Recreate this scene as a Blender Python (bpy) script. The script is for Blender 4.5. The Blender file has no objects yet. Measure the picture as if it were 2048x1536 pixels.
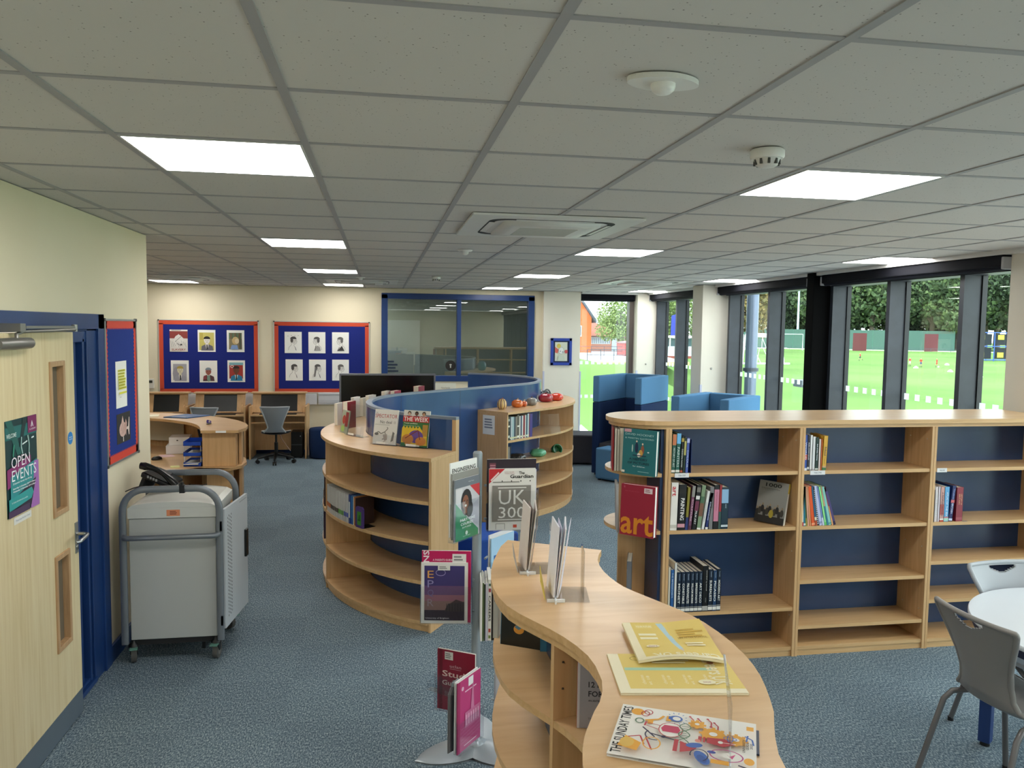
import bpy, bmesh, math, random
from mathutils import Vector, Matrix
from math import sin, cos, pi, radians, atan2, hypot
S = bpy.context.scene
COL = S.collection
# ---------------------------------------------------------------- camera
YAW, PIT, ROL, FPX = 0.16711511, 0.07255216, 0.01272029, 1560.0
cy, sy = cos(YAW), sin(YAW); cp, sp = cos(PIT), sin(PIT)
Fv = Vector((sy*cp, cy*cp, -sp)); R0 = Vector((cy, -sy, 0)); U0 = R0.cross(Fv)
Rv = R0*cos(ROL)+U0*sin(ROL); Uv = -R0*sin(ROL)+U0*cos(ROL)
cam = bpy.data.cameras.new('camera'); camo = bpy.data.objects.new('camera', cam); COL.objects.link(camo)
cam.sensor_width = 36; cam.lens = 36*FPX/2048; cam.clip_start = 0.05; cam.clip_end = 1500
camo.matrix_world = Matrix(((Rv.x, Uv.x, -Fv.x, 0), (Rv.y, Uv.y, -Fv.y, 0), (Rv.z, Uv.z, -Fv.z, 2.04), (0, 0, 0, 1)))
S.camera = camo
# ---------------------------------------------------------------- view and sky
S.view_settings.view_transform = 'Standard'; S.view_settings.look = 'None'
S.view_settings.gamma = 1; S.view_settings.exposure = 0.66
W = bpy.data.worlds.new('overcast_sky'); S.world = W; W.use_nodes = True
bg = W.node_tree.nodes['Background']; bg.inputs[0].default_value = (0.90, 0.955, 1.0, 1); bg.inputs[1].default_value = 3.7
LAMP = 10.0          # radiance of the ceiling light panels
def portal(x, y, z, sx, sz, rot):
    l = bpy.data.lights.new('window_portal', 'AREA'); l.shape = 'RECTANGLE'; l.size = sx; l.size_y = sz
    l.cycles.is_portal = True
    o = bpy.data.objects.new('window_portal', l); o.location = (x, y, z); o.rotation_euler = rot; COL.objects.link(o)
portal(4.80, 4.7, 1.35, 16.4, 2.6, (pi/2, 0, pi/2))      # along the glazed side, facing into the room
portal(3.74, 12.97, 1.35, 1.0, 2.6, (-pi/2, 0, 0))       # the single window at the far end

# ---------------------------------------------------------------- materials
def lin(h):
    c = [int(h[i:i+2], 16)/255 for i in (0, 2, 4)]
    return tuple((x/12.92 if x <= .04045 else ((x+.055)/1.055)**2.4) for x in c)+(1,)
MC = {}
def C(h, rough=.55, metal=0.0, coat=0.0, bump=0.0, bscale=60, emit=0, spec=.5):
    k = (h, rough, metal, coat, bump, bscale, emit, spec)
    if k in MC: return MC[k]
    m = bpy.data.materials.new('m_'+h); m.use_nodes = True; nt = m.node_tree; b = nt.nodes['Principled BSDF']
    b.inputs['Base Color'].default_value = lin(h); b.inputs['Roughness'].default_value = rough
    b.inputs['Metallic'].default_value = metal; b.inputs['Coat Weight'].default_value = coat
    b.inputs['Specular IOR Level'].default_value = spec
    if emit:
        b.inputs['Emission Color'].default_value = lin(h); b.inputs['Emission Strength'].default_value = emit
    tc = nt.nodes.new('ShaderNodeTexCoord'); n = nt.nodes.new('ShaderNodeTexNoise'); n.inputs['Scale'].default_value = 9
    n.inputs['Detail'].default_value = 3
    nt.links.new(tc.outputs['Object'], n.inputs['Vector'])
    mp = nt.nodes.new('ShaderNodeMapRange'); mp.inputs['To Min'].default_value = max(0, rough-.05); mp.inputs['To Max'].default_value = min(1, rough+.05)
    nt.links.new(n.outputs['Fac'], mp.inputs['Value']); nt.links.new(mp.outputs['Result'], b.inputs['Roughness'])
    if bump:
        n2 = nt.nodes.new('ShaderNodeTexNoise'); n2.inputs['Scale'].default_value = bscale; n2.inputs['Detail'].default_value = 4
        nt.links.new(tc.outputs['Object'], n2.inputs['Vector'])
        bp = nt.nodes.new('ShaderNodeBump'); bp.inputs['Strength'].default_value = bump; bp.inputs['Distance'].default_value = .004
        nt.links.new(n2.outputs['Fac'], bp.inputs['Height']); nt.links.new(bp.outputs['Normal'], b.inputs['Normal'])
    MC[k] = m; return m
def ramp_mat(name, stops, scale, rough, coords='Object', stretch=(1, 1, 1), detail=5, bump=0, bdist=.002, distortion=0, kind='noise', coat=0, specular=.5):
    m = bpy.data.materials.new(name); m.use_nodes = True; nt = m.node_tree; b = nt.nodes['Principled BSDF']
    tc = nt.nodes.new('ShaderNodeTexCoord'); mp = nt.nodes.new('ShaderNodeMapping'); mp.inputs['Scale'].default_value = stretch
    nt.links.new(tc.outputs[coords], mp.inputs['Vector'])
    n = nt.nodes.new('ShaderNodeTexNoise'); n.inputs['Scale'].default_value = scale; n.inputs['Detail'].default_value = detail
    n.inputs['Distortion'].default_value = distortion; nt.links.new(mp.outputs['Vector'], n.inputs['Vector'])
    r = nt.nodes.new('ShaderNodeValToRGB'); e = r.color_ramp.elements
    e[0].position, e[0].color = stops[0][0], lin(stops[0][1]); e[1].position, e[1].color = stops[-1][0], lin(stops[-1][1])
    for p, h in stops[1:-1]:
        x = e.new(p); x.color = lin(h)
    nt.links.new(n.outputs['Fac'], r.inputs['Fac']); nt.links.new(r.outputs['Color'], b.inputs['Base Color'])
    b.inputs['Roughness'].default_value = rough; b.inputs['Coat Weight'].default_value = coat
    b.inputs['Specular IOR Level'].default_value = specular
    if bump:
        bp = nt.nodes.new('ShaderNodeBump'); bp.inputs['Strength'].default_value = bump; bp.inputs['Distance'].default_value = bdist
        nt.links.new(n.outputs['Fac'], bp.inputs['Height']); nt.links.new(bp.outputs['Normal'], b.inputs['Normal'])
    return m
WOODT = ramp_mat('beech_laminate_top', [(.3, 'd2a97a'), (.5, 'dab384'), (.72, 'e0bc90')], 2.2, .3, stretch=(1.0, 7, 7), distortion=1.2, detail=6)
WOODH = ramp_mat('beech_laminate_h', [(.25, 'c9a06e'), (.5, 'd4ac7a'), (.75, 'dcb686')], 2.0, .38, stretch=(1.2, 22, 22), distortion=.6, detail=6)
WOODV = ramp_mat('beech_laminate_v', [(.25, 'c79d6c'), (.5, 'd2a978'), (.75, 'dab383')], 2.0, .42, stretch=(22, 22, 1.2), distortion=.6, detail=6)
DOORW = ramp_mat('ash_door_veneer', [(.25, 'd2bb8c'), (.5, 'decaa0'), (.8, 'e6d6b0')], 2.2, .45, stretch=(18, 18, .8), distortion=.8, detail=6)
TRIMW = ramp_mat('oak_bead', [(.3, 'b08a62'), (.7, 'c49f76')], 4, .5, stretch=(20, 20, 2))
NAVY = ramp_mat('navy_laminate', [(.35, '2a4168'), (.65, '2e4770')], 3, .27)
WALLC = ramp_mat('cream_paint', [(.4, 'e2d6ba'), (.6, 'e5dabf')], 1.2, .75, bump=.05)
WALLG = ramp_mat('pale_paint', [(.4, 'e6e0d2'), (.6, 'e9e3d6')], 1.2, .7, bump=.05)
BLUEP = ramp_mat('blue_gloss_paint', [(.4, '1b396e'), (.6, '1e3f78')], 3, .32)
FRAME = ramp_mat('dark_aluminium', [(.4, '33373f'), (.6, '393e47')], 5, .45)
FABB = C('5885ad', .95, bump=.5, bscale=260, spec=.2)
FABD = C('1d3157', .95, bump=.5, bscale=260, spec=.2)
FABG = C('45454b', .95, bump=.5, bscale=260, spec=.2)
BLACK = C('0c0c0d', .35); BLACKM = C('151517', .7); STEEL = C('b9bbbd', .32, 1.0); GREYM = C('8b9096', .42, .35)
WHITE = C('f3f3f1', .5); PAGE = ramp_mat('page_edges', [(.35, 'cfc6b2'), (.65, 'efe8da')], 3, .85, stretch=(260, 1, 1), detail=2)
PAGEW = C('f2f0ea', .8)
def carpet():
    m = bpy.data.materials.new('blue_grey_carpet'); m.use_nodes = True; nt = m.node_tree; b = nt.nodes['Principled BSDF']
    b.inputs['Roughness'].default_value = .97; b.inputs['Specular IOR Level'].default_value = .12
    tc = nt.nodes.new('ShaderNodeTexCoord'); L = nt.links.new
    mp = nt.nodes.new('ShaderNodeMapping'); mp.inputs['Scale'].default_value = (1, .42, 1); L(tc.outputs['Object'], mp.inputs['Vector'])
    n = nt.nodes.new('ShaderNodeTexNoise'); n.inputs['Scale'].default_value = 150; n.inputs['Detail'].default_value = 7; n.inputs['Roughness'].default_value = .72; L(mp.outputs['Vector'], n.inputs['Vector'])
    n3 = nt.nodes.new('ShaderNodeTexNoise'); n3.inputs['Scale'].default_value = 1.4; L(tc.outputs['Object'], n3.inputs['Vector'])
    r = nt.nodes.new('ShaderNodeValToRGB'); e = r.color_ramp.elements
    e[0].position = .36; e[0].color = lin('39495a'); e[1].position = .66; e[1].color = lin('bcc8cc')
    x = e.new(.5); x.color = lin('6a7c88')
    L(n.outputs['Fac'], r.inputs['Fac'])
    # tiles laid quarter turned: a checker swaps the pile direction very slightly, and the joints show as fine lines
    ck = nt.nodes.new('ShaderNodeTexChecker'); ck.inputs['Scale'].default_value = 2.0; ck.inputs['Color1'].default_value = (1, 1, 1, 1); ck.inputs['Color2'].default_value = (.93, .93, .94, 1)
    L(tc.outputs['Object'], ck.inputs['Vector'])
    mx = nt.nodes.new('ShaderNodeMix'); mx.data_type = 'RGBA'; mx.blend_type = 'MULTIPLY'; mx.inputs['Factor'].default_value = 1
    L(r.outputs['Color'], mx.inputs['A']); L(ck.outputs['Color'], mx.inputs['B'])
    r2 = nt.nodes.new('ShaderNodeValToRGB'); r2.color_ramp.elements[0].color = (.93, .93, .93, 1); r2.color_ramp.elements[1].color = (1, 1, 1, 1)
    L(n3.outputs['Fac'], r2.inputs['Fac'])
    m2 = nt.nodes.new('ShaderNodeMix'); m2.data_type = 'RGBA'; m2.blend_type = 'MULTIPLY'; m2.inputs['Factor'].default_value = 1
    L(mx.outputs['Result'], m2.inputs['A']); L(r2.outputs['Color'], m2.inputs['B'])
    L(m2.outputs['Result'], b.inputs['Base Color'])
    bp = nt.nodes.new('ShaderNodeBump'); bp.inputs['Strength'].default_value = .3; bp.inputs['Distance'].default_value = .003
    L(n.outputs['Fac'], bp.inputs['Height']); L(bp.outputs['Normal'], b.inputs['Normal'])
    return m
def tilemat():
    m = bpy.data.materials.new('fissured_ceiling_tile'); m.use_nodes = True; nt = m.node_tree; b = nt.nodes['Principled BSDF']
    b.inputs['Roughness'].default_value = .95; b.inputs['Specular IOR Level'].default_value = .1
    tc = nt.nodes.new('ShaderNodeTexCoord'); L = nt.links.new
    v = nt.nodes.new('ShaderNodeTexVoronoi'); v.inputs['Scale'].default_value = 62; v.inputs['Randomness'].default_value = 1
    L(tc.outputs['Object'], v.inputs['Vector'])
    r = nt.nodes.new('ShaderNodeValToRGB'); e = r.color_ramp.elements; e[0].position = .085; e[0].color = (0, 0, 0, 1); e[1].position = .15; e[1].color = (1, 1, 1, 1)
    L(v.outputs['Distance'], r.inputs['Fac'])
    n = nt.nodes.new('ShaderNodeTexNoise'); n.inputs['Scale'].default_value = 34; n.inputs['Detail'].default_value = 2; L(tc.outputs['Object'], n.inputs['Vector'])
    r2 = nt.nodes.new('ShaderNodeValToRGB'); e = r2.color_ramp.elements; e[0].position = .5; e[0].color = (0, 0, 0, 1); e[1].position = .54; e[1].color = (1, 1, 1, 1)
    L(n.outputs['Fac'], r2.inputs['Fac'])
    ml = nt.nodes.new('ShaderNodeMath'); ml.operation = 'MAXIMUM'; L(r.outputs['Color'], ml.inputs[0]); L(r2.outputs['Color'], ml.inputs[1])
    mx = nt.nodes.new('ShaderNodeMix'); mx.data_type = 'RGBA'; mx.inputs['A'].default_value = lin('7d7a74'); mx.inputs['B'].default_value = lin('d3cfca')
    L(ml.outputs['Value'], mx.inputs['Factor']); L(mx.outputs['Result'], b.inputs['Base Color'])
    return m
def glassmat(name, fac=.08, tint='ffffff', rough=0.0):
    m = bpy.data.materials.new(name); m.use_nodes = True; nt = m.node_tree; nt.nodes.clear(); L = nt.links.new
    o = nt.nodes.new('ShaderNodeOutputMaterial'); t = nt.nodes.new('ShaderNodeBsdfTransparent'); t.inputs[0].default_value = lin(tint)
    g = nt.nodes.new('ShaderNodeBsdfGlossy'); g.inputs['Roughness'].default_value = rough
    lw = nt.nodes.new('ShaderNodeLayerWeight'); lw.inputs['Blend'].default_value = .5
    pw = nt.nodes.new('ShaderNodeMath'); pw.operation = 'POWER'; pw.inputs[1].default_value = 4.5; L(lw.outputs['Facing'], pw.inputs[0])
    a = nt.nodes.new('ShaderNodeMath'); a.operation = 'MULTIPLY_ADD'; a.inputs[1].default_value = .85; a.inputs[2].default_value = .035+fac; a.use_clamp = True
    L(pw.outputs[0], a.inputs[0]); mx = nt.nodes.new('ShaderNodeMixShader')
    L(a.outputs[0], mx.inputs[0]); L(t.outputs[0], mx.inputs[1]); L(g.outputs[0], mx.inputs[2]); L(mx.outputs[0], o.inputs[0])
    return m
GLASS = glassmat('window_glass', 0.0, 'f0f6f4'); GLASSI = glassmat('screen_glass', .12, 'ccd4d0'); ACRY = glassmat('clear_acrylic', .0, 'fbfcfd', .02)

PART = ramp_mat('partition_laminate', [(.35, '2f4d7e'), (.65, '345486')], 3, .2)
def decal():
    m = bpy.data.materials.new('frosted_film'); m.use_nodes = True; nt = m.node_tree; nt.nodes.clear(); L = nt.links.new
    o = nt.nodes.new('ShaderNodeOutputMaterial'); t = nt.nodes.new('ShaderNodeBsdfTranslucent'); t.inputs[0].default_value = lin('e6ecee')
    d = nt.nodes.new('ShaderNodeBsdfDiffuse'); d.inputs[0].default_value = lin('e6ecee'); p = nt.nodes.new('ShaderNodeBsdfTransparent')
    a = nt.nodes.new('ShaderNodeMixShader'); a.inputs[0].default_value = .3; L(t.outputs[0], a.inputs[1]); L(d.outputs[0], a.inputs[2])
    b = nt.nodes.new('ShaderNodeMixShader'); b.inputs[0].default_value = .25; L(a.outputs[0], b.inputs[1]); L(p.outputs[0], b.inputs[2]); L(b.outputs[0], o.inputs[0]); return m
# ---------------------------------------------------------------- mesh builder
class MB:
    def __init__(s): s.v = []; s.f = []; s.fm = []; s.ms = []; s.sm = []; s.T = None
    def mi(s, m):
        if m not in s.ms: s.ms.append(m)
        return s.ms.index(m)
    def add(s, vs, fs, m, smooth=False):
        b = len(s.v); k = s.mi(m)
        for p in vs:
            p = Vector(p); s.v.append(tuple(s.T @ p) if s.T else tuple(p))
        for f in fs: s.f.append([b+i for i in f]); s.fm.append(k); s.sm.append(smooth)
        return s
    def box(s, x0, y0, z0, x1, y1, z1, m):
        return s.add([(x0, y0, z0), (x1, y0, z0), (x1, y1, z0), (x0, y1, z0), (x0, y0, z1), (x1, y0, z1), (x1, y1, z1), (x0, y1, z1)],
                     [(3, 2, 1, 0), (4, 5, 6, 7), (0, 1, 5, 4), (1, 2, 6, 5), (2, 3, 7, 6), (3, 0, 4, 7)], m)
    def hexa(s, p, m): # 8 corners, same order as box
        return s.add(p, [(3, 2, 1, 0), (4, 5, 6, 7), (0, 1, 5, 4), (1, 2, 6, 5), (2, 3, 7, 6), (3, 0, 4, 7)], m)
    def prism(s, poly, z0, z1, m, side=None, smooth=False):
        a = sum(poly[i][0]*poly[(i+1) % len(poly)][1]-poly[(i+1) % len(poly)][0]*poly[i][1] for i in range(len(poly)))
        if a < 0: poly = poly[::-1]
        n = len(poly); vs = [(x, y, z0) for x, y in poly]+[(x, y, z1) for x, y in poly]
        s.add(vs, [list(range(n-1, -1, -1)), list(range(n, 2*n))], m)
        s.add(vs, [(i, (i+1) % n, n+(i+1) % n, n+i) for i in range(n)], side or m, smooth)
        return s
    def band(s, A, B, z0, z1, m, side=None):
        n = len(A); vs = [(x, y, z0) for x, y in A]+[(x, y, z0) for x, y in B]+[(x, y, z1) for x, y in A]+[(x, y, z1) for x, y in B]
        top = []; sd = []
        for i in range(n-1):
            top.append((2*n+i, 2*n+i+1, 3*n+i+1, 3*n+i)); top.append((i, n+i, n+i+1, i+1))
            sd.append((i, i+1, 2*n+i+1, 2*n+i)); sd.append((n+i+1, n+i, 3*n+i, 3*n+i+1))
        sd.append((0, 2*n, 3*n, n)); sd.append((n-1, 2*n-1, 4*n-1, 3*n-1))
        s.add(vs, top, m); s.add(vs, sd, side or m); return s
    def tube(s, pts, r, m, n=10, caps=True):
        pts = [Vector(p) for p in pts]; rs = r if isinstance(r, (list, tuple)) else [r]*len(pts)
        rings = []; nrm = None
        for i, p in enumerate(pts):
            t = (pts[min(i+1, len(pts)-1)]-pts[max(i-1, 0)]).normalized()
            if nrm is None:
                a = Vector((0, 0, 1)) if abs(t.z) < .9 else Vector((1, 0, 0)); nrm = (a-t*a.dot(t)).normalized()
            else:
                nrm = nrm-t*nrm.dot(t)
                nrm = nrm.normalized() if nrm.length > 1e-6 else Vector((1, 0, 0))
            bn = t.cross(nrm); rings.append([p+(nrm*cos(2*pi*k/n)+bn*sin(2*pi*k/n))*rs[i] for k in range(n)])
        vs = [q for ring in rings for q in ring]; fs = []
        for i in range(len(pts)-1):
            for k in range(n): fs.append((i*n+k, i*n+(k+1) % n, (i+1)*n+(k+1) % n, (i+1)*n+k))
        s.add(vs, fs, m, True)
        if caps: s.add(vs, [list(range(n-1, -1, -1)), [(len(pts)-1)*n+k for k in range(n)]], m)
        return s
    def lathe(s, prof, m, c=(0, 0, 0), n=20, sx=1, sy_=1, lobes=0, amp=0, smooth=True):
        vs = []; fs = []
        for (r, z) in prof:
            for k in range(n):
                a = 2*pi*k/n; q = r*(1+amp*abs(cos(lobes*a/2))) if lobes else r
                vs.append((c[0]+q*cos(a)*sx, c[1]+q*sin(a)*sy_, c[2]+z))
        for i in range(len(prof)-1):
            for k in range(n): fs.append((i*n+k, i*n+(k+1) % n, (i+1)*n+(k+1) % n, (i+1)*n+k))
        s.add(vs, fs, m, smooth)
        s.add(vs, [list(range(n-1, -1, -1)), [(len(prof)-1)*n+k for k in range(n)]], m); return s
    def grid(s, fn, nu, nv, m, smooth=True):
        vs = [fn(u/nu, v/nv) for v in range(nv+1) for u in range(nu+1)]
        return s.add(vs, [(v*(nu+1)+u, v*(nu+1)+u+1, (v+1)*(nu+1)+u+1, (v+1)*(nu+1)+u) for v in range(nv) for u in range(nu)], m, smooth)
    def build(s, name, parent=None, loc=None, bevel=0, rz=None, seg=2):
        me = bpy.data.meshes.new(name); me.from_pydata(s.v, [], s.f)
        for m in s.ms: me.materials.append(m)
        me.polygons.foreach_set('material_index', s.fm); me.polygons.foreach_set('use_smooth', s.sm); me.update()
        o = bpy.data.objects.new(name, me); COL.objects.link(o)
        if parent: o.parent = parent
        if loc: o.location = loc
        if rz is not None: o.rotation_euler = (0, 0, rz)
        if bevel:
            bv = o.modifiers.new('edge', 'BEVEL'); bv.width = bevel; bv.segments = seg; bv.limit_method = 'ANGLE'; bv.angle_limit = radians(50)
        return o
TXT = {}
def text_geo(t, bold):
    k = (t, bold)
    if k in TXT: return TXT[k]
    cu = bpy.data.curves.new('t', 'FONT'); cu.body = t; cu.size = 1; cu.resolution_u = 2; cu.offset = .018 if bold else 0
    o = bpy.data.objects.new('t', cu); COL.objects.link(o); bpy.context.view_layer.update()
    me = bpy.data.meshes.new_from_object(o.evaluated_get(bpy.context.evaluated_depsgraph_get()))
    vs = [tuple(v.co) for v in me.vertices]; fs = [list(p.vertices) for p in me.polygons]
    bpy.data.objects.remove(o); bpy.data.curves.remove(cu); bpy.data.meshes.remove(me)
    if not vs: vs = [(0, 0, 0), (1, 0, 0), (1, 1, 0)]; fs = [(0, 1, 2)]
    x0 = min(v[0] for v in vs); x1 = max(v[0] for v in vs); y0 = min(v[1] for v in vs); y1 = max(v[1] for v in vs)
    g = ([((v[0]-x0)/(x1-x0), (v[1]-y0)/(y1-y0)) for v in vs], fs, (x1-x0)/(y1-y0)); TXT[k] = g; return g
class Draw:
    """draws flat ink shapes on a printed face: o = lower left corner, ux/uy unit vectors, w/h size; coordinates 0..1"""
    def __init__(s, mb, o, ux, uy, w, h, e=.0004):
        s.mb = mb; s.o = Vector(o); s.ux = Vector(ux).normalized(); s.uy = Vector(uy).normalized(); s.w = w; s.h = h; s.n = s.ux.cross(s.uy); s.e = e; s.l = 1; s.asp = w/h
    def P(s, x, y): return s.o+s.ux*(x*s.w)+s.uy*(y*s.h)+s.n*(s.e*s.l)
    def poly(s, pts, m, smooth=False):
        a = sum(pts[i][0]*pts[(i+1) % len(pts)][1]-pts[(i+1) % len(pts)][0]*pts[i][1] for i in range(len(pts)))
        if a < 0: pts = pts[::-1]
        s.l += 1; s.mb.add([s.P(*p) for p in pts], [list(range(len(pts)))], C(m, .6) if isinstance(m, str) else m); return s
    def rect(s, x0, y0, x1, y1, m): return s.poly([(x0, y0), (x1, y0), (x1, y1), (x0, y1)], m)
    def ell(s, cx, cy_, rx, ry, m, n=16, a0=0, a1=360, rot=0):
        k = radians(rot); pts = []
        for i in range(n):
            a = radians(a0+(a1-a0)*i/(n if a1-a0 == 360 else n-1)); x, y = rx*cos(a), ry*sin(a)
            pts.append((cx+x*cos(k)-y*sin(k)/s.asp*1.0, cy_+x*sin(k)*s.asp+y*cos(k)))
        return s.poly(pts, m)
    def line(s, pts, w, m):
        for a, b in zip(pts, pts[1:]):
            ax, ay, bx, by = a[0]*s.w, a[1]*s.h, b[0]*s.w, b[1]*s.h; d = hypot(bx-ax, by-ay) or 1e-6
            px, py = -(by-ay)/d*w*s.w/2, (bx-ax)/d*w*s.w/2
            s.l += .15; s.mb.add([s.P(x/s.w, y/s.h) for x, y in ((ax+px, ay+py), (ax-px, ay-py), (bx-px, by-py), (bx+px, by+py))], [(0, 1, 2, 3)], C(m, .6) if isinstance(m, str) else m)
        return s
    def ring(s, cx, cy_, rx, ry, w, m, n=18, a0=0, a1=360):
        return s.line([(cx+rx*cos(radians(a0+(a1-a0)*i/n)), cy_+ry*sin(radians(a0+(a1-a0)*i/n))) for i in range(n+1)], w, m)
    def txt(s, t, x, y, w, h, m, bold=False, rot=0):
        """fits the words exactly into the box; rot=90 reads upwards, -90 downwards"""
        g, fs, a = text_geo(t, bold); s.l += 1
        if rot == 0: vs = [s.P(x+u*w, y+v*h) for u, v in g]
        elif rot == 90: vs = [s.P(x+w-v*w, y+u*h) for u, v in g]
        elif rot == -90: vs = [s.P(x+v*w, y+h-u*h) for u, v in g]
        else: vs = [s.P(x+w-u*w, y+h-v*h) for u, v in g]
        s.mb.add(vs, fs, C(m, .6) if isinstance(m, str) else m); return s
    def lines(s, x0, x1, y1, y0, n, m, seed=0, frac=.55):
        r = random.Random(seed)
        for i in range(n):
            yy = y1+(y0-y1)*(i+.5)/n; hh = abs(y1-y0)/n*frac/2
            s.rect(x0, yy-hh, x0+(x1-x0)*r.uniform(.6, 1), yy+hh, m)
        return s
def thing(name, label, cat, loc=(0, 0, 0), rz=0, group=None):
    o = bpy.data.objects.new(name, None); o.empty_display_size = .1; COL.objects.link(o)
    o.location = loc; o.rotation_euler = (0, 0, rz); o['label'] = label; o['category'] = cat
    if group: o['group'] = group
    return o
def tag(o, label, cat, group=None, kind=None):
    o['label'] = label; o['category'] = cat
    if group: o['group'] = group
    if kind: o['kind'] = kind
    return o
def struct(name, mb, bevel=0):
    o = mb.build(name, bevel=bevel); o['kind'] = 'structure'; return o
def dup(root, loc=None, rz=None, label=None, group=None, scale=None):
    r = root.copy(); COL.objects.link(r)
    if loc: r.location = loc
    if rz is not None: r.rotation_euler = (0, 0, rz)
    if label: r['label'] = label
    if group: r['group'] = group
    if scale: r.scale = scale
    for ch in list(root.children):
        c = ch.copy(); COL.objects.link(c); c.parent = r
        for g in ch.children:
            d = g.copy(); COL.objects.link(d); d.parent = c
    return r
# ================================================================ THE SETTING
H = 2.64; XL = -1.6; XG = 4.70; YB = 12.75
m = MB(); m.box(-5.4, -4.2, -.2, 5.0, YB+.15, 0, carpet()); struct('floor', m)
m = MB(); TM = tilemat(); m.box(-5.4, -4.2, H+.004, 5.0, YB+.15, H+.1, TM)
BAR = C('a6a4a6', .6)
for i in range(-8, 11):
    x = -.848+.6*i; m.box(x-.0125, -4.2, H, x+.0125, YB, H+.005, BAR)
for j in range(-10, 20):
    y = 1.522+.6*j; m.box(-5.4, y-.011, H+.001, 5.0, y+.011, H+.0055, BAR)
struct('ceiling', m)
# left wall with a door opening, rounded far corner, then the wall turning left into the reception bay
m = MB(); DY0, DY1, DZ = 3.22, 4.80, 2.05
m.box(XL-.15, -4.2, 0, XL, DY0, H, WALLC); m.box(XL-.15, DY1, 0, XL, 5.78, H, WALLC); m.box(XL-.15, DY0, DZ, XL, DY1, H, WALLC)
m.prism([(XL, 5.78), (XL-.005, 5.81), (XL-.02, 5.84), (XL-.05, 5.85), (XL-.15, 5.85), (XL-.15, 5.78)], 0, H, WALLC)
m.box(-5.4, 5.70, 0, XL-.15, 5.85, H, WALLC); struct('wall_left', m)
m = MB(); m.box(-5.55, 5.7, 0, -5.4, YB+.15, H, WALLC); struct('wall_bay', m)
# far wall with the internal screen opening (X .04..2.46, Z 1.16..2.53) and the single window bay
IX0, IX1, IZ0, IZ1 = .04, 2.48, 1.165, 2.545
m = MB(); m.box(-5.4, YB, 0, IX0, YB+.15, H, WALLC); m.box(IX1, YB, 0, 2.66, YB+.15, H, WALLC)
m.box(IX0, YB, 0, IX1, YB+.15, IZ0, WALLC); m.box(IX0, YB, IZ1, IX1, YB+.15, H, WALLC)
m.box(2.66, YB-.07, 0, 3.285, YB+.25, H, WALLG)
struct('wall_back', m)
m = MB(); m.box(-5.4, -4.35, 0, 5.0, -4.2, H, WALLC); struct('wall_front', m)
m = MB(); m.box(4.25, 12.62, 0, 4.78, YB+.25, H, WALLG); struct('wall_corner_pier', m, bevel=.004)
m = MB(); m.box(4.25, 9.93, 0, 4.78, 10.27, H, WALLG); struct('wall_pier', m, bevel=.004)
m = MB(); m.box(4.50, 4.66, 0, 4.78, 5.02, H, WALLG); struct('wall_right_pier', m, bevel=.004)
m = MB(); m.box(4.40, 7.46, 0, 4.60, 7.60, H, C('070708', .85, spec=.1)); struct('wall_steel_column', m, bevel=.004)
m = MB(); m.box(4.42, -4.2, H-.03, 4.80, 12.62, H+.01, C('d8d8d6', .6)); m.box(3.285, 12.6, H-.03, 4.25, 12.95, H+.01, C('d8d8d6', .6)); struct('trim_1', m)
# little clear corner guards on the piers and the blind cord cleats
for k, (x, y, z1) in enumerate(((2.66, YB-.07, 1.32), (3.285, YB-.07, 1.32), (4.25, 12.62, 1.34), (4.25, 9.93, 1.3))):
    m = MB(); cg = C('c9cbe0', .25)
    m.box(x-.004, y-.004, .1, x+.022, y, z1, cg); m.box(x-.004, y, .1, x, y+.03, z1, cg)
    tag(m.build('corner_guard'), ('clear plastic guard on the left edge of the wall strip with the small blue picture', 'clear plastic guard on the window side of the strip with the blue picture', 'clear plastic corner guard on the far corner pier beside the single end window', 'clear plastic corner guard on the middle white pier behind the low blue booth')[k], 'corner guard')
for k, (x, y) in enumerate(((4.42, 12.62), (4.40, 9.93))):
    m = MB(); m.lathe([(.016, 0), (.012, .012), (.006, .02)], C('b9b6b0', .4), n=12); o = m.build('cord_cleat'); o.location = (x, y-.0005, 1.45 if k == 0 else 1.52); o.rotation_euler = (pi/2, 0, 0)
    tag(o, ('small round blind cord cleat on the far corner pier', 'small round blind cord cleat on the middle pier')[k], 'cleat')
# skirting
m = MB(); m.box(XL, DY1+.06, 0, XL+.016, 5.80, .105, BLUEP); m.box(XL, -4.2, 0, XL+.016, DY0-.06, .105, BLUEP); struct('baseboard_left', m, bevel=.003)
m = MB(); m.box(-5.4, YB-.016, 0, 2.66, YB, .105, BLUEP); m.box(2.66, YB-.086, 0, 3.285, YB-.07, .105, BLUEP); struct('baseboard_back', m, bevel=.003)
# ---------------------------------------------------------------- glazing, window side
FRD = C('101217', .4)
DEC = decal()
def glazed(idx, ys, mull, name):
    m = MB(); y0, y1 = ys
    m.box(4.58, y0, 0, 4.78, y1, .07, FRAME); m.box(4.58, y0, 2.5, 4.78, y1, H, FRAME)
    for ym in mull:
        m.box(4.58, ym, .07, 4.735, ym+.05, 2.5, FRAME); m.box(4.735, ym-.012, .07, 4.78, ym+.062, 2.5, FRD)
    w = struct(name, m)
    edges = [y0]+list(mull)+[y1]; edges.sort()
    g = MB(); g.box(4.742, y0, .07, 4.748, y1, 2.5, GLASS); g.build('glass_pane', w)
    d = MB()
    for a, b in zip([y0-.05]+list(mull), list(mull)+[y1]):
        for zz in (1.455, .88):
            n = max(1, int((b-a-.1)/.118)); st = (b-a-.05)/n
            for k in range(n): d.box(4.7405, a+.05+st*(k+.5)-.031, zz-.028, 4.7418, a+.05+st*(k+.5)+.031, zz+.028, DEC)
    d.build('manifestation_squares', w)
    return w
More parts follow.
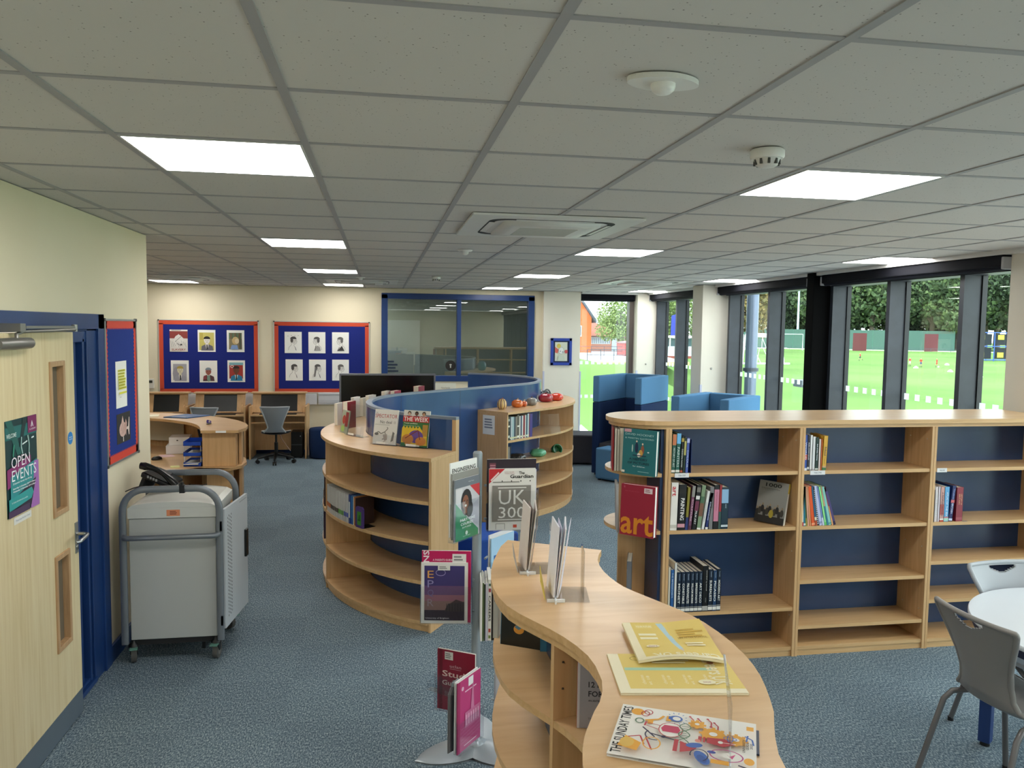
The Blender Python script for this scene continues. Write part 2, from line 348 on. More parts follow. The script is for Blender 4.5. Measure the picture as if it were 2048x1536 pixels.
glazed(1, (10.27, 12.62), [11.69, 12.57], 'window_2')
glazed(2, (7.60, 9.93), [8.72, 9.80], 'window_3')
glazed(3, (5.02, 7.46), [5.566, 6.483, 7.398], 'window_4')
glazed(4, (-4.2, 4.66), [-3.6+.915*k for k in range(9)], 'window_5')
m = MB(); m.box(3.285, 12.86, 0, 4.25, 12.95, .07, FRAME); m.box(3.285, 12.86, 2.5, 4.25, 12.95, H, FRAME)
m.box(4.17, 12.80, .07, 4.25, 12.95, 2.5, C('5a4f4c', .5)); m.box(3.285, 12.86, .07, 3.30, 12.95, 2.5, FRAME)
w = struct('window_1', m); g = MB(); g.box(3.3, 12.90, .07, 4.17, 12.906, 2.5, GLASS); g.build('glass_pane', w)
d = MB()
for zz in (1.455, .88):
    for k in range(8): d.box(3.33+.105*k, 12.8985, zz-.028, 3.33+.105*k+.06, 12.8998, zz+.028, DEC)
d.build('manifestation_squares', w)
# roller blinds, wound up in their headboxes
BL = C('12131a', .8, spec=.15); BL2 = C('1b1c25', .8, spec=.15)
def blind(x0, y0, x1, y1, label, along='y'):
    t = thing('roller_blind', label, 'blind', ((x0+x1)/2, (y0+y1)/2, 2.51))
    lx, ly = (x1-x0)/2, (y1-y0)/2
    m = MB(); m.box(-lx, -ly, .015, lx, ly, .10, BL); m.build('headbox', t, bevel=.008)
    m = MB()
    if along == 'y': m.tube([(-.01, -ly+.01, .02), (-.01, ly-.01, .02)], .03, BL2, 14)
    else: m.tube([(-lx+.01, .0, .02), (lx-.01, .0, .02)], .03, BL2, 14)
    m.build('fabric_roll', t)
    m = MB()
    for s in (-1, 1):
        if along == 'y': m.box(-lx-.005, s*ly-.012, -.005, lx, s*ly+.012, .085, C('a9a9ae', .5))
        else: m.box(s*lx-.012, -ly-.004, -.005, s*lx+.012, ly, .085, BL)
    m.build('end_cap', t, bevel=.006)
blind(4.44, 5.03, 4.56, 7.40, 'long dark roller blind headbox over the three windows at the right')
blind(4.44, 7.66, 4.56, 9.90, 'dark roller blind headbox between the black column and the middle pier')
blind(4.44, 10.30, 4.56, 12.58, 'dark roller blind headbox over the narrow windows between the two white piers')
blind(3.30, 12.72, 4.22, 12.84, 'short dark roller blind headbox over the single end window', 'x')
# ---------------------------------------------------------------- internal screen in the far wall and the room behind
m = MB(); fw = .07
m.box(IX0-.03, YB-.03, IZ1-fw, IX1+.03, YB+.16, IZ1+.02, BLUEP); m.box(IX0-.03, YB-.03, IZ0-.02, IX1+.03, YB+.16, IZ0+fw, BLUEP)
m.box(IX0-.03, YB-.03, IZ0, IX0+fw, YB+.16, IZ1, BLUEP); m.box(IX1-fw, YB-.03, IZ0, IX1+.03, YB+.16, IZ1, BLUEP)
m.box(1.225, YB-.015, IZ0, 1.295, YB+.16, IZ1, BLUEP); w = struct('window_6', m, bevel=.004)
g = MB(); g.box(IX0+fw, YB+.06, IZ0+fw, 1.225, YB+.066, IZ1-fw, GLASSI); g.box(1.295, YB+.06, IZ0+fw, IX1-fw, YB+.066, IZ1-fw, GLASSI); g.build('glass_pane', w)
m = MB(); GR = C('c3c6bd', .8)
m.box(-1.6, 15.3, 0, 2.9, 15.4, H, GR); struct('wall_office_back', m)
m = MB(); m.box(-1.7, YB+.15, 0, -1.6, 15.4, H, GR); struct('wall_office_left', m)
m = MB(); m.box(2.9, YB+.25, 0, 3.0, 15.4, H, GR); struct('wall_office_right', m)
m = MB(); m.box(-1.7, YB+.15, H, 3.0, 15.4, H+.1, GR); struct('ceiling_office', m)
m = MB(); m.box(-1.7, YB+.15, -.1, 3.0, 15.4, 0, C('56616b', .9)); struct('floor_office', m)
m = MB(); m.box(-1.45, 15.27, .75, .75, 15.298, 2.15, C('e9edf0', .3)); dr = Draw(m, (-1.45, 15.27, .75), (1, 0, 0), (0, 0, 1), 2.2, 1.4, .001)
dr.lines(.34, .52, .62, .5, 3, '5b6fa8', 2); dr.lines(.6, .85, .45, .1, 8, '4b5a90', 3)
tag(m.build('whiteboard'), 'whiteboard with handwritten notes in the room behind the blue framed screen', 'whiteboard')
m = MB(); m.tube([(0, 0, 0), (0, -.006, 0)], .085, C('221f1c', .5), 28); dr = Draw(m, (-.06, -.006, -.06), (1, 0, 0), (0, 0, 1), .12, .12, .0006)
dr.ell(.5, .62, .16, .1, 'd8d5cc'); dr.rect(.42, .2, .58, .5, 'd8d5cc')
o = m.build('round_sticker', loc=(1.13, YB+.045, 1.40)); tag(o, 'round dark brown sticker low on the blue framed internal window', 'sticker')
# ---------------------------------------------------------------- ceiling fittings
LP = C('fffdf8', .5, emit=LAMP)
proto = thing('ceiling_light', 'x', 'ceiling light', (1.852, 3.022, H), group='square light panels in the ceiling')
m = MB(); m.box(-.287, -.287, -.001, .287, .287, .006, LP); m.build('diffuser', proto)
m = MB(); fr = C('d0d0ce', .5)
for a in ((-.288, -.288, .288, -.280), (-.288, .280, .288, .288), (-.288, -.28, -.28, .28), (.28, -.28, .288, .28)): m.box(a[0], a[1], -.002, a[2], a[3], .004, fr)
m.build('frame', proto); proto['label'] = 'largest lit square ceiling panel on the right, just past the smoke detector'
labs = {(-1, 1): 'large lit square ceiling panel at the upper left above the door side', (-1, 2): 'second lit ceiling panel going away on the left, third size down', (-1, 3): 'third lit ceiling panel of the left row, before the far air unit', (-1, 4): 'farthest lit ceiling panel of the left row, over the red bordered boards',
        (0, 2): 'lit ceiling panel behind the big air conditioning cassette, right of centre', (0, 3): 'lit ceiling panel third along the middle row, towards the internal screen', (0, 4): 'farthest lit ceiling panel of the middle row, right over the blue framed screen',
        (1, 2): 'lit ceiling panel at the right beside the long blind', (1, 3): 'lit ceiling panel above the middle pier and the black column', (1, 4): 'farthest lit ceiling panel on the window side over the corner pier', (-2, 4): 'lit ceiling panel at the far left, partly cut off by the near wall corner'}
for i in (-2, -1, 0, 1):
    for j in (-1, 0, 1, 2, 3, 4):
        x, y = 1.852+2.4*i, 3.022+3.0*(j-1)
        if (i, j) == (0, 1) or (x < -1.7 and y < 6): continue
        dup(proto, (x, y, H), label=labs.get((i, j), 'square light panel in the ceiling outside the view'))
dup(proto, (1.2, 13.5, H), label='light panel in the room behind the blue framed internal window')
dup(proto, (-.3, 14.6, H), label='extra light panel added to brighten the room behind the internal window')  # added panel, only there to lift the brightness behind the internal glass
def cassette(x, y, rz, label):
    t = thing('air_conditioner', label, 'air conditioner', (x, y, H), rz); A = C('dcdbd7', .45); D = C('17181a', .6)
    m = MB(); n = .475; m.prism([(-n, -n), (n, -n), (n, n), (-n, n)], -.012, 0, A); m.build('fascia', t, bevel=.006)
    m = MB(); m.lathe([(.40, -.012), (.395, -.030), (.30, -.034)], A, n=4); m.T = None
    o = m.build('intake_grille', t, rz=pi/4); o.scale = (.98, .98, 1)
    m = MB(); pts = []
    r = .36; c = .10
    for cx, cy_, a0 in ((r-c, r-c, 0), (-r+c, r-c, 90), (-r+c, -r+c, 180), (r-c, -r+c, 270)):
        for k in range(7): pts.append((cx+c*cos(radians(a0+15*k)), cy_+c*sin(radians(a0+15*k))))
    pts.append(pts[0]); inner = [(p[0]*.90, p[1]*.90) for p in pts]
    m.band(inner, pts, -.0135, -.012, D); m.build('air_slot', t)
    for k in range(4):
        a = k*pi/2; m = MB(); m.T = Matrix.Rotation(a, 4, 'Z'); m.hexa([(-.22, .322, -.018), (.22, .322, -.018), (.22, .352, -.014), (-.22, .352, -.014), (-.22, .322, -.0145), (.22, .322, -.0145), (.22, .352, -.0128), (-.22, .352, -.0128)], A); m.build('louvre', t)
    m = MB()
    for k in range(13): m.box(-.17, -.17+k*.028, -.0365, .17, -.164+k*.028, -.034, C('b9b8b4', .5))
    m.build('grille_slats', t)
cassette(.952, 4.60, 0, 'large white ceiling air conditioning cassette with a dark rounded slot, nearest of all')
cassette(-.248, 10.92, 0, 'far white air conditioning cassette between two light panels near the internal screen')
cassette(3.352, 9.72, 0, 'far air conditioning cassette by the windows, near the corner pier')
cassette(-2.648, 10.92, 0, 'far air conditioning cassette at the left above the near wall corner')
PL = C('e9e8e4', .45)
t = thing('motion_sensor', 'white motion sensor with a wide plate and small dome on the near ceiling', 'sensor', (.67, 1.84, H), .1)
m = MB(); pts = [(.075*cos(a)*(1+.22*abs(cos(a))), .05*sin(a)*(1+.1*abs(sin(a)))) for a in [2*pi*k/28 for k in range(28)]]; m.prism(pts, -.012, 0, PL); m.build('plate', t, bevel=.004)
m = MB(); m.lathe([(.03, -.012), (.03, -.018), (.027, -.027), (.018, -.034), (.006, -.037)], C('f2f1ee', .3), n=20); m.build('lens_dome', t)
m = MB(); m.box(.012, .038, -.0135, .028, .046, -.012, BLACK); m.build('slot', t)
def smoke(x, y, label, s=1):
    t = thing('smoke_detector', label, 'smoke detector', (x, y, H)); t.scale = (s, s, s)
    m = MB(); m.lathe([(.052, 0), (.056, -.004), (.056, -.024), (.052, -.030)], PL, n=28); m.build('base', t)
    m = MB(); m.lathe([(.044, -.030), (.042, -.036), (.036, -.050), (.026, -.056), (.012, -.058)], C('dedcd8', .5), n=24)
    for k in range(10):
        a = 2*pi*k/10; m.T = Matrix.Rotation(a, 4, 'Z'); m.box(.036, -.004, -.050, .0435, .004, -.033, C('4a4a48', .7))
    m.build('sensing_chamber', t)
smoke(1.27, 2.473, 'white round smoke detector in front of the right light panel')
smoke(.657, 9.508, 'small far white smoke detector left of centre before the internal screen')
m = MB(); m.lathe([(.06, 0), (.055, -.01), (.03, -.012), (.026, -.03), (.01, -.04)], PL, n=20); tag(m.build('motion_sensor', loc=(.651, 6.155, H)), 'small white motion sensor on the ceiling behind the big air conditioning cassette', 'sensor')
m = MB(); m.lathe([(.06, 0), (.055, -.01), (.03, -.012), (.026, -.03), (.01, -.04)], PL, n=20); tag(m.build('motion_sensor', loc=(-.25, 9.98, H)), 'small white motion sensor beside the far air conditioning cassette on the left', 'sensor')
# ---------------------------------------------------------------- door on the left
m = MB(); P_ = BLUEP
m.box(XL-.15, 4.62, 0, XL+.006, 4.78, 2.02, P_); m.box(XL, 4.765, 0, XL+.02, 4.86, 2.085, P_)      # latch side post and architrave
m.box(XL, 3.16, 0, XL+.02, 3.26, 2.085, P_); m.box(XL-.15, 3.22, 0, XL+.006, 3.335, 2.02, P_)
m.box(XL, 3.16, 2.0, XL+.02, 4.86, 2.085, P_); m.box(XL-.15, 3.22, 1.99, XL+.006, 4.78, 2.05, P_)
m.box(XL-.10, 4.28, 0, XL-.05, 4.64, 1.95, C('16305e', .35)); m.box(XL-.12, 4.27, 1.93, XL-.0, 4.64, 1.99, P_)
m.box(XL-.05, 4.50, 0, XL-.02, 4.53, 1.93, P_); m.box(XL-.05, 4.575, 0, XL+.0, 4.60, 1.95, P_); m.box(XL-.055, 4.44, 0, XL-.049, 4.452, 1.93, BLACK)
m.box(XL-.12, 4.27, 0, XL+.012, 4.64, .03, P_); m.box(XL-.05, 4.27, .03, XL-.005, 4.64, .05, P_)
struct('trim_2', m, bevel=.003)
m = MB(); LX0, LX1 = XL+.012, XL+.062; LY0, LY1 = 3.34, 4.27
def leafbox(y0, z0, y1, z1): m.box(LX0, y0, z0, LX1, y1, z1, DOORW)
VY0, VY1 = 3.986, 4.126
leafbox(LY0, .008, VY0, 1.988); leafbox(VY1, .008, LY1, 1.988); leafbox(VY0, .008, VY1, .455); leafbox(VY0, .895, VY1, 1.12); leafbox(VY0, 1.832, VY1, 1.988)
door = m.build('door_1'); door['kind'] = 'structure'
for z0, z1 in ((.455, .895), (1.12, 1.832)):
    m = MB()
    for a in ((VY0-.018, z0-.018, VY1+.018, z0+.008), (VY0-.018, z1-.008, VY1+.018, z1+.018), (VY0-.018, z0, VY0+.006, z1), (VY1-.006, z0, VY1+.018, z1)): m.box(LX0-.004, a[0], a[1], LX1+.008, a[2], a[3], TRIMW)
    f = m.build('vision_panel', door, bevel=.003)
    m = MB(); m.box(LX0+.02, VY0, z0, LX0+.026, VY1, z1, C('6f675a', .12)); m.build('vision_glass', f)
m = MB(); m.box(LX1, LY0+.005, .01, LX1+.002, LY1-.004, .135, C('7f8a95', .38, .6)); m.build('kick_plate', door)
m = MB(); m.box(LX1, 4.222, .858, LX1+.004, 4.260, 1.018, STEEL); hp = m.build('door_handle', door, bevel=.004)
m = MB(); m.tube([(LX1, 4.24, .958), (LX1+.035, 4.24, .958), (LX1+.058, 4.228, .957), (LX1+.062, 4.20, .955), (LX1+.062, 4.14, .95), (LX1+.060, 4.115, .948), (LX1+.048, 4.108, .948)], .0095, STEEL, 12); m.build('lever', hp)
m = MB(); m.tube([(LX1, 4.24, .89), (LX1+.008, 4.24, .89)], .009, STEEL, 12); m.box(LX1+.007, 4.238, .878, LX1+.009, 4.242, .892, BLACK); m.build('lock_cylinder', hp)
m = MB(); m.tube([(LX1, 4.20, 1.457), (LX1+.001, 4.20, 1.457)], .032, C('2a86cf', .5), 24); dr = Draw(m, (LX1+.001, 4.175, 1.432), (0, 1, 0), (0, 0, 1), .05, .05, .0004)
dr.txt('Fire door', .12, .53, .76, .16, 'eaf3fb', True); dr.txt('Keep shut', .12, .30, .76, .16, 'eaf3fb', True); m.build('fire_door_disc', door)
m = MB(); CLM = C('8f8d88', .38, .7)
m.tube([(LX1+.03, 3.40, 1.945), (LX1+.03, 3.55, 1.945), (LX1+.03, 3.70, 1.945), (LX1+.03, 3.72, 1.945)], [.024, .026, .024, .012], CLM, 16); m.box(LX1, 3.40, 1.925, LX1+.03, 3.68, 1.965, CLM)
c_ = m.build('door_closer', door, bevel=.003)
m = MB(); m.tube([(LX1+.03, 3.58, 1.95), (LX1+.03, 3.58, 1.985), (LX1+.035, 3.63, 1.996), (LX1+.05, 3.9, 1.998), (LX1+.05, 4.16, 2.002)], .008, CLM, 8); m.box(LX1+.035, 3.62, 2.008, LX1+.052, 4.17, 2.020, CLM); m.tube([(LX1+.045, 4.17, 1.992), (LX1+.045, 4.17, 2.026)], .014, CLM, 12); m.build('closer_arm', c_)
m = MB(); m.box(XL+.02, 3.57, 1.995, LX1+.05, 3.62, 2.03, CLM); m.build('arm_bracket', c_)
# poster taped on the door
m = MB(); PX = LX1+.001; m.box(PX-.0008, 3.512, 1.212, PX, 3.812, 1.622, C('173c3f', .4)); dr = Draw(m, (PX, 3.512, 1.212), (0, 1, 0), (0, 0, 1), .300, .41, .0004)
dr.rect(0, .80, 1, .93, '1f6a68'); dr.poly([(0, 1), (.35, .62), (.5, .62), (.2, 1)], '215f58'); dr.poly([(.55, 1), (.4, .7), (.48, .7), (.7, 1)], '123033')
dr.rect(.7, .82, 1, 1, '7d1f5a'); dr.poly([(.84, .95), (.80, .88), (.82, .88), (.84, .92), (.86, .88), (.88, .88)], 'ffffff'); dr.txt('ACADEMY', .74, .845, .22, .02, 'f0dbe8')
dr.txt('WELCOME', .02, .82, .30, .045, 'cfe3df', True); dr.line([(.5, .72), (.66, .74)], .02, 'dfeeee'); dr.line([(.8, .76), (.88, .765)], .02, 'dfeeee')
dr.line([(.48, .80), (.46, .70), (.5, .62)], .03, '9fc4bd'); dr.line([(.68, .80), (.72, .7), (.7, .6)], .03, '9fc4bd'); dr.line([(.24, .74), (.2, .62)], .04, '2f8a72')
dr.poly([(0, .5), (.75, .58), (.75, .42), (0, .30)], '8c2f6d'); dr.poly([(.1, .42), (.95, .52), (.9, .28), (.08, .16)], '2f8f92'); dr.poly([(.85, .50), (1, .5), (1, .0), (.7, 0), (.82, .3)], 'a76bb3')
dr.poly([(.06, .16), (.9, .32), (.72, .04), (.03, .10)], '2a2538'); dr.poly([(.02, .19), (.74, .23), (.8, .17), (.72, .11), (.02, .07)], '2f9a98'); dr.rect(0, 0, .66, .07, '4a3556')
dr.txt('OPEN', .12, .50, .58, .115, 'f6e8f1'); dr.txt('EVENTS', .12, .365, .78, .115, 'f2f6fa')
dr.txt('20 September Saturday Open Morning', .14, .325, .6, .025, 'e8f4f4', True); dr.txt('Saturday 5 October 2019 9.30am', .13, .275, .72, .022, 'ffffff', True); dr.txt('Wednesday 13 November 2019 6.00pm', .13, .245, .72, .022, 'ffffff', True); dr.txt('for further information visit our website', .08, .14, .5, .02, 'dff2f0')
tag(m.build('poster'), 'teal and purple OPEN EVENTS poster taped to the wooden door', 'poster')
m = MB(); m.box(PX-.0006, 3.568, 1.172, PX+.0002, 3.735, 1.202, C('e6e2da', .5)); dr = Draw(m, (PX+.0002, 3.568, 1.172), (0, 1, 0), (0, 0, 1), .167, .03); dr.txt('Please keep this door closed', .1, .3, .8, .35, '7b8fb0')
tag(m.build('label_strip'), 'narrow white label strip stuck under the poster on the door', 'label')
# pin board on the left wall
t = thing('notice_board', 'narrow notice board with red scalloped border on the left wall beside the door', 'notice board', (XL, 4.885, 1.18))
m = MB(); m.box(0, .01, .005, .008, .60, .875, C('263a86', .9, spec=.2)); m.build('felt', t)
m = MB(); RED = C('d8432f', .7)
def scal(a0, a1, fixed, horiz, d):
    n = int(abs(a1-a0)/.024); pts = []
    for k in range(n):
        u0 = a0+(a1-a0)*k/n; u1 = a0+(a1-a0)*(k+1)/n; b = fixed-d*.055; i_ = fixed
        vs = [(.0086, u0, b), (.0086, u1, b), (.0086, u1, i_-d*.012), (.0086, (u0+u1)/2, i_), (.0086, u0, i_-d*.012)] if horiz else [(.0086, b, u0), (.0086, b, u1), (.0086, i_-d*.012, u1), (.0086, i_, (u0+u1)/2), (.0086, i_-d*.012, u0)]
        m.add(vs, [(0, 1, 2, 3, 4)], RED)
scal(.01, .60, .065, True, 1); scal(.01, .60, .815, True, -1); scal(.01, .87, .060, False, 1); scal(.01, .87, .550, False, -1)
m.build('scalloped_border', t)
m = MB(); AL = C('b4b6b6', .35, .8)
m.box(0, 0, 0, .014, .02, .88, AL); m.box(0, .59, 0, .014, .605, .88, AL); m.box(0, 0, 0, .014, .605, .012, AL); m.box(0, 0, .868, .014, .605, .88, AL); m.build('frame', t)
for a, b in ((-.003, -.004), (.588, -.004), (-.003, .866), (.588, .866)):
    m = MB(); m.box(0, a, b, .017, a+.02, b+.018, C('4c4d4b', .5)); m.build('corner_cap', t, bevel=.002)
m = MB(); m.box(XL+.0086, 5.07, 1.512, XL+.0095, 5.275, 1.80, PAGEW); dr = Draw(m, (XL+.0095, 5.07, 1.512), (0, 1, 0), (0, 0, 1), .205, .288, .0005)
for k in range(7): dr.rect(.18, .82-.062*k-.05, .86-.05*(k % 3), .82-.062*k, 'e2de3c'); dr.rect(.2, .82-.062*k-.03, .8-.05*(k % 3), .82-.062*k-.018, '6a6a3c')
dr.rect(.2, .3, .86, .34, 'e2de3c'); dr.txt('learning', .2, .22, .15, .03, '555555')
tag(m.build('paper_notice'), 'white sheet with lines highlighted yellow, pinned on the narrow board', 'paper')
m = MB(); m.box(XL+.0086, 5.07, 1.29, XL+.0092, 5.33, 1.475, C('2b2a2a', .8)); dr = Draw(m, (XL+.0092, 5.07, 1.29), (0, 1, 0), (0, 0, 1), .26, .185, .0006)
dr.ell(.42, .45, .26, .25, 'dcb9ad'); dr.poly([(.3, .65), (.4, .92), (.5, .65)], 'dcb9ad'); dr.poly([(.64, .48), (.8, .5), (.86, .8), (.9, .8), (.88, .2), (.83, .2), (.78, .4), (.64, .4)], 'e3d2ca')
dr.poly([(.55, .6), (.62, .78), (.7, .62), (.62, .2), (.58, .3)], 'cfa79c'); dr.line([(.42, .2), (.42, .04)], .05, 'e6e0da'); dr.line([(.3, .3), (.5, .6)], .012, '8b4f48'); dr.line([(.42, .3), (.6, .62)], .012, '8b4f48'); dr.line([(.25, .42), (.42, .7)], .012, '8b4f48')
tag(m.build('fish_cutout'), 'cut-out paper fish on a black card at the bottom of the narrow board', 'artwork')
# dado trunking, thermostat, small picture
m = MB(); TR = C('cfcfd2', .45); m.box(-.98, YB-.055, .775, 2.66, YB, .945, TR); m.box(-.98, YB-.062, .80, 2.66, YB-.055, .85, C('c3c3c8', .45)); m.box(-.98, YB-.064, .935, 2.66, YB, .96, TR); m.box(-5.4, YB-.055, .775, -1.0, YB, .945, TR)
struct('trim_3', m, bevel=.003)
t = thing('thermostat', 'small white wall thermostat left of the colourful portrait board', 'thermostat', (-3.50, YB, 1.03))
m = MB(); m.box(-.045, -.03, 0, .055, 0, .15, C('dcd8cf', .5)); m.build('casing', t, bevel=.006)
m = MB(); m.box(-.022, -.031, .085, .035, -.029, .125, C('2a2d24', .3)); m.build('display', t)
t = thing('picture_frame', 'small blue framed drawing on the wall strip beside the end window', 'picture', (2.96, YB-.07, 1.42))
m = MB(); BF = C('2a46a8', .4)
for a in ((-.18, 0, .18, .045), (-.18, .405, .18, .45), (-.18, 0, -.135, .45), (.135, 0, .18, .45)): m.box(a[0], -.025, a[1], a[2], 0, a[3], BF)
m.build('frame', t, bevel=.004)
m = MB(); m.box(-.135, -.008, .045, .135, -.004, .405, C('1d2c58', .6)); m.box(-.105, -.010, .07, .105, -.008, .385, C('d9dccb', .6)); dr = Draw(m, (-.105, -.010, .07), (1, 0, 0), (0, 0, 1), .21, .315, .001)
dr.poly([(0, .75), (.3, .6), (.2, .4), (0, .45)], 'd96a5c'); dr.ell(.3, .8, .16, .12, 'd9c45c'); dr.ell(.9, .5, .13, .1, 'cf5a5a'); dr.ell(.5, .55, .22, .18, 'e8ebe6'); dr.ell(.42, .52, .05, .03, '7d8796'); dr.ell(.62, .48, .05, .03, '7d8796'); dr.ring(.5, .55, .22, .18, .02, '9aa3a8'); dr.poly([(.3, .3), (.7, .3), (.8, 0), (.2, 0)], 'c8d2c2')
m.build('drawing', t)
# ---------------------------------------------------------------- portrait boards
def board(x0, z0, w, h, label):
    t = thing('notice_board', label, 'notice board', (x0, YB, z0))
    m = MB(); m.box(.07, -.014, .06, w-.06, -.002, h-.06, C('202b78', .9, spec=.2)); m.build('felt', t)
    m = MB(); R_ = C('cc4a2c', .75)
    for a in ((.015, .01, w-.015, .07), (.015, h-.075, w-.015, h-.012), (.015, .06, .075, h-.06), (w-.075, .06, w-.015, h-.06)): m.box(a[0], -.0165, a[1], a[2], -.003, a[3], R_)
    m.build('red_border', t)
    m = MB()
    for a in ((0, 0, w, .014), (0, h-.014, w, h), (0, 0, .015, h), (w-.015, 0, w, h)): m.box(a[0], -.02, a[1], a[2], 0, a[3], C('cfcfcb', .35, .5))
    m.build('frame', t)
    for a in (0, w-.02):
        m = MB(); m.box(a, -.023, h-.02, a+.02, 0, h, C('3b3b3a', .5)); m.build('corner_cap', t)
board(-3.375, .955, 1.49, 1.14, 'wide notice board with six coloured portraits on the far wall')
board(-1.665, .955, 1.49, 1.14, 'wide notice board with six pencil profile drawings, part hidden by the black screen')
def sheet(x, z, label, fn, w=.262, h=.34):
    m = MB(); m.box(0, -.0185, 0, w, -.0175, h, PAGEW); dr = Draw(m, (0, -.0185, 0), (1, 0, 0), (0, 0, 1), w, h, .0007); fn(dr)
    tag(m.build('portrait', loc=(x, YB, z)), label, 'drawing', 'student portraits on the far wall boards')
def head(dr, cx, cy_, s, skin, hair, shirt, face=True, tie=None, hairfull=False):
    dr.poly([(cx-.33*s, .06), (cx-.30*s, .26), (cx-.1*s, .34), (cx+.1*s, .34), (cx+.32*s, .26), (cx+.36*s, .06)], shirt)
    dr.poly([(cx-.09*s, .34), (cx+.09*s, .34), (cx+.04*s, .14), (cx-.04*s, .14)], 'efece4')
    if tie: dr.poly([(cx-.03*s, .33), (cx+.03*s, .33), (cx+.05*s, .12), (cx-.03*s, .10)], tie)
    dr.rect(cx-.07*s, .33, cx+.07*s, cy_-.1*s, skin)
    dr.ell(cx, cy_, .17*s, .16*s, skin)
    dr.ell(cx, cy_+.08*s, .185*s, .11*s, hair, a0=-8, a1=188)
    if face:
        for q in (-.07, .07): dr.ell(cx+q*s, cy_+.01*s, .022*s, .012*s, '2a2420', 8)
        dr.rect(cx-.05*s, cy_-.085*s, cx+.05*s, cy_-.075*s, '6a3a34'); dr.line([(cx, cy_), (cx+.015*s, cy_-.04*s)], .012, '6a4a40')
def d1(d):
    d.rect(0, .6, 1, .93, '8c3a34'); d.lines(.1, .9, .99, .95, 2, '5a5552', 4); d.rect(0, .0, 1, .6, 'd9d4cc'); d.ell(.5, .5, .26, .26, 'e6e2dc'); d.poly([(.2, .55), (.5, .8), (.78, .6), (.7, .3), (.4, .2)], 'dedad4')
    for k in range(9): d.line([(.05+.1*k, .5-.04*(k % 3)), (.12+.1*k, .2+.03*(k % 4))], .012, '55504c')
    d.line([(.3, .45), (.66, .7)], .02, '34302e'); d.line([(.42, .38), (.58, .28)], .03, '34302e'); d.ell(.64, .32, .05, .04, '2f2b2a'); d.txt('SLAVERY', .1, .05, .8, .09, 'a24c44', True)
def d2(d): d.rect(.08, .08, .92, .88, 'cdc06a'); d.rect(.12, .55, .3, .86, 'bda84e'); head(d, .52, .52, 1, 'ece4dc', '2a2220', '6a6670', tie='1d1d22')
def d3(d):
    d.rect(.12, .12, .86, .88, '8f8264'); [d.rect(.14+.08*k, .6, .18+.08*k, .87, ('3f7a58', '6b4a30', '2f5f4c')[k % 3]) for k in range(9)]; d.ell(.5, .52, .2, .18, 'cdb07c'); d.ell(.58, .5, .12, .12, 'dcc8a4'); d.poly([(.2, .12), (.28, .32), (.6, .32), (.66, .12)], '7f9ccb'); [d.rect(.72+.05*k, .14, .75+.05*k, .6, ('5a4334', '34584a')[k % 2]) for k in range(3)]
def d4(d): d.rect(.12, .1, .88, .84, 'a8a6ae'); d.ell(.3, .4, .2, .3, '9a98a2'); head(d, .52, .56, 1, 'ddd6b8', 'b09a4c', 'a09ea8', tie='1f1f24')
def d5(d): head(d, .5, .5, .95, '9a5a4c', '7f8d9a', '5a3a3c'); d.poly([(.44, .32), (.58, .32), (.62, .08), (.5, .03), (.42, .14)], '7d9a8c'); d.poly([(.2, .12), (.24, .3), (.4, .34), (.42, .14)], '8a3f44')
def d6(d): d.rect(.1, .78, .9, .9, '7fb0b8'); d.rect(.1, .16, .88, .78, 'a83a30'); d.ell(.26, .72, .1, .07, 'e6ddd4'); d.ell(.26, .72, .06, .04, 'a83a30'); head(d, .5, .56, 1, '6e4430', '2c1c16', '2a7fa8', tie='16201f')
sheet(-3.205, 1.60, 'portrait with a dark red sky and a white head, top left of the colourful board', d1); sheet(-2.795, 1.60, 'portrait of a boy in a grey jacket on yellow, top middle of the colourful board', d2); sheet(-2.365, 1.60, 'side face painted among green and brown stripes, top right of the colourful board', d3)
sheet(-3.195, 1.125, 'fair haired boy on a grey wash, bottom left of the colourful board', d4); sheet(-2.775, 1.125, 'brown faced portrait with grey blue hair, bottom middle of the colourful board', d5); sheet(-2.36, 1.13, 'portrait in a blue jacket on red, bottom right of the colourful board', d6)
def prof(kind):
    def fn(d):
        g = ('4a4644', '5c5856', '6a6664')[kind % 3]; s = -1 if kind in (1, 2) else 1; c = .5+.06*s
        d.ell(c-.03*s, .60, .15, .16, 'd6d2cc'); d.ell(c-.05*s, .67, .18, .11, g, a0=-5, a1=185); d.ell(c-.14*s, .6, .08, .11, g)
        d.line([(c+.12*s, .66), (c+.14*s, .58), (c+.17*s, .54), (c+.13*s, .53), (c+.14*s, .48), (c+.08*s, .43), (c-.0*s, .42), (c-.02*s, .36)], .012, '57534f')
        d.line([(c-.16*s, .5), (c-.17*s, .38), (c-.3*s, .28), (c-.34*s, .15)], .012, '57534f'); d.ell(c+.08*s, .60, .018, .01, '2f2c2a', 8)
        if kind in (0, 3, 4): d.line([(c-.02*s, .36), (c+.08*s, .24), (c+.12*s, .12)], .014, '57534f'); d.line([(c+.06*s, .28), (c+.1*s, .14)], .03, '4e4a48')
        if kind == 1: d.poly([(c-.28*s, .12), (c-.24*s, .28), (c-.1*s, .36), (c+.02*s, .3), (c+.12*s, .12)], 'a29e9a'); d.line([(c, .36), (c+.06*s, .14)], .035, '4a4644')
        if kind == 2: d.poly([(c-.3*s, .12), (c-.14*s, .36), (c+.12*s, .12)], '3f3b3a'); d.line([(c, .3), (c+.12*s, .12)], .03, '3f3b3a')
        if kind == 4: d.poly([(c-.2*s, .66), (c-.1*s, .6), (c-.18*s, .2), (c-.28*s, .16)], '7d7976')
        if kind == 0: [d.ell(.2+.2*k, .80+.03*(k % 2), .03, .012, '8c8884', 8) for k in range(4)]
    return fn
